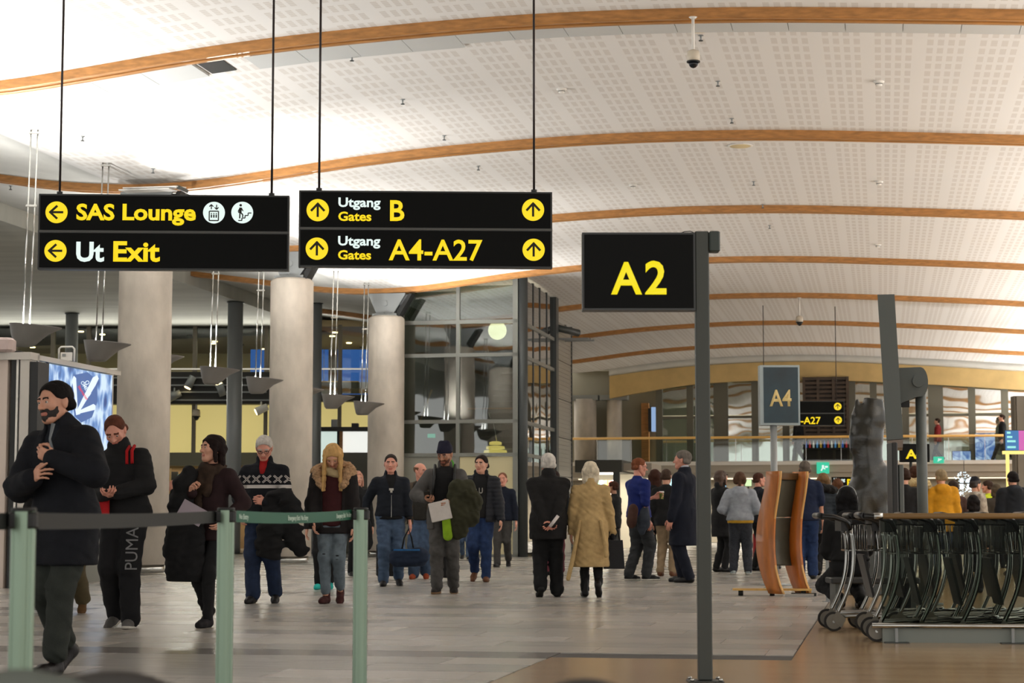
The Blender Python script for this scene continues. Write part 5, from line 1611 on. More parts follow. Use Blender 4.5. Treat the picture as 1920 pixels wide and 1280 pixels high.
def person(label, px, foot, top, face, vox=.015, hv=.0075, H=None, Y=None, feet=None, hands=None, elbows=None, lean=0, side_lean=0, head=(0, 0, 0), tone='fair',
           jacket=None, shirt=None, trousers=None, shoes=None, hair=('short', rgb(50, 36, 26)), beard=None, bulk=1.0, base_z=0.0, pos=None, curl=(.35, .35),
           palms=None, hdirs=None, glasses=None, point=(False, False), scarf=None, skirt=None, hood=None, sit=None, group='people in the terminal', seed=None, backpack=None, sole=None, scarf_long=True):
    if pos is None:
        g = gnd(px, foot) if Y is None else Vector(((px - 960) / FPX * Y, Y, 0))
    else: g = Vector(pos)
    YY = g.y
    if H is None: H = at(px, top, YY).z - base_z
    s = H / 1.78
    seed = seed if seed is not None else int(px * 7 + foot) % 1000
    t = thing('person', label, 'person', (g.x, g.y, base_z), math.radians(face), group)
    t.scale = (s, s, s)
    # ---- skeleton in a 1.78 m frame: forward +Y, right +X
    feet = feet or [(.10, .02, 0, 0), (-.10, -.02, 0, 0)]
    hands = hands or [(.27, .04, .80), (-.27, .04, .80)]
    elbows = elbows or [(.5, -.8, -.2), (-.5, -.8, -.2)]
    ank, ftR = [], []
    for i, (x, y, z, p) in enumerate(feet):
        R = rx(-math.radians(p)); yaw = rz_((-.12 if i == 0 else .12)); ball = np.array([0, .10, 0])
        def T(q, R=R, ball=ball, x=x, y=y, z=z, yaw=yaw): return yaw @ (R @ (_v(q) - ball) + ball) + np.array([x, y, z])
        ftR.append(T); ank.append(T((0, -.025, .095)))
    L1, L2 = .435, .43
    cx_ = 0.0; cy_ = (feet[0][1] + feet[1][1]) / 2
    hz = .93
    for i, sx in enumerate((.085, -.085)):
        a = ank[i]; d2 = (a[0] - sx)**2 + (a[1] - cy_)**2
        hz = min(hz, a[2] + math.sqrt(max((L1 + L2)**2 * .996 - d2, .1)))
    if sit is not None: hz = sit
    hip = [np.array([.085, cy_, hz]), np.array([-.085, cy_, hz])]
    pel = np.array([0, cy_, hz + .03])
    Rl = ry(math.radians(side_lean)) @ rx(-math.radians(lean))
    def U(x, y, z): return pel + Rl @ (np.array([x, y, z - .96]))
    knees = [ik(hip[i], ank[i], L1, L2, (0.0, 1, .15) if sit is None else (0, .6, 1))[0] for i in (0, 1)]
    sh = [U(.178 * bulk**.5, -.01, 1.405), U(-.178 * bulk**.5, -.01, 1.405)]
    arms = []
    for i in (0, 1):
        tgt = U(*hands[i]) if len(hands[i]) == 3 else _v(hands[i][:3])
        e, w = ik(sh[i], tgt, .29, .255, Rl @ _v(elbows[i])); arms.append((e, w))
    # ---- body: one mesh
    sk = skin_mats(tone); hcol = hair[1] if hair else rgb(60, 45, 35)
    M_hair = mat('hair_%d_%d_%d' % tuple(int(c * 999) for c in hcol[:3]), hcol, .75, spec=.15, noise=.3, nscale=30, stretch=(1, 1, .25), bump=.3, bscale=90)
    f = Field(.04)
    f.seg(U(0, 0, .98), U(0, 0, 1.12), .12, .115, flat=.72); f.seg(U(0, 0, 1.12), U(0, 0, 1.36), .115, .13, flat=.7)
    f.seg(sh[0], sh[1], .05, .05)
    f.seg(U(0, -.015, 1.42), U(0, -.0, 1.54), .056, .05)
    for i in (0, 1):
        f.chain([sh[i], arms[i][0], arms[i][1]], [.045, .036, .024], k=.02)
        f.chain([hip[i], knees[i], ank[i]], [.075, .05, .036], k=.03)
    V, F = f.mesh(.02 if vox < .02 else .026)
    Vs, Fs, Ms = [V], [F], [np.zeros(len(F), int)]; off = len(V)
    hc = U(0, .02, 1.662); Rh = Rl @ rz_(math.radians(head[0])) @ ry(math.radians(head[2] if len(head) > 2 else 0)) @ rx(-math.radians(head[1]))
    hc = hc + Rl @ np.array([0, .035 * math.sin(math.radians(max(head[1], 0))), -.03 * (1 - math.cos(math.radians(head[1])))])
    HV, HF, HM = head_mesh(hv)
    Vs.append(HV * 1.05 @ Rh.T + hc); Fs.append(HF + off); Ms.append(HM); off += len(HV)
    nf = Field(.02); nf.seg(U(0, -.02, 1.44), hc + Rh @ np.array([0, -.025, -.05]), .058, .056); nf.seg(hc + Rh @ np.array([0, -.01, -.06]), hc + Rh @ np.array([0, .03, -.09]), .04, .03)
    V, F = nf.mesh(.014); Vs.append(V); Fs.append(F + off); Ms.append(np.zeros(len(F), int)); off += len(V)
    hh = .0045 if vox < .0125 else (.0058 if vox < .018 else .008)
    for i, sd in ((0, 1), (1, -1)):
        e, w = arms[i]; d = w - e; d = d / np.linalg.norm(d)
        if hdirs and hdirs[i] is not None: d = Rl @ _v(hdirs[i]); d = d / np.linalg.norm(d)
        pn = _v(palms[i]) if palms and palms[i] is not None else np.array([-sd * 1.0, .15, 0.0])
        pn = Rl @ pn; pn = pn - d * (pn @ d); pn /= np.linalg.norm(pn) + 1e-9
        z = -pn; x = np.cross(d, z)
        R = np.stack((x, d, z), 1)
        V, F = hand_mesh(hh, sd, curl[i], point=point[i], thumb=.6 if curl[i] > .6 else .0)
        Vs.append((V + np.array([0, .012, 0])) @ R.T + w); Fs.append(F + off); Ms.append(np.zeros(len(F), int)); off += len(V)
    np_mesh('body', np.concatenate(Vs), np.concatenate(Fs), list(sk) + [M_hair], t, np.concatenate(Ms))
    HX = lambda o: None
    def head_part(name, fld, m, h):
        if fld is None: return
        V, F = fld.mesh(h)
        if len(F): return np_mesh(name, V * 1.05 @ Rh.T + hc, F, m, t)
    if hair and hair[0] not in ('bald',):
        dn = Rh.T @ np.array([0, 0, -1.])
        hm = M_hair if hair[0] not in ('beanie', 'cap') else cloth('hat_%d' % int(hcol[0] * 900 + hcol[2] * 300), hcol)
        head_part('hair' if hair[0] not in ('beanie', 'cap') else hair[0], hair_field(hair[0], down=dn), hm, max(hv * 1.1, .006))
        if hair[0] in ('cap', 'beanie') and len(hair) > 2:
            head_part('hair', hair_field(hair[2], down=dn), mat('hair_under_%d' % px, hair[3], .6), max(hv * 1.2, .007))
    if beard: head_part('beard', beard_field(), mat('beard_%d_%d' % (int(beard[0] * 999), int(beard[1] * 999)), beard, .7, noise=.3, nscale=60), max(hv, .006))
    if glasses:
        q = MB()
        for sx in (-1, 1):
            q.tube([tuple(hc + Rh @ np.array([sx * .034 + .024 * math.cos(a), .104 - .012 * abs(math.cos(a)) * (1 if math.cos(a) * sx > 0 else 0), .004 + .017 * math.sin(a)])) for a in [k * PI / 6 for k in range(12)]], .0028, 6, closed=True)
            q.tube([tuple(hc + Rh @ np.array([sx * .058, .092, .008])), tuple(hc + Rh @ np.array([sx * .082, .0, .008]))], .003, 6)
        q.tube([tuple(hc + Rh @ np.array([-.01, .108, .008])), tuple(hc + Rh @ np.array([.01, .108, .008]))], .0028, 6)
        q.build('glasses', mat('glasses_dark', rgb(24, 22, 22), .3), t)
    # ---- clothes
    def upper(name, o, seed_):
        th = o.get('t', .02) * .8; hem = o.get('hem', .86); sl = o.get('sleeve', 1.0); b = bulk * o.get('bulk', 1.0); fl = o.get('flare', 0.0)
        f = Field(o.get('k', .05))
        wz = 1.10
        f.seg(U(0, .005, wz), U(0, -.005, 1.33), .148 * b + th, .158 * b + th, flat=.76)
        f.seg(U(0, 0, .97), U(0, .005, wz), .162 * b + th + fl * .3, .148 * b + th, flat=.78)
        f.seg(U(-.08 * b, -.005, 1.33), U(.08 * b, -.005, 1.33), .088 * b + th, flat=.85)
        for i in (0, 1): f.seg(U(0, -.015, 1.435), sh[i] + Rl @ np.array([0, 0, .0]), .062 + th * .5, .05 + th * .7)
        f.seg(U(0, -.02, 1.42), U(0, -.012, 1.475), .085 + th * .4, .068 + th * .5, k=.03)
        if hem < .95:
            zl = hem - .06
            c0 = U(0, 0, .97); c1 = np.array([0, cy_, zl])
            f.seg(c1, c0, (.155 * b + th + fl), .162 * b + th + fl * .3, flat=.82)
            for i in (0, 1): f.seg(hip[i], hip[i] + (knees[i] - hip[i]) * .9, .1 * b + th, .085 * b + th)
        if o.get('collar', 0): f.seg(U(0, -.022, 1.46), U(0, -.018, 1.50 + o['collar'] * .03), .078 + th * .6, .08 + th * .6, k=.015)
        if o.get('hood'): f.ell(U(0, -.115, 1.45), (.13, .07, .09), k=.04); f.seg(U(-.07, -.06, 1.49), U(.07, -.06, 1.49), .05, k=.03)
        if o.get('shoulder'): pass
        for i in (0, 1):
            e, w = arms[i]; a = sh[i]
            at_ = o.get('arm', 1.0)
            if sl >= 1: f.chain([a, e, w + (w - e) / .255 * .012], [.06 * at_ + th, .05 * at_ + th * .9, .036 * at_ + th * .7], k=.03)
            else: f.chain([a, a + (e - a) * sl], [.062 + th, .056 + th], k=.03)
        f.cut((0, 0, -1), -hem)
        f.wr = wrinkle(o.get('wr', .0045), seed_, o.get('wf', 1.0), o.get('puff', 0), o.get('pf', 75))
        if o.get('open'):
            wt, zl = o['open']; wb = o.get('openb', .02)
            iv = Rl.T
            def hole(X, Yq, Z):
                P = np.stack((X, Yq, Z), -1) - pel; P = P @ iv.T
                x, y, z = P[..., 0], P[..., 1], P[..., 2] + .96
                w = wb + (wt - wb) * np.clip((z - zl) / (1.46 - zl), 0, 1)
                return np.maximum(np.maximum(np.abs(x) - w, -y + .02), zl - z)
            f.hole_fn(hole)
        return sdf_obj(name, f, vox, o['m'], t)
    if shirt: upper('shirt', dict(dict(t=.004, hem=.9, wr=.002), **shirt), seed + 1)
    jk = upper(jacket.get('name', 'jacket'), jacket, seed) if jacket else None
    if trousers:
        th = trousers.get('t', .014); an = trousers.get('ankle', .058); kn = trousers.get('knee', .07); b = bulk
        f = Field(.035)
        f.seg(hip[0] + np.array([0, 0, .03]), hip[1] + np.array([0, 0, .03]), .105 * b + th, .105 * b + th, flat=.95)
        f.seg(pel + np.array([0, 0, -.0]), U(0, 0, 1.08), .15 * b + th, .14 * b + th, flat=.78)
        for i in (0, 1):
            lo_ = ank[i] + (knees[i] - ank[i]) * trousers.get('up', 0.0)
            f.chain([hip[i], knees[i], lo_], [.094 * b + th, kn + th * .6, an + th * .4], k=.03)
        f.cut((0, 0, 1), trousers.get('top', 1.06))
        f.wr = wrinkle(trousers.get('wr', .005), seed + 2, 1.2)
        tro_ = sdf_obj('trousers', f, vox, trousers['m'], t)
    if skirt:
        f = Field(.03); f.seg(np.array([0, cy_, skirt['hem']]), pel, .2, .16, flat=.85); f.cut((0, 0, -1), -skirt['hem']); sdf_obj('skirt', f, vox, skirt['m'], t)
    for i in (0, 1):
        so = shoes or dict(m=cloth('shoe_black', rgb(22, 20, 20), .5, .1, .1))
        f = Field(.02); T = ftR[i]
        P = lambda *q: T(q)
        R = 1.0
        f.seg((0, -.055, .045), (0, .09, .035), .042, .045, k=.02); f.seg((0, .09, .032), (0, .165, .026), .043, .034, k=.02)
        f.seg((0, -.045, .05), (0, -.03, so.get('high', .11)), .044, .046 if so.get('high', .11) > .15 else .04, k=.02)
        f.cut((0, 0, -1), 0.0)
        V, F = f.mesh(.010 if vox < .02 else .014)
        V = np.array([T(q) for q in V]); so_ = np_mesh('shoe', V, F, so['m'], t)
        if sole or so.get('sole'):
            f = Field(.01); f.seg((0, -.055, .02), (0, .09, .02), .046, .05); f.seg((0, .09, .02), (0, .165, .02), .048, .037); f.cut((0, 0, -1), 0.0); f.cut((0, 0, 1), .026)
            V, F = f.mesh(.010); V = np.array([T(q) for q in V]); np_mesh('sole', V, F, sole or so['sole'], so_)
    if scarf:
        f = Field(.03); pts = [U(.085 * math.cos(a), .075 * math.sin(a) + .0, 1.47 + .02 * math.sin(a * 2)) for a in [k * PI / 5 for k in range(11)]]
        f.chain(pts, [.042] * 11)
        if scarf_long: f.chain([U(.05, .1, 1.45), U(.07, .13, 1.3), U(.08, .14, 1.1)], [.045, .05, .055], flat=.5)
        if scarf_long: f.chain([U(-.04, .1, 1.45), U(-.03, .14, 1.25)], [.045, .05], flat=.5)
        f.wr = wrinkle(.006, seed + 5, 2)
        sdf_obj('scarf', f, vox, scarf, t)
    if hood:
        f = Field(.03); pts = [U(.19 * math.cos(a), -.02 + .14 * math.sin(a), 1.47 + .06 * math.sin(a) * -1) for a in [PI * 0.85 + k * PI * 1.3 / 8 for k in range(9)]]
        f.chain(pts, [.068] * 9); f.chain([pts[0], U(-.13, .12, 1.33)], [.065, .04]); f.chain([pts[-1], U(.13, .12, 1.33)], [.065, .04])
        f.wr = wrinkle(.009, seed + 6, 3); sdf_obj('fur_hood', f, vox * .8, hood, t)
    if backpack:
        f = Field(.04); f.seg(U(0, -.26, 1.0), U(0, -.25, 1.3), .15, .13, flat=.7); f.seg(U(0, -.22, 1.42), U(0, -.24, 1.52), .12, .1, flat=.8)
        f.wr = wrinkle(.006, seed + 7, 1.5); sdf_obj('backpack', f, vox, backpack, t)
        for i in (0, 1): tubes(t, 'strap', [tuple(U((.13, -.13)[i], -.15, 1.42)), tuple(U((.12, -.12)[i], .0, 1.53)), tuple(U((.12, -.12)[i], .13, 1.38)), tuple(U((.14, -.14)[i], .14, 1.15))], .018, M_black, 6)
    t['_'] = 0
    del t['_']
    return dict(o=t, U=U, arms=arms, hc=hc, Rh=Rh, s=s, face=face, g=g, sh=sh, pel=pel, hip=hip, knees=knees, ank=ank)
def to_world(P, q):
    a = math.radians(P['face']); v = rz_(a) @ (_v(q) * P['s']); return Vector((P['g'].x + v[0], P['g'].y + v[1], P['o'].location.z + v[2]))
def soft(name, label, cat, P, build, vox, m, group=None):
    """a soft thing modelled in the carrier's frame but standing as its own top-level object"""
    f = Field(.03); build(f)
    V, F = f.mesh(vox)
    c = V.mean(0); c[2] = V[:, 2].min()
    t = thing(name, label, cat, to_world(P, c), math.radians(P['face']), group)
    o = np_mesh('body' if cat != 'coat' else 'cloth', (V - c) * P['s'], F, m, t)
    return t, c
WALK_A = [(.09, .26, 0, -12), (-.09, -.26, .0, 42)]     # right foot leads
WALK_B = [(.09, -.24, .0, 40), (-.09, .24, 0, -10)]
C_blk = cloth('black', rgb(24, 24, 25)); C_blk2 = cloth('soft_black', rgb(30, 29, 29)); C_navy = cloth('navy', rgb(22, 28, 42)); C_dnavy = cloth('dark_navy', rgb(26, 30, 38))
C_jean = cloth('jeans', rgb(70, 88, 112), noise=.3); C_djean = cloth('dark_jeans', rgb(36, 48, 72), noise=.3); C_gjean = cloth('grey_jeans', rgb(82, 80, 78), noise=.3); C_ljean = cloth('light_jeans', rgb(104, 116, 124), noise=.3)
S_blk = dict(m=cloth('shoe_black', rgb(22, 20, 20), .5, .1, .1)); S_brn = dict(m=cloth('shoe_brown', rgb(96, 58, 34), .5)); W_sole = cloth('sole_white', rgb(190, 186, 176), .7)
# ------------------------------------------------------------------ the walking travellers
TR = lambda m, **k: dict(m=m, **k)
P1 = person('man in a dark hip length coat with short black hair and beard, nearest the camera', 118, 1262, 722, 152, vox=.011, hv=.0045, lean=3, side_lean=5, H=1.735, head=(-9, 2, 0), tone='fair',
    feet=[(.10, -.20, .0, 36), (-.08, .20, 0, -4)], hands=[(.02, .27, 1.20), (-.135, .22, 1.30)], elbows=[(1, -.3, -.6), (-1, -.35, -.6)], hdirs=[(-.9, .3, .25), (.75, .35, .5)],
    palms=[(0, -1, -.3), (0, -1, 0)], curl=(.45, .95), point=(True, False), hair=('short', rgb(22, 19, 18)), beard=rgb(34, 26, 22),
    jacket=dict(m=cloth('coat_ink', rgb(20, 22, 28)), hem=.66, t=.036, flare=.02, collar=.6, arm=1.2, open=(.05, 1.36), hood=True), shirt=dict(m=C_dnavy, collar=1),
    trousers=TR(cloth('olive_grey', rgb(46, 50, 46)), knee=.078, ankle=.068, up=.12), shoes=dict(m=cloth('boot_black', rgb(24, 20, 20), .4), high=.27), bulk=1.08)
w = to_world(P1, P1['arms'][0][1] + np.array([-.055, .03, .0]))
t = MB().tube([w + Vector((0, -.012, 0)), w + Vector((0, .012, 0))], .011, 12).build('wedding_ring', M_chrome); t.parent = None
bpy.data.objects.remove(t)
q = MB(); a_, b_ = P1['U'](-.12, .21, 1.33), P1['U'](-.13, .2, 1.52)
q.tube([tuple(a_), tuple((a_ + b_) / 2 + np.array([.01, .02, 0])), tuple(b_)], [.012, .007, .012], 8); q.build('bag_strap', mat('strap_grey', rgb(110, 116, 120), .5), P1['o'])
P2 = person('man in a black tracksuit with red shoulder stripes, head bowed, behind the nearest man', 232, 1176, 797, 172, H=1.80, vox=.014, side_lean=7, head=(4, 36, 0), tone='pink',
    feet=[(.10, -.10, .0, 20), (-.10, .14, 0, -4)], hands=[(.05, .30, 1.12), (-.07, .30, 1.12)], elbows=[(.8, -.5, -.5), (-.9, -.4, -.4)], curl=(.6, .6), palms=[(0, -.5, 1), (0, -.5, 1)],
    hair=('receding', rgb(92, 54, 40)), jacket=dict(m=C_blk, hem=.9, t=.03, collar=1, puff=.006, pf=60), trousers=TR(cloth('track_black', rgb(22, 22, 24)), knee=.085, ankle=.08), shoes=dict(m=cloth('shoe_grey', rgb(86, 84, 82)), sole=W_sole), bulk=1.12)
C_red = cloth('red_band', rgb(170, 26, 30))
for x in (-.105, -.15):
    tubes(P2['o'], 'red_stripe', [tuple(P2['U'](x, .13, 1.36)), tuple(P2['U'](x, .10, 1.47)), tuple(P2['U'](x, .02, 1.515))], .014, C_red, 6)
MB().box(tuple(P2['U'](.12, .22, 1.0)), (.12, .03, .28)).build('red_lining', C_red, P2['o'])
tx = text_obj('printed_letters', 'PUMA', .15, mat('print_grey', rgb(150, 150, 150), .6), P2['o'], depth=.001)
k1 = (P2['hip'][1] + P2['knees'][1]) / 2 + np.array([-.055, .075, .0])
for v in tx.data.vertices:
    a_, b_ = v.co.x * .9 - .24, v.co.y - .05
    v.co = tuple(k1 + np.array([b_, .088 - .07 * a_ - .15 * max(0, -b_), a_ + .0]))
tx.rotation_euler = (0, 0, 0)
person('person in olive trousers mostly hidden behind the nearest man', 128, 1150, 0, 178, H=1.68, vox=.02, hv=.009, feet=WALK_A, jacket=dict(m=cloth('brownish', rgb(60, 50, 40)), hem=.85), trousers=TR(cloth('olive', rgb(84, 74, 52)), knee=.085, ankle=.08), shoes=dict(m=cloth('shoe_tan', rgb(92, 66, 38))))
person('person in black trousers and tan shoes glimpsed left of the olive trousers', 88, 1146, 0, 170, H=1.66, vox=.02, hv=.009, feet=WALK_B, jacket=dict(m=C_blk2, hem=.85), trousers=TR(C_blk), shoes=dict(m=cloth('shoe_tan', rgb(92, 66, 38))))

P4 = person('dark haired woman in a plaid scarf with a black coat over her arm', 396, 1174, 818, 156, vox=.014, hv=.0065, head=(-26, -2, 0), tone='fair',
    feet=[(.09, -.16, .0, 46), (-.06, .18, 0, -2)], hands=[(.09, .22, 1.24), (-.22, .1, 1.0)], elbows=[(.9, -.4, -.5), (-.6, -.8, -.3)], curl=(.8, .4), hdirs=[(-.4, .5, .8), None],
    hair=('bob', rgb(30, 20, 18)), jacket=dict(m=cloth('plum_black', rgb(40, 24, 26)), hem=.80, t=.022, name='cardigan'), trousers=TR(C_blk, knee=.062, ankle=.045, t=.006), shoes=dict(m=cloth('boot_soft', rgb(26, 24, 26)), high=.2),
    scarf=cloth('plaid', rgb(58, 44, 34), noise=.5), bulk=.92)
def coat4(f):
    U = P4['U']
    f.chain([U(.16, .16, 1.42), U(.2, .2, 1.3), U(.22, .22, 1.12), U(.2, .22, .95)], [.07, .10, .12, .13], flat=.8)
    f.chain([U(.2, .22, 1.0), U(.22, .18, .7), U(.24, .14, .45)], [.14, .17, .17], flat=.6); f.seg(U(.05, .2, .95), U(.1, .18, .5), .1, .13, flat=.6)
    f.cut((0, 0, -1), -.42); f.wr = wrinkle(.014, 41, 1.2)
soft('carried_coat', 'black coat draped over the arm of the woman in the plaid scarf', 'coat', P4, coat4, .014, C_blk)
w = to_world(P4, P4['U'](.03, .3, 1.06)); o = MB().box((0, 0, 0), (.22, .012, .15), M=Matrix.Rotation(.5, 3, 'Y')).build('paper_folder', mat('paper_lilac', rgb(150, 138, 146), .6)); o.location = w; tag(o, 'pale folder tucked into the arm of the woman in the scarf', 'folder')

def sweater():
    m = bpy.data.materials.new('nordic_sweater'); m.use_nodes = True; b = NB(m); (X, Y, Z), oc = b.obj_xyz()
    an = b.math('MULTIPLY', X, 1.0)
    fx = b.math('SUBTRACT', b.math('FRACT', b.math('DIVIDE', b.math('ADD', an, 1.03), .115)), .5)
    fz = b.math('DIVIDE', b.math('SUBTRACT', Z, 1.325), .10)
    ax, az = b.math('ABSOLUTE', fx), b.math('ABSOLUTE', fz)
    diag = b.math('LESS_THAN', b.math('ABSOLUTE', b.math('SUBTRACT', ax, az)), .13)
    mid = b.math('GREATER_THAN', b.math('ABSOLUTE', b.math('SUBTRACT', ax, az)), .04)
    inside = b.math('LESS_THAN', b.math('MAXIMUM', ax, az), .42)
    flake = b.math('MULTIPLY', b.math('MULTIPLY', diag, mid), inside)
    band = b.math('LESS_THAN', b.math('ABSOLUTE', b.math('SUBTRACT', Z, 1.245)), .018)
    low = b.math('LESS_THAN', Z, 1.22)
    base = b.mix(low, rgb(22, 23, 28), rgb(26, 27, 31))
    c = b.mix(b.math('MAXIMUM', flake, band), base, rgb(196, 190, 184))
    b.link(c, b.p.inputs['Base Color']); b.p.inputs['Roughness'].default_value = .9; b.p.inputs['Specular IOR Level'].default_value = .2
    return m
P5 = person('grey haired man with glasses in a Nordic patterned sweater, looking down', 494, 1130, 810, 176, H=1.83, vox=.013, hv=.0065, head=(6, 30, 0), tone='pink', glasses=True,
    feet=[(.10, .12, 0, 0), (-.12, -.06, .0, 14)], hands=[(.24, .1, .95), (-.08, .27, 1.08)], elbows=[(.6, -.8, -.2), (-1, -.3, -.5)], hdirs=[None, (.8, .4, .1)], palms=[None, (.2, -1, 0)], curl=(.4, .8),
    hair=('grey', rgb(190, 184, 176)), jacket=dict(m=sweater(), hem=.88, t=.024, collar=1, name='sweater', open=(.04, 1.38)), shirt=dict(m=cloth('red_shirt', rgb(150, 24, 24)), collar=1),
    trousers=TR(C_djean, knee=.08, ankle=.07), shoes=S_blk, bulk=1.12)
def coat5(f):
    U = P5['U']
    f.chain([U(-.12, .26, 1.13), U(-.26, .24, 1.12), U(-.36, .2, 1.02), U(-.42, .18, .96)], [.07, .09, .08, .05], k=.05)
    f.chain([U(-.13, .27, 1.05), U(-.12, .25, .8), U(-.1, .22, .55)], [.09, .14, .15], flat=.5); f.chain([U(-.26, .24, 1.0), U(-.34, .2, .75), U(-.42, .16, .58)], [.08, .12, .09], flat=.5)
    f.wr = wrinkle(.016, 51, 1.2); f.cut((.25, 0, -1), -.5)
soft('carried_coat', 'bulky black jacket over the arm of the man in the Nordic sweater', 'coat', P5, coat5, .014, C_blk)

C_fur = mat('fur_tan', rgb(176, 140, 104), .95, noise=.4, nscale=40, bump=.6, bscale=120)
P6 = person('blonde woman in a fur hooded black parka and ripped jeans, looking down', 625, 1130, 850, 176, H=1.74, vox=.013, hv=.0065, head=(4, 38, 0), lean=4, tone='fair',
    feet=[(.07, .14, 0, -4), (-.07, -.06, .0, 24)], hands=[(.20, .16, .92), (-.24, .08, .84)], hair=('long', rgb(196, 156, 100)), jacket=dict(m=cloth('parka', rgb(30, 26, 26)), hem=.78, t=.034, open=(.12, .86), openb=.1, arm=1.2, name='parka'),
    shirt=dict(m=cloth('burgundy', rgb(58, 22, 24)), hem=.86), scarf=cloth('cream_knit', rgb(176, 156, 118)), scarf_long=False, trousers=TR(C_ljean, knee=.066, ankle=.05, up=.14), shoes=dict(m=cloth('boot_burgundy', rgb(60, 26, 26)), high=.2), hood=C_fur, bulk=.98)
for (x, z) in ((.10, .62), (-.11, .60), (-.10, .56)):
    kk = P6['knees'][0 if x > 0 else 1]; f = Field(.01); f.ell(kk + np.array([0, .068, z - .58]), (.022, .012, .009)); sdf_obj('jeans_rip', f, .006, C_blk, P6['o'])
def bag6(f): f.seg(P6['U'](.30, .05, .86), P6['U'](.33, .0, .66), .10, .12, flat=.5); f.seg(P6['U'](-.32, .0, .86), P6['U'](-.34, 0, .68), .10, .11, flat=.5)
def bag6a(f): f.seg(P6['U'](-.33, -.02, .86), P6['U'](-.34, -.02, .68), .10, .11, flat=.5); f.wr = wrinkle(.005, 3)
t, c = soft('handbag', 'black bag hanging at the side of the blonde woman', 'bag', P6, bag6a, .014, C_blk)
person('person in turquoise shoes hidden behind the blonde woman', 610, 1104, 0, 180, H=1.66, vox=.02, hv=.009, feet=[(.09, .1, 0, 0), (-.06, -.05, 0, 10)], jacket=dict(m=C_blk2, hem=.85, t=.03), trousers=TR(C_blk), shoes=dict(m=cloth('turquoise', rgb(40, 170, 160))))
person('fair haired person in black boots right of the blonde woman', 668, 1080, 876, 205, vox=.02, hv=.009, H=1.7, hair=('bob', rgb(190, 140, 120)), jacket=dict(m=C_blk, hem=.75, t=.03), trousers=TR(C_blk), shoes=dict(m=S_blk['m'], high=.24))
person('bald man in a black coat far behind the widest column', 327, 0, 900, 100, Y=47, vox=.02, hv=.009, hair=('bald', rgb(90, 70, 60)), tone='pink', jacket=dict(m=C_blk, hem=.6, t=.03, collar=1), trousers=TR(C_blk))
person('child in a khaki jacket beside the far bald man', 345, 0, 913, 80, Y=45, vox=.02, hv=.009, hair=('short', rgb(150, 110, 60)), hands=[(.1, .35, 1.05), (-.25, .1, .9)], jacket=dict(m=cloth('khaki_pale', rgb(120, 100, 60)), hem=.8, t=.03), trousers=TR(cloth('khaki_dk', rgb(70, 60, 44))))

P9 = person('man in a navy bomber jacket and jeans pulling a black case', 731, 1098, 853, 188, vox=.014, head=(-6, 4, 0), tone='pink', feet=[(.10, .14, 0, -4), (-.12, -.10, .0, 22)], hands=[(.34, -.06, .92), (-.27, .10, .80)],
    hair=('crop', rgb(46, 38, 34)), jacket=dict(m=cloth('bomber', rgb(24, 28, 36)), hem=.94, t=.024, open=(.06, 1.3), collar=.6), shirt=dict(m=C_blk), trousers=TR(C_jean, knee=.08, ankle=.066), shoes=S_blk, bulk=1.06)
MB().box(tuple(P9['U'](0, .165, 1.08)), (.006, .006, .3)).build('zip', M_chrome, P9['o'])
q = MB(); q.box(tuple(P9['U'](0, .142, 1.31)), (.06, .006, .03)); q.box(tuple(P9['U'](0, .142, 1.28)), (.03, .006, .03)); q.build('shirt_print', W_sole, P9['o'])
P10 = person('bald man in an open khaki jacket and jeans looking sideways', 788, 1085, 869, 178, vox=.015, head=(52, 6, 0), tone='pink', feet=[(.10, .08, 0, 0), (-.08, -.08, 0, 12)], hair=('ring', rgb(110, 80, 60)),
    jacket=dict(m=cloth('khaki', rgb(74, 64, 52)), hem=.84, t=.026, open=(.11, .84), openb=.1), shirt=dict(m=cloth('dark_khaki', rgb(44, 42, 38))), trousers=TR(C_jean, knee=.09, ankle=.085), shoes=dict(m=cloth('shoe_orange', rgb(150, 66, 36))), bulk=1.02, hands=[(.28, .12, .86), (-.27, .05, .8)])
P11 = person('bearded man in a navy beanie and grey coat reading his phone', 834, 1112, 840, 178, H=1.86, vox=.013, hv=.0065, head=(-20, 24, 0), tone='tan', feet=[(.09, .12, 0, 0), (-.10, -.06, 0, 8)],
    hands=[(.21, .26, 1.12), (-.1, .3, 1.08)], elbows=[(.9, -.5, -.5), (-1, -.3, -.5)], curl=(.7, .7), palms=[(-.3, -.4, 1), (.3, -1, .2)], hair=('beanie', rgb(28, 28, 46)), beard=rgb(84, 48, 30),
    jacket=dict(m=cloth('coat_grey', rgb(84, 82, 80)), hem=.76, t=.03, open=(.13, .76), openb=.12, collar=1), shirt=dict(m=C_blk, t=.012), trousers=TR(C_gjean, knee=.078, ankle=.066), shoes=dict(m=cloth('boot_dark', rgb(40, 36, 34)), high=.2, sole=cloth('sole_tan', rgb(130, 100, 70))), backpack=cloth('pack_green', rgb(70, 140, 40)), bulk=1.05)
def coat11(f):
    U = P11['U']
    f.chain([U(-.14, .3, 1.28), U(-.26, .28, 1.22), U(-.36, .22, 1.08)], [.08, .12, .10]); f.chain([U(-.16, .3, 1.15), U(-.18, .28, .95), U(-.16, .26, .78)], [.12, .16, .14], flat=.6)
    f.chain([U(-.34, .24, 1.12), U(-.3, .24, .92)], [.1, .13], flat=.7); f.wr = wrinkle(.014, 61, 1.2)
soft('carried_coat', 'olive green parka over the arm of the man in the beanie', 'coat', P11, coat11, .014, cloth('parka_olive', rgb(54, 54, 38)))
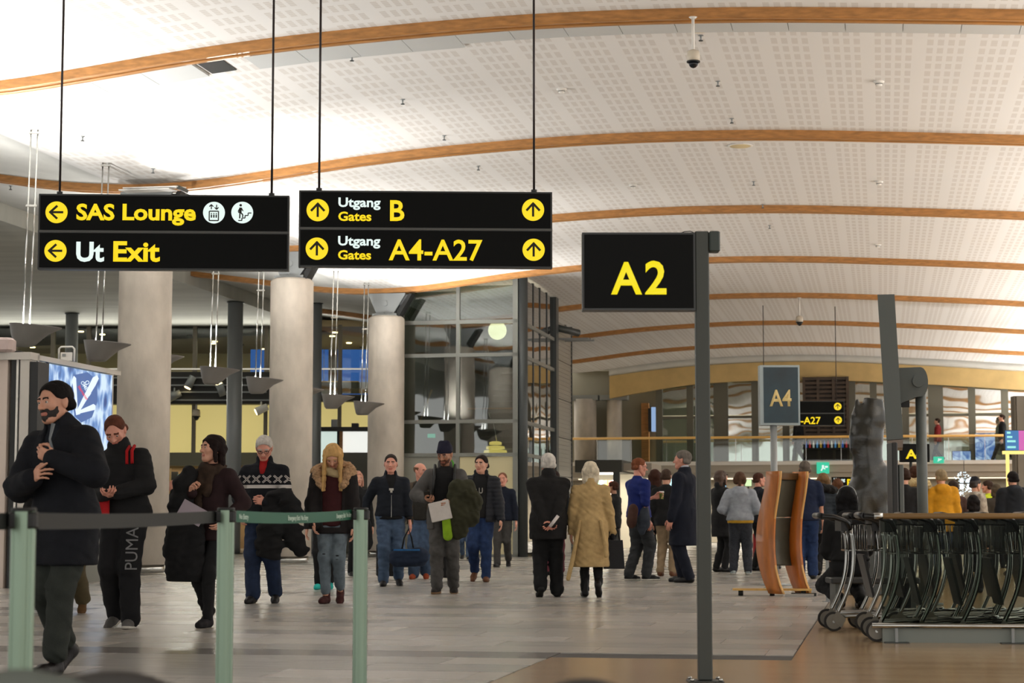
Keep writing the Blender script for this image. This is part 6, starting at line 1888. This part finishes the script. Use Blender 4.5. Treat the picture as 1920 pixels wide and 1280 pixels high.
w = to_world(P11, P11['U'](.03, .36, .98)); o = MB().bevbox((0, 0, 0), (.26, .05, .24), .012).build('paper_bag', mat('white_paper', rgb(206, 200, 194), .7, noise=.06, nscale=12, bump=.4, bscale=14)); o.location = w; o.rotation_euler = (0, .22, math.radians(P11['face'])); tag(o, 'crumpled white paper bag held by the man in the beanie', 'bag')
w = to_world(P11, P11['U'](-.04, .34, .78)); f = Field(.02); f.seg((0, 0, .1), (.02, 0, -.1), .055, .06, flat=.6); o = sdf_obj('lime_pouch', f, .014, cloth('lime', rgb(140, 180, 40))); o.location = w; tag(o, 'lime green pouch below the white paper bag', 'pouch')
w = to_world(P11, P11['arms'][0][1] + np.array([-.02, .09, .05])); o = MB().bevbox((0, 0, 0), (.075, .012, .14), .006).build('phone', M_black); o.location = w; o.rotation_euler = (-.9, 0, math.radians(P11['face'])); tag(o, 'black phone in the hand of the man in the beanie', 'phone')
P12 = person('dark haired man in a black quilted jacket and blue jeans', 902, 1090, 855, 174, vox=.014, head=(-14, 0, 0), tone='fair', feet=[(.10, -.16, .03, 34), (-.09, .16, 0, -4)], hands=[(.26, .0, .84), (-.30, .12, .84)],
    hair=('short', rgb(36, 26, 22)), jacket=dict(m=cloth('quilt', rgb(30, 32, 38), .6), hem=.84, t=.034, puff=.012, pf=55, open=(.10, .84), openb=.08, collar=1), shirt=dict(m=C_blk, t=.014), trousers=TR(cloth('blue_jeans', rgb(34, 52, 88), noise=.3), knee=.076, ankle=.062), shoes=dict(m=cloth('shoe_brown', rgb(96, 58, 34), .5), high=.15), bulk=1.06)
tx = text_obj('shirt_letters', 'O U', .11, W_sole, P12['o'], depth=.001, bold=.02)
for v in tx.data.vertices: v.co = tuple(P12['U'](.115 - v.co.x * .8, .156 - abs(.115 - v.co.x * .8) * .12, 1.25 + v.co.y))
tx.rotation_euler = (0, 0, 0)
person('man in navy walking behind the quilted jacket', 942, 1062, 884, 176, vox=.018, hv=.009, feet=WALK_A, hair=('receding', rgb(120, 80, 56)), tone='pink', jacket=dict(m=C_navy, hem=.86), trousers=TR(cloth('grey_trs', rgb(62, 60, 58))), shoes=S_blk)
person('person in jeans hidden between the beanie man and the quilted jacket', 873, 1048, 0, 176, H=1.66, vox=.02, hv=.009, feet=WALK_B, hair=('short', rgb(40, 34, 30)), jacket=dict(m=C_dnavy, hem=.86), trousers=TR(C_jean), shoes=S_blk)
# luggage of that group
def roller(px, foot, h_, label, rz=0.0):
    p = gnd(px, foot); t = thing('roller_case', label, 'suitcase', p, rz)
    MB().bevbox((0, 0, .05 + h_ / 2), (.36, .22, h_), .03).build('shell', cloth('case', rgb(20, 20, 21), .5), t)
    for dx in (-.14, .14):
        MB().tube([(dx - .015, 0, .035), (dx + .015, 0, .035)], .035, 14).build('wheel', M_tyre, t)
        MB().tube([(dx * .6, .08, h_), (dx * .6, .08, h_ + .38)], .008, 6).build('handle_tube', M_chrome, t)
    MB().box((0, .08, h_ + .39), (.2, .025, .025)).build('handle', M_black, t)
    MB().box((.06, -.112, .05 + h_ * .55), (.09, .006, .04)).build('tag', W_sole, t)
    MB().box((0, -.115, .05 + h_ * .35), (.28, .02, h_ * .5)).build('pocket', C_blk2, t)
roller(727, 1086, .50, 'black roller case behind the man in the navy bomber', .1)
roller(836, 1089, .62, 'black roller case just behind the man in the beanie')
w = gnd(767, 1100); Zt = at(767, 1060, w.y).z
t = thing('duffel_bag', 'navy sports bag with a blue rim carried beside the man in the bomber', 'bag', (w.x, w.y - .0, Zt - .02))
f = Field(.03); f.seg((-.16, 0, .12), (.14, 0, .14), .12, .13, flat=.75); f.cut((0, 0, -1), -.0); f.wr = wrinkle(.008, 8, 1.3); sdf_obj('body', f, .014, cloth('bag_navy', rgb(34, 44, 62)), t)
MB().box((-.03, -.1, .235), (.36, .03, .022)).build('rim', cloth('bag_blue', rgb(40, 96, 150)), t)
q = MB(); q.tube([(-.1, 0, .24), (-.07, 0, .4), (-.01, 0, .52), (.03, 0, .4), (.06, 0, .24)], .012, 6); q.build('handle', C_blk, t)

# ------------------------------------------------------------------ couple seen from behind
P15 = person('white haired man in a black coat seen from behind, hands clasped', 1028, 1119, 852, 2, vox=.013, hv=.0065, tone='pink', feet=[(.11, .03, 0, 0), (-.10, -.16, .0, 26)], hands=[(.04, -.23, .88), (-.04, -.22, .86)], elbows=[(1, -.2, 0), (-1, -.2, 0)],
    palms=[(0, -1, 0), (0, -1, .2)], hdirs=[(-.8, -.2, -.5), (.8, -.2, -.4)], curl=(.5, .5), hair=('short', rgb(205, 200, 192)), jacket=dict(m=C_blk2, hem=.72, t=.034, flare=.015, collar=1, name='coat'), trousers=TR(C_blk, knee=.085, ankle=.08), shoes=S_blk, bulk=1.16)
w = to_world(P15, P15['U'](.055, -.27, .94)); o = MB().tube([(-.05, 0, -.06), (.05, 0, .07)], .02, 12).build('paper_roll', mat('paper_white', rgb(215, 208, 204), .6)); o.location = w; tag(o, 'rolled white paper held behind the back of the white haired man', 'paper roll')
P16 = person('white haired woman in a long belted beige coat seen from behind', 1108, 1119, 867, -2, vox=.013, hv=.0065, feet=[(.09, -.2, .03, 40), (-.08, .08, 0, 0)], hands=[(.29, .04, .86), (-.26, .04, .84)], hair=('bob', rgb(214, 202, 178)),
    jacket=dict(m=cloth('camel', rgb(184, 156, 108)), hem=.40, t=.03, flare=.08, collar=1, name='coat', wr=.006), trousers=TR(C_blk, knee=.065, ankle=.05), shoes=dict(m=cloth('boot_blk', rgb(20, 18, 18), .4), high=.24), bulk=1.02)
f = Field(.01); pts = [P16['U'](.185 * math.cos(a), .15 * math.sin(a), 1.0) for a in [k * PI / 8 for k in range(17)]]; f.chain(pts, [.028] * 17, flat=None); f.chain([P16['U'](.13, -.16, 1.0), P16['U'](.19, -.2, .7), P16['U'](.2, -.22, .55)], [.022, .026, .028]); f.chain([P16['U'](-.14, -.15, 1.0), P16['U'](-.24, -.18, .5), P16['U'](-.3, -.2, .25)], [.022, .03, .03])
sdf_obj('belt', f, .012, cloth('camel', rgb(184, 156, 108)), P16['o'])
f = Field(.02); f.ell(P16['arms'][0][1] + np.array([.0, 0, -.06]), (.035, .045, .08)); sdf_obj('glove', f, .01, C_blk, P16['o'])
w = to_world(P16, P16['arms'][0][1] + np.array([.02, 0, -.5])); t = thing('tote_bag', 'black leather tote held by the woman in the beige coat', 'bag', w)
MB().box((0, 0, .17), (.25, .14, .34), taper=.82).build('body', cloth('leather_blk', rgb(24, 24, 26), .4), t)
for dy in (-.03, .03):
    q = MB(); q.tube([(-.07, dy, .33), (-.05, dy, .45), (0, dy, .5), (.05, dy, .45), (.07, dy, .33)], .009, 6); q.build('handle', cloth('leather_blk', rgb(24, 24, 26), .4), t)

# ------------------------------------------------------------------ crowd
def bg(label, px, foot, top, face, **k):
    k.setdefault('vox', .018); k.setdefault('hv', .009); return person(label, px, foot, top, face, **k)
bg('person in burgundy trousers hidden behind the white haired man', 1040, 1078, 0, 0, H=1.72, hair=('short', rgb(40, 26, 22)), jacket=dict(m=C_blk, hem=.85), trousers=TR(cloth('burg_trs', rgb(92, 42, 52)), knee=.08, ankle=.07), shoes=S_blk)
bg('person in a black and yellow jacket right of the beige coat', 1151, 1062, 903, 60, hair=('short', rgb(60, 36, 24)), tone='tan', jacket=dict(m=C_blk, hem=.8, open=(.1, .9), openb=.06), shirt=dict(m=cloth('mustard', rgb(170, 120, 30))), trousers=TR(C_blk), shoes=S_blk)
P19 = person('smiling man with glasses in a royal blue cardigan holding a coffee cup', 1197, 1088, 860, -58, vox=.014, hv=.0065, tone='pink', glasses=True, head=(-18, 8, 0), feet=[(.10, .1, 0, 0), (-.10, -.08, 0, 0)], hands=[(.24, .0, .88), (-.02, .30, 1.22)], elbows=[(.6, -.8, -.2), (-.7, -.6, -.6)], hdirs=[None, (.5, .8, .2)], palms=[None, (.8, -.3, 0)], curl=(.4, .75),
    hair=('receding', rgb(120, 70, 44)), jacket=dict(m=cloth('royal', rgb(26, 40, 104)), hem=.92, t=.022, sleeve=.95, open=(.07, 1.12), name='cardigan'), shirt=dict(m=cloth('white_tee', rgb(190, 195, 205)), t=.008, sleeve=.5), trousers=TR(cloth('charcoal_trs', rgb(50, 52, 54)), knee=.082, ankle=.07), shoes=dict(m=C_blk, sole=W_sole), bulk=1.08)
w = to_world(P19, P19['arms'][1][1] + np.array([.06, .09, -.03])); t = thing('coffee_cup', 'green and white paper cup held by the man in the blue cardigan', 'cup', w)
MB().lathe([(.028, 0), (.038, .1)], n=18).build('cup', mat('cup_green', rgb(120, 140, 50), .6), t); MB().lathe([(.041, .1), (.041, .112), (.034, .122)], n=18).build('lid', M_white, t)
def coat19(f): f.chain([P19['U'](.22, -.05, 1.02), P19['U'](.24, -.08, .85), P19['U'](.26, -.12, .74)], [.08, .13, .08], flat=.6); f.wr = wrinkle(.014, 4, 1.5)
soft('carried_coat', 'grey denim jacket bundled at the hip of the man in the blue cardigan', 'coat', P19, coat19, .014, cloth('denim_grey', rgb(58, 64, 74)))
def bag19(f): f.seg(P19['U'](.2, -.24, 1.02), P19['U'](.2, -.27, .86), .1, .1, flat=.6)
soft('shoulder_bag', 'brown leather bag behind the man in the blue cardigan', 'bag', P19, bag19, .016, cloth('bag_brown', rgb(70, 46, 38)))
bg('woman with long brown hair in black beside the coffee drinker', 1229, 1066, 881, -25, hair=('long', rgb(58, 34, 26)), jacket=dict(m=C_blk, hem=.75, t=.028), trousers=TR(C_blk, knee=.062, ankle=.05), shoes=dict(m=cloth('shoe_beige', rgb(160, 146, 128)), sole=W_sole), bulk=.95)
bg('man in a black jacket and beige trousers seen from behind', 1250, 1080, 880, -20, hair=('crop', rgb(70, 54, 44)), jacket=dict(m=C_blk, hem=.84, t=.03), trousers=TR(cloth('beige_trs', rgb(138, 118, 92)), knee=.075, ankle=.06), shoes=dict(m=cloth('shoe_brown', rgb(96, 58, 34), .5)), feet=[(.11, .0, 0, 0), (-.12, .04, 0, 0)])
P22 = person('grey haired man in a long dark uniform coat with a silver cuff stripe', 1287, 1092, 846, 62, vox=.014, hv=.0065, tone='pink', head=(8, 0, 0), hair=('short', rgb(110, 104, 98)), feet=[(.10, .12, 0, 0), (-.10, -.06, 0, 0)], hands=[(.25, .02, .84), (-.27, .08, .84)],
    jacket=dict(m=cloth('uniform', rgb(20, 24, 36)), hem=.50, t=.034, flare=.03, name='coat', collar=.2), shirt=dict(m=cloth('white_tee', rgb(190, 195, 205)), collar=.9, t=.0, hem=1.3, sleeve=.1), trousers=TR(cloth('uniform', rgb(20, 24, 36)), knee=.08, ankle=.07), shoes=dict(m=cloth('shoe_polish', rgb(16, 15, 16), .2)), bulk=1.12)
e_, w_ = P22['arms'][1]; d_ = (w_ - e_) / np.linalg.norm(w_ - e_)
tubes(P22['o'], 'cuff_stripe', [tuple(w_ - d_ * .06), tuple(w_ - d_ * .03)], .058, mat('silver_braid', rgb(150, 152, 156), .5), 16)
bg('person in a dark cap and black coat right of the sign post', 1353, 1072, 883, -62, hair=('cap', rgb(52, 40, 30), 'bob', rgb(70, 50, 36)), jacket=dict(m=C_blk, hem=.62, t=.032, flare=.02, collar=1), hands=[(.2, .25, 1.05), (-.15, .28, 1.05)], trousers=TR(C_blk), shoes=S_blk)
P24 = bg('woman in a grey hoodie and patterned leggings seen from behind', 1389, 1077, 886, -8, vox=.015, hv=.008, hair=('pony', rgb(84, 60, 44)), hands=[(.2, .2, 1.08), (-.22, .2, 1.08)], jacket=dict(m=cloth('hoodie', rgb(150, 156, 164)), hem=.94, t=.034, hood=True, arm=1.15, name='hoodie'), shirt=dict(m=cloth('yellow_hem', rgb(190, 150, 50)), hem=.895, t=.02, sleeve=.3),
    trousers=TR(mat('speckled', rgb(44, 48, 56), .9, noise=.6, nscale=60), knee=.085, ankle=.07), shoes=dict(m=cloth('shoe_lt', rgb(150, 160, 160)), sole=W_sole), feet=[(.13, 0, 0, 0), (-.13, .02, 0, 0)], bulk=1.18)
bg('short haired man in a dark jacket facing right beside the grey hoodie', 1424, 1070, 887, -68, hair=('crop', rgb(70, 42, 32)), tone='pink', jacket=dict(m=C_dnavy, hem=.86, t=.03), hands=[(.2, .24, .95), (-.2, .2, .95)], trousers=TR(C_blk), shoes=S_blk)
P26 = bg('person in a cream jumper half hidden by the wooden stand', 1449, 1066, 894, -10, hair=('short', rgb(40, 30, 26)), jacket=dict(m=cloth('cream_jumper', rgb(164, 148, 124)), hem=.86, t=.03), trousers=TR(cloth('red_trs', rgb(130, 30, 28))), shoes=S_blk)
w = gnd(1431, 1066); t = thing('red_suitcase', 'red suitcase standing left of the wooden stand', 'suitcase', w)
MB().bevbox((0, .1, .36), (.34, .24, .62), .03).build('shell', cloth('case_red', rgb(140, 20, 22), .5), t)
for dx in (-.12, .12): MB().tube([(dx - .015, .1, .03), (dx + .015, .1, .03)], .03, 12).build('wheel', M_tyre, t)
MB().box((0, .1, .7), (.16, .03, .05)).build('handle', M_black, t)
P27 = bg('grey haired man in a navy polo shirt and jeans behind the wooden stand', 1512, 1085, 865, -6, vox=.015, hv=.008, hair=('crop', rgb(96, 88, 80)), hands=[(.27, .03, .78), (-.2, .24, 1.0)], jacket=dict(m=cloth('polo', rgb(26, 36, 60)), hem=.88, t=.024, sleeve=.85, name='polo_shirt'), trousers=TR(cloth('blue_jeans', rgb(34, 52, 88), noise=.3), knee=.085, ankle=.075), shoes=S_blk, bulk=1.12)
tubes(P27['o'], 'wristwatch', [tuple(P27['arms'][0][1] + np.array([0, 0, .03])), tuple(P27['arms'][0][1] + np.array([0, 0, .055]))], .033, M_black, 14)
w = to_world(P27, P27['U'](.1, .2, 1.02)); o = MB().box((0, 0, 0), (.3, .05, .2), M=Matrix.Rotation(-.4, 3, 'Y')).build('magazines', mat('magazine', rgb(150, 150, 146), .4, noise=.5, nscale=12)); o.location = w; tag(o, 'magazines under the arm of the man in the navy polo', 'magazines')
bg('woman in a dark puffer coat with a black fur collar', 1546, 1078, 888, -12, hair=('bob', rgb(120, 92, 62)), jacket=dict(m=cloth('teal_puffer', rgb(42, 50, 58), .6), hem=.72, t=.04, puff=.012, pf=50), hood=mat('fur_black', rgb(24, 22, 22), .95, noise=.4, nscale=40, bump=.6, bscale=120), trousers=TR(C_blk), shoes=dict(m=S_blk['m'], high=.2))
bg('person in a dark red coat behind the puffer coat', 1569, 0, 898, -15, Y=37, hair=('bob', rgb(92, 60, 40)), jacket=dict(m=cloth('dark_red', rgb(96, 24, 26)), hem=.6, t=.03), trousers=TR(C_blk), shoes=S_blk)
P30 = person('seated person in a black hooded jacket wearing headphones, back turned', 1612, 0, 0, 8, Y=20.3, H=1.74, vox=.015, hv=.0075, sit=.42, feet=[(.12, .42, 0, 0), (-.12, .42, 0, 0)], lean=2, head=(-25, 8, 0), hands=[(.12, .3, 1.05), (-.12, .3, 1.05)], hair=('bob', rgb(20, 20, 22)), jacket=dict(m=C_blk, hem=.5, t=.04, hood=True), trousers=TR(C_blk, top=.6), shoes=S_blk, bulk=1.1)
q = MB(); q.tube([tuple(P30['hc'] + P30['Rh'] @ np.array([.1 * math.cos(a), -.02, .03 + .115 * math.sin(a)])) for a in [k * PI / 12 for k in range(13)]], .009, 8); q.build('headphones', M_steel, P30['o'])
for sx in (-1, 1): tubes(P30['o'], 'ear_cup', [tuple(P30['hc'] + P30['Rh'] @ np.array([sx * .088, -.015, .0])), tuple(P30['hc'] + P30['Rh'] @ np.array([sx * .115, -.015, .0]))], .036, M_black, 14)
g30 = P30['g']; t = thing('waiting_bench', 'dark bench under the seated person with headphones', 'bench', (g30.x, g30.y - .02, 0))
MB().bevbox((.1, 0, .30), (.9, .42, .06), .015).build('seat', M_black, t)
for dx in (-.28, .48): MB().box((dx, 0, .135), (.05, .36, .27)).build('leg', M_dsteel, t)
bg('person in a black coat left of the khaki hooded jacket', 1694, 0, 879, 0, Y=30, hair=('short', rgb(50, 34, 26)), jacket=dict(m=C_blk, hem=.7, t=.03), trousers=TR(C_blk), shoes=S_blk)
bg('person in a khaki jacket with a pale hood behind the grey pole', 1714, 0, 875, 0, Y=31.5, hair=('short', rgb(70, 44, 32)), jacket=dict(m=cloth('khaki_jkt', rgb(104, 92, 66)), hem=.8, t=.034, hood=True), hood=mat('fur_pale', rgb(180, 160, 116), .95, noise=.3, nscale=40), trousers=TR(C_blk), shoes=S_blk)
bg('grey blond person in a mustard yellow jacket seen from behind', 1763, 0, 881, 4, Y=31.5, vox=.015, hair=('short', rgb(140, 124, 96)), jacket=dict(m=cloth('mustard_jkt', rgb(196, 140, 30)), hem=.76, t=.04, hood=True, arm=1.2), trousers=TR(C_djean), shoes=S_blk, bulk=1.1)
bg('person in a brown leather jacket right of the mustard jacket', 1785, 0, 902, 10, Y=33.5, hair=('short', rgb(50, 40, 34)), jacket=dict(m=cloth('brown_jkt', rgb(66, 46, 40)), hem=.8, t=.034), trousers=TR(C_blk), shoes=S_blk)
bg('person in a black knit hat and cream patterned jumper facing right', 1826, 0, 897, -58, Y=35, hair=('beanie', rgb(22, 24, 32), 'short', rgb(40, 30, 26)), jacket=dict(m=cloth('cream_pat', rgb(170, 160, 146), noise=.5), hem=.86, t=.034), trousers=TR(C_blk), shoes=S_blk)
bg('dark haired child in front of the cream jumper', 1822, 0, 929, 5, Y=25, hair=('bob', rgb(24, 20, 20)), jacket=dict(m=C_blk, hem=.8), trousers=TR(C_blk), shoes=S_blk)
bg('worker in a black jacket with bright yellow sleeves', 1850, 0, 902, 55, Y=39, hair=('short', rgb(60, 44, 36)), tone='pink', jacket=dict(m=cloth('hivis', rgb(190, 205, 40)), hem=.86, t=.03), trousers=TR(C_blk), shoes=S_blk)
bg('person in a grey brown coat left of the black hooded jacket', 1866, 0, 908, 0, Y=38, hair=('bob', rgb(80, 70, 56)), jacket=dict(m=cloth('greybrown', rgb(64, 58, 50)), hem=.7, t=.034), trousers=TR(C_blk), shoes=S_blk)
bg('broad dark haired person in a black hooded jacket at the right edge', 1897, 0, 885, 8, Y=33, vox=.015, hair=('short', rgb(24, 20, 20)), jacket=dict(m=cloth('ink_jkt', rgb(26, 30, 36)), hem=.78, t=.045, hood=True, arm=1.25), trousers=TR(C_blk), shoes=S_blk, bulk=1.2)
# on the gallery
zg = gz_(866, VG - 1.2)
for label, px, v_, H_, face, jk, tr, ft in (('person in a red jacket walking on the gallery', 1760, VG - .5, 1.66, 70, cloth('gal_red', rgb(130, 40, 40)), C_djean, WALK_A), ('striding person in black on the gallery at the right', 1882, VG - .5, 1.84, 80, C_blk, C_blk, [(.09, .42, 0, -14), (-.09, -.4, .0, 46)]), ('dark figure standing on the gallery left of the stone torso', 1498, VG - .6, 1.7, 40, C_blk, C_blk, WALK_B)):
    u_ = gu(px, v_); w = hall(u_, v_)
    person(label, px, 0, 0, face, H=H_, pos=(w.x, w.y, 0), base_z=zg + .005, vox=.022, hv=.01, feet=ft, hair=('short', rgb(50, 36, 28)), jacket=dict(m=jk, hem=.8, t=.03), trousers=TR(tr), shoes=S_blk)
# ================================================================== REAR DETAILS
# slatted bar tower on the gallery
va = VG - .25
ua, ub = gu(1507, va), gu(1594, va)
zb_ = gz_(866, VG - 1.2)
t = thing('bar_tower', 'brown slatted bar tower standing on the upper gallery', 'bar', hall((ua + ub) / 2, va, zb_ + .003), -TH)
W = ub - ua; HT = 3.3
M_bar = mat('bar_brown', rgb(74, 60, 48), .6, noise=.3, nscale=3)
MB().bbox(-W / 2, W / 2, .12, .5, 0, HT).build('core', mat('bar_core', rgb(52, 42, 34), .6), t)
for i in range(16):
    z = .75 + i * .165
    MB().bbox(-W / 2, W / 2, .0, .12, z - .045, z + .045).build('slat', M_bar, t)
for x in (-W / 2 + .05, -W / 6, W / 6, W / 2 - .05): MB().bbox(x - .05, x + .05, -.03, .13, 0, HT).build('post', M_bar, t)
MB().bbox(-W / 2, W / 2, -.25, .0, .5, .56).build('counter', M_black, t)
cols = [rgb(60, 110, 200), rgb(190, 60, 60), rgb(220, 220, 210), rgb(90, 160, 220), rgb(200, 160, 60)]
for i in range(12):
    x = -W / 2 + .12 + i * (W - .24) / 11
    o = MB().lathe([(.035, 0), (.035, .16), (.012, .21), (.012, .27)], n=10).build('bottle', mat('bottle_%d' % (i % 5), cols[i % 5], .2, emit=cols[i % 5], estr=.3))
    p = hall((ua + ub) / 2 + x, va - .12, zb_ + .565); o.location = p
    tag(o, '%s bottle from the left on the counter of the slatted bar tower' % ['first', 'second', 'third', 'fourth', 'fifth', 'sixth', 'seventh', 'eighth', 'ninth', 'tenth', 'eleventh', 'twelfth'][i], 'bottle', 'bottles on the gallery bar')
# shop with a dark canopy left of the crowd
vs = 62.0
ua, ub = gu(1078, vs), gu(1166, vs)
t = thing('shop_unit', 'brightly lit shop under a dark canopy behind the white haired couple', 'shop', hall(ua, vs), -TH)
W = ub - ua; z1 = athall(1120, 862, vs)[1]; z0 = athall(1120, 885, vs)[1]
MB().bbox(0, W, 0, 3.2, z0, z1).build('canopy', mat('canopy_dark', rgb(66, 66, 60), .5), t)
MB().bbox(W, W + .9, .4, 3.2, z0 + .05, z1 - .1).build('canopy_wing', M_gfas, t)
MB().bbox(W - .28, W - .08, .02, .2, 0, z0).build('post', M_dsteel, t)
MB().bbox(.02, W, 3.0, 3.2, 0, z0).build('back_wall', mat('shop_cream', rgb(226, 214, 190), .6, emit=rgb(240, 225, 190), estr=.35), t)  # emission put into the back wall so that it looks lit
for z in (.35, .75, 1.15, 1.55, 1.95): MB().bbox(.05, W - .3, 1.3, 1.7, z - .03, z).build('shelf', M_white, t)
MB().bbox(.2, W - .3, .6, .7, z0 - .06, z0).build('strip_light', emat('shop_strip', rgb(255, 245, 225), 4), t)
ld = bpy.data.lights.new('shop_light', 'AREA'); ld.size = 1.2; ld.energy = 160; ld.color = (1, .93, .8)
lo = bpy.data.objects.new('shop_light', ld); COL.objects.link(lo); lo.parent = t; lo.location = (W / 2, .9, z0 - .1)
gc = [rgb(214, 190, 60), rgb(220, 220, 215), rgb(170, 60, 50), rgb(70, 120, 90), rgb(200, 140, 60), rgb(120, 150, 190)]
r9 = random.Random(9); pm = {}
for z in (.35, .75, 1.15, 1.55, 1.95):
    for i in range(8):
        k_ = r9.randrange(6)
        if k_ not in pm:
            o = MB().bevbox((0, 0, .12), (.11, .09, .24), .012).build('product_box', mat('goods_%d' % k_, gc[k_], .5)); pm[k_] = o.data
        else: o = bpy.data.objects.new('product_box', pm[k_]); COL.objects.link(o)
        w = hall(ua + .15 + i * (W - .6) / 7, vs + 1.42, z + .001); o.location = w; o.rotation_euler = (0, 0, -TH)
        tag(o, '%s %s package from the left on the %s shelf of the lit shop' % (ordn[i], ['yellow', 'white', 'red', 'green', 'orange', 'pale blue'][k_], {.35: 'lowest', .75: 'second lowest', 1.15: 'middle', 1.55: 'second highest', 1.95: 'highest'}[z]), 'package', 'goods in the lit shop')
# screens and lights under the gallery
def screen_at(name, px0, px1, py0, py1, v, m, label, cat, top=None):
    u0, u1 = gu(px0, v), gu(px1, v); za, zb2 = athall((px0 + px1) / 2, py1, v)[1], athall((px0 + px1) / 2, py0, v)[1]
    t = thing(name, label, cat, hall((u0 + u1) / 2, v, za), -TH)
    w, h_ = u1 - u0, zb2 - za
    MB().bbox(-w / 2, w / 2, 0, .08, 0, h_).build('housing', M_black, t)
    MB().bbox(-w / 2 + .02, w / 2 - .02, -.012, 0, .02, h_ - .02).build('display', m, t)
    MB().bbox(-.03, .03, .02, .06, -za, 0).build('pole', M_dsteel, t) if top is None else MB().bbox(-.02, .02, .02, .06, h_, top - za).build('rod', M_dsteel, t)
    return t
screen_at('info_screen', 1252, 1270, 888, 918, VG - .2, emat('screen_cyan', rgb(190, 240, 245), 1.4), 'bright white cyan screen between the coffee drinker and the uniformed man', 'screen')
screen_at('info_screen', 1340, 1362, 903, 916, VG - .2, emat('screen_ice', rgb(150, 200, 230), 1.2), 'small icy blue screen right of the sign post', 'screen')
screen_at('round_sign', 1396, 1410, 898, 912, VG - .2, emat('sign_lime', rgb(200, 230, 170), 1.2), 'small pale green sign behind the grey hoodie', 'sign')
screen_at('info_screen', 1560, 1576, 950, 968, VG - .2, emat('screen_blue2', rgb(90, 150, 230), 1.2), 'tiny blue screen under the yellow text board', 'screen')
# blue adverts on the gallery
def adv(name):
    m = bpy.data.materials.new(name); m.use_nodes = True; b = NB(m); (X, Y, Z), oc = b.obj_xyz()
    no = b.n('ShaderNodeTexNoise'); no.inputs['Scale'].default_value = 2.4; no.inputs['Distortion'].default_value = 1.5; b.link(oc, no.inputs['Vector'])
    r = b.n('ShaderNodeValToRGB'); e = r.color_ramp.elements; e[0].position = .38; e[0].color = rgb(70, 110, 176); e[1].position = .62; e[1].color = rgb(196, 220, 244)
    b.link(no.outputs['Fac'], r.inputs[0]); b.p.inputs['Base Color'].default_value = (.01, .01, .01, 1); b.link(r.outputs[0], b.p.inputs['Emission Color']); b.p.inputs['Emission Strength'].default_value = .9
    return m
M_adv = adv('blue_advert')
for px0, px1, py0, py1, lb in ((1829, 1868, 812, 860, 'large glowing blue and white advert panel on the gallery behind the striding person'), (1786, 1822, 845, 863, 'low blue glowing panel on the gallery between the two walkers')):
    v = VG + .25; u0, u1 = gu(px0, v), gu(px1, v); zt = athall(px0, py0, v)[1]
    t = thing('advert_display', lb, 'advert', hall((u0 + u1) / 2, v, zb_ + .003), -TH)
    MB().bbox(-(u1 - u0) / 2, (u1 - u0) / 2, 0, .1, 0, zt - zb_).build('case', M_black, t)
    MB().bbox(-(u1 - u0) / 2 + .02, (u1 - u0) / 2 - .02, -.012, 0, .02, zt - zb_ - .02).build('display', M_adv, t)
# sparkling light cluster
pc = at(1808, 907, 73.0)
t = thing('light_cluster', 'sparkling ring of white bulbs above the cream jumper', 'lights', pc)
q = MB(); r_ = random.Random(4)
for i in range(150):
    a = r_.uniform(0, 2 * PI); rr = .42 * math.sqrt(r_.random()); x, z = rr * math.cos(a), rr * 1.1 * math.sin(a)
    q.lathe([(.001, -.02), (.018, 0), (.001, .02)], (x, r_.uniform(-.1, .1), z), 5)
ob = q.build('bulbs', emat('bulb_white', rgb(220, 240, 250), 2.2), t); ob['kind'] = 'stuff'
for dx in (-.12, .14): MB().bevbox((dx, -.12, 0), (.14, .06, .4), .03).build('lantern', emat('lantern_white', rgb(235, 245, 250), 1.6), t)
MB().lathe([(.43, -.0), (.46, .02), (.43, .04)], n=28).build('hoop', M_dsteel, t)
MB().tube([(0, 0, .0), (0, 0, 2.7 - pc.z + .4)], .012, 6).build('rod', M_dsteel, t)
# information screen on a lit yellow frame at the right edge
Yi = 38.0; k = FPX / Yi; p = at(1912, 1000, Yi)
t = thing('info_screen', 'blue and pink information screen on a glowing yellow frame at the right edge', 'screen', (p.x, Yi, 0))
Zi = lambda py: at(1912, py, Yi).z
xi = lambda px: (px - 1912) / k
MB().bbox(xi(1888), xi(1960), 0, .08, Zi(845), Zi(806)).build('housing', M_black, t)
MB().bbox(xi(1889), xi(1914), -.01, 0, Zi(844), Zi(807)).build('display', emat('info_blue', rgb(44, 110, 168), 1), t)
MB().bbox(xi(1914), xi(1959), -.01, 0, Zi(844), Zi(807)).build('display', emat('info_pink', rgb(200, 90, 170), 1), t)
for i, (a, b2, z) in enumerate(((1892, 1899, 811), (1892, 1902, 819), (1892, 1908, 827), (1892, 1908, 838))):
    MB().bbox(xi(a), xi(b2), -.014, -.01, Zi(z + 2), Zi(z - 2)).build('text_line', emat('text_aqua', rgb(150, 230, 220), 1), t)
E_fr = emat('frame_yellow', rgb(250, 226, 130), 1.1)
MB().bbox(xi(1885), xi(1960), -.05, .1, Zi(851), Zi(845)).build('frame_bar', E_fr, t)
MB().bbox(xi(1890), xi(1895), -.03, .05, 0, Zi(851)).build('frame_post', E_fr, t); MB().bbox(xi(1950), xi(1955), -.03, .05, 0, Zi(851)).build('frame_post', E_fr, t)
MB().bbox(xi(1884), xi(1962), -.15, .2, 0, .03).build('base', M_dsteel, t)
p = at(1905, 900, 56.0)
o = MB().bbox(p.x, p.x + 3, 56, 56.4, 0, at(1905, 742, 56).z).build('trim_1', mat('ribbed_brown', rgb(110, 104, 92), .6)); struct(o, 'brown grey clad block at the right edge')
for i in range(8):
    MB().bbox(p.x + .05 + i * .3, p.x + .2 + i * .3, 55.93, 56, 0, at(1905, 742, 56).z - .02).build('rib', mat('ribbed_brown', (0, 0, 0, 1)), o)
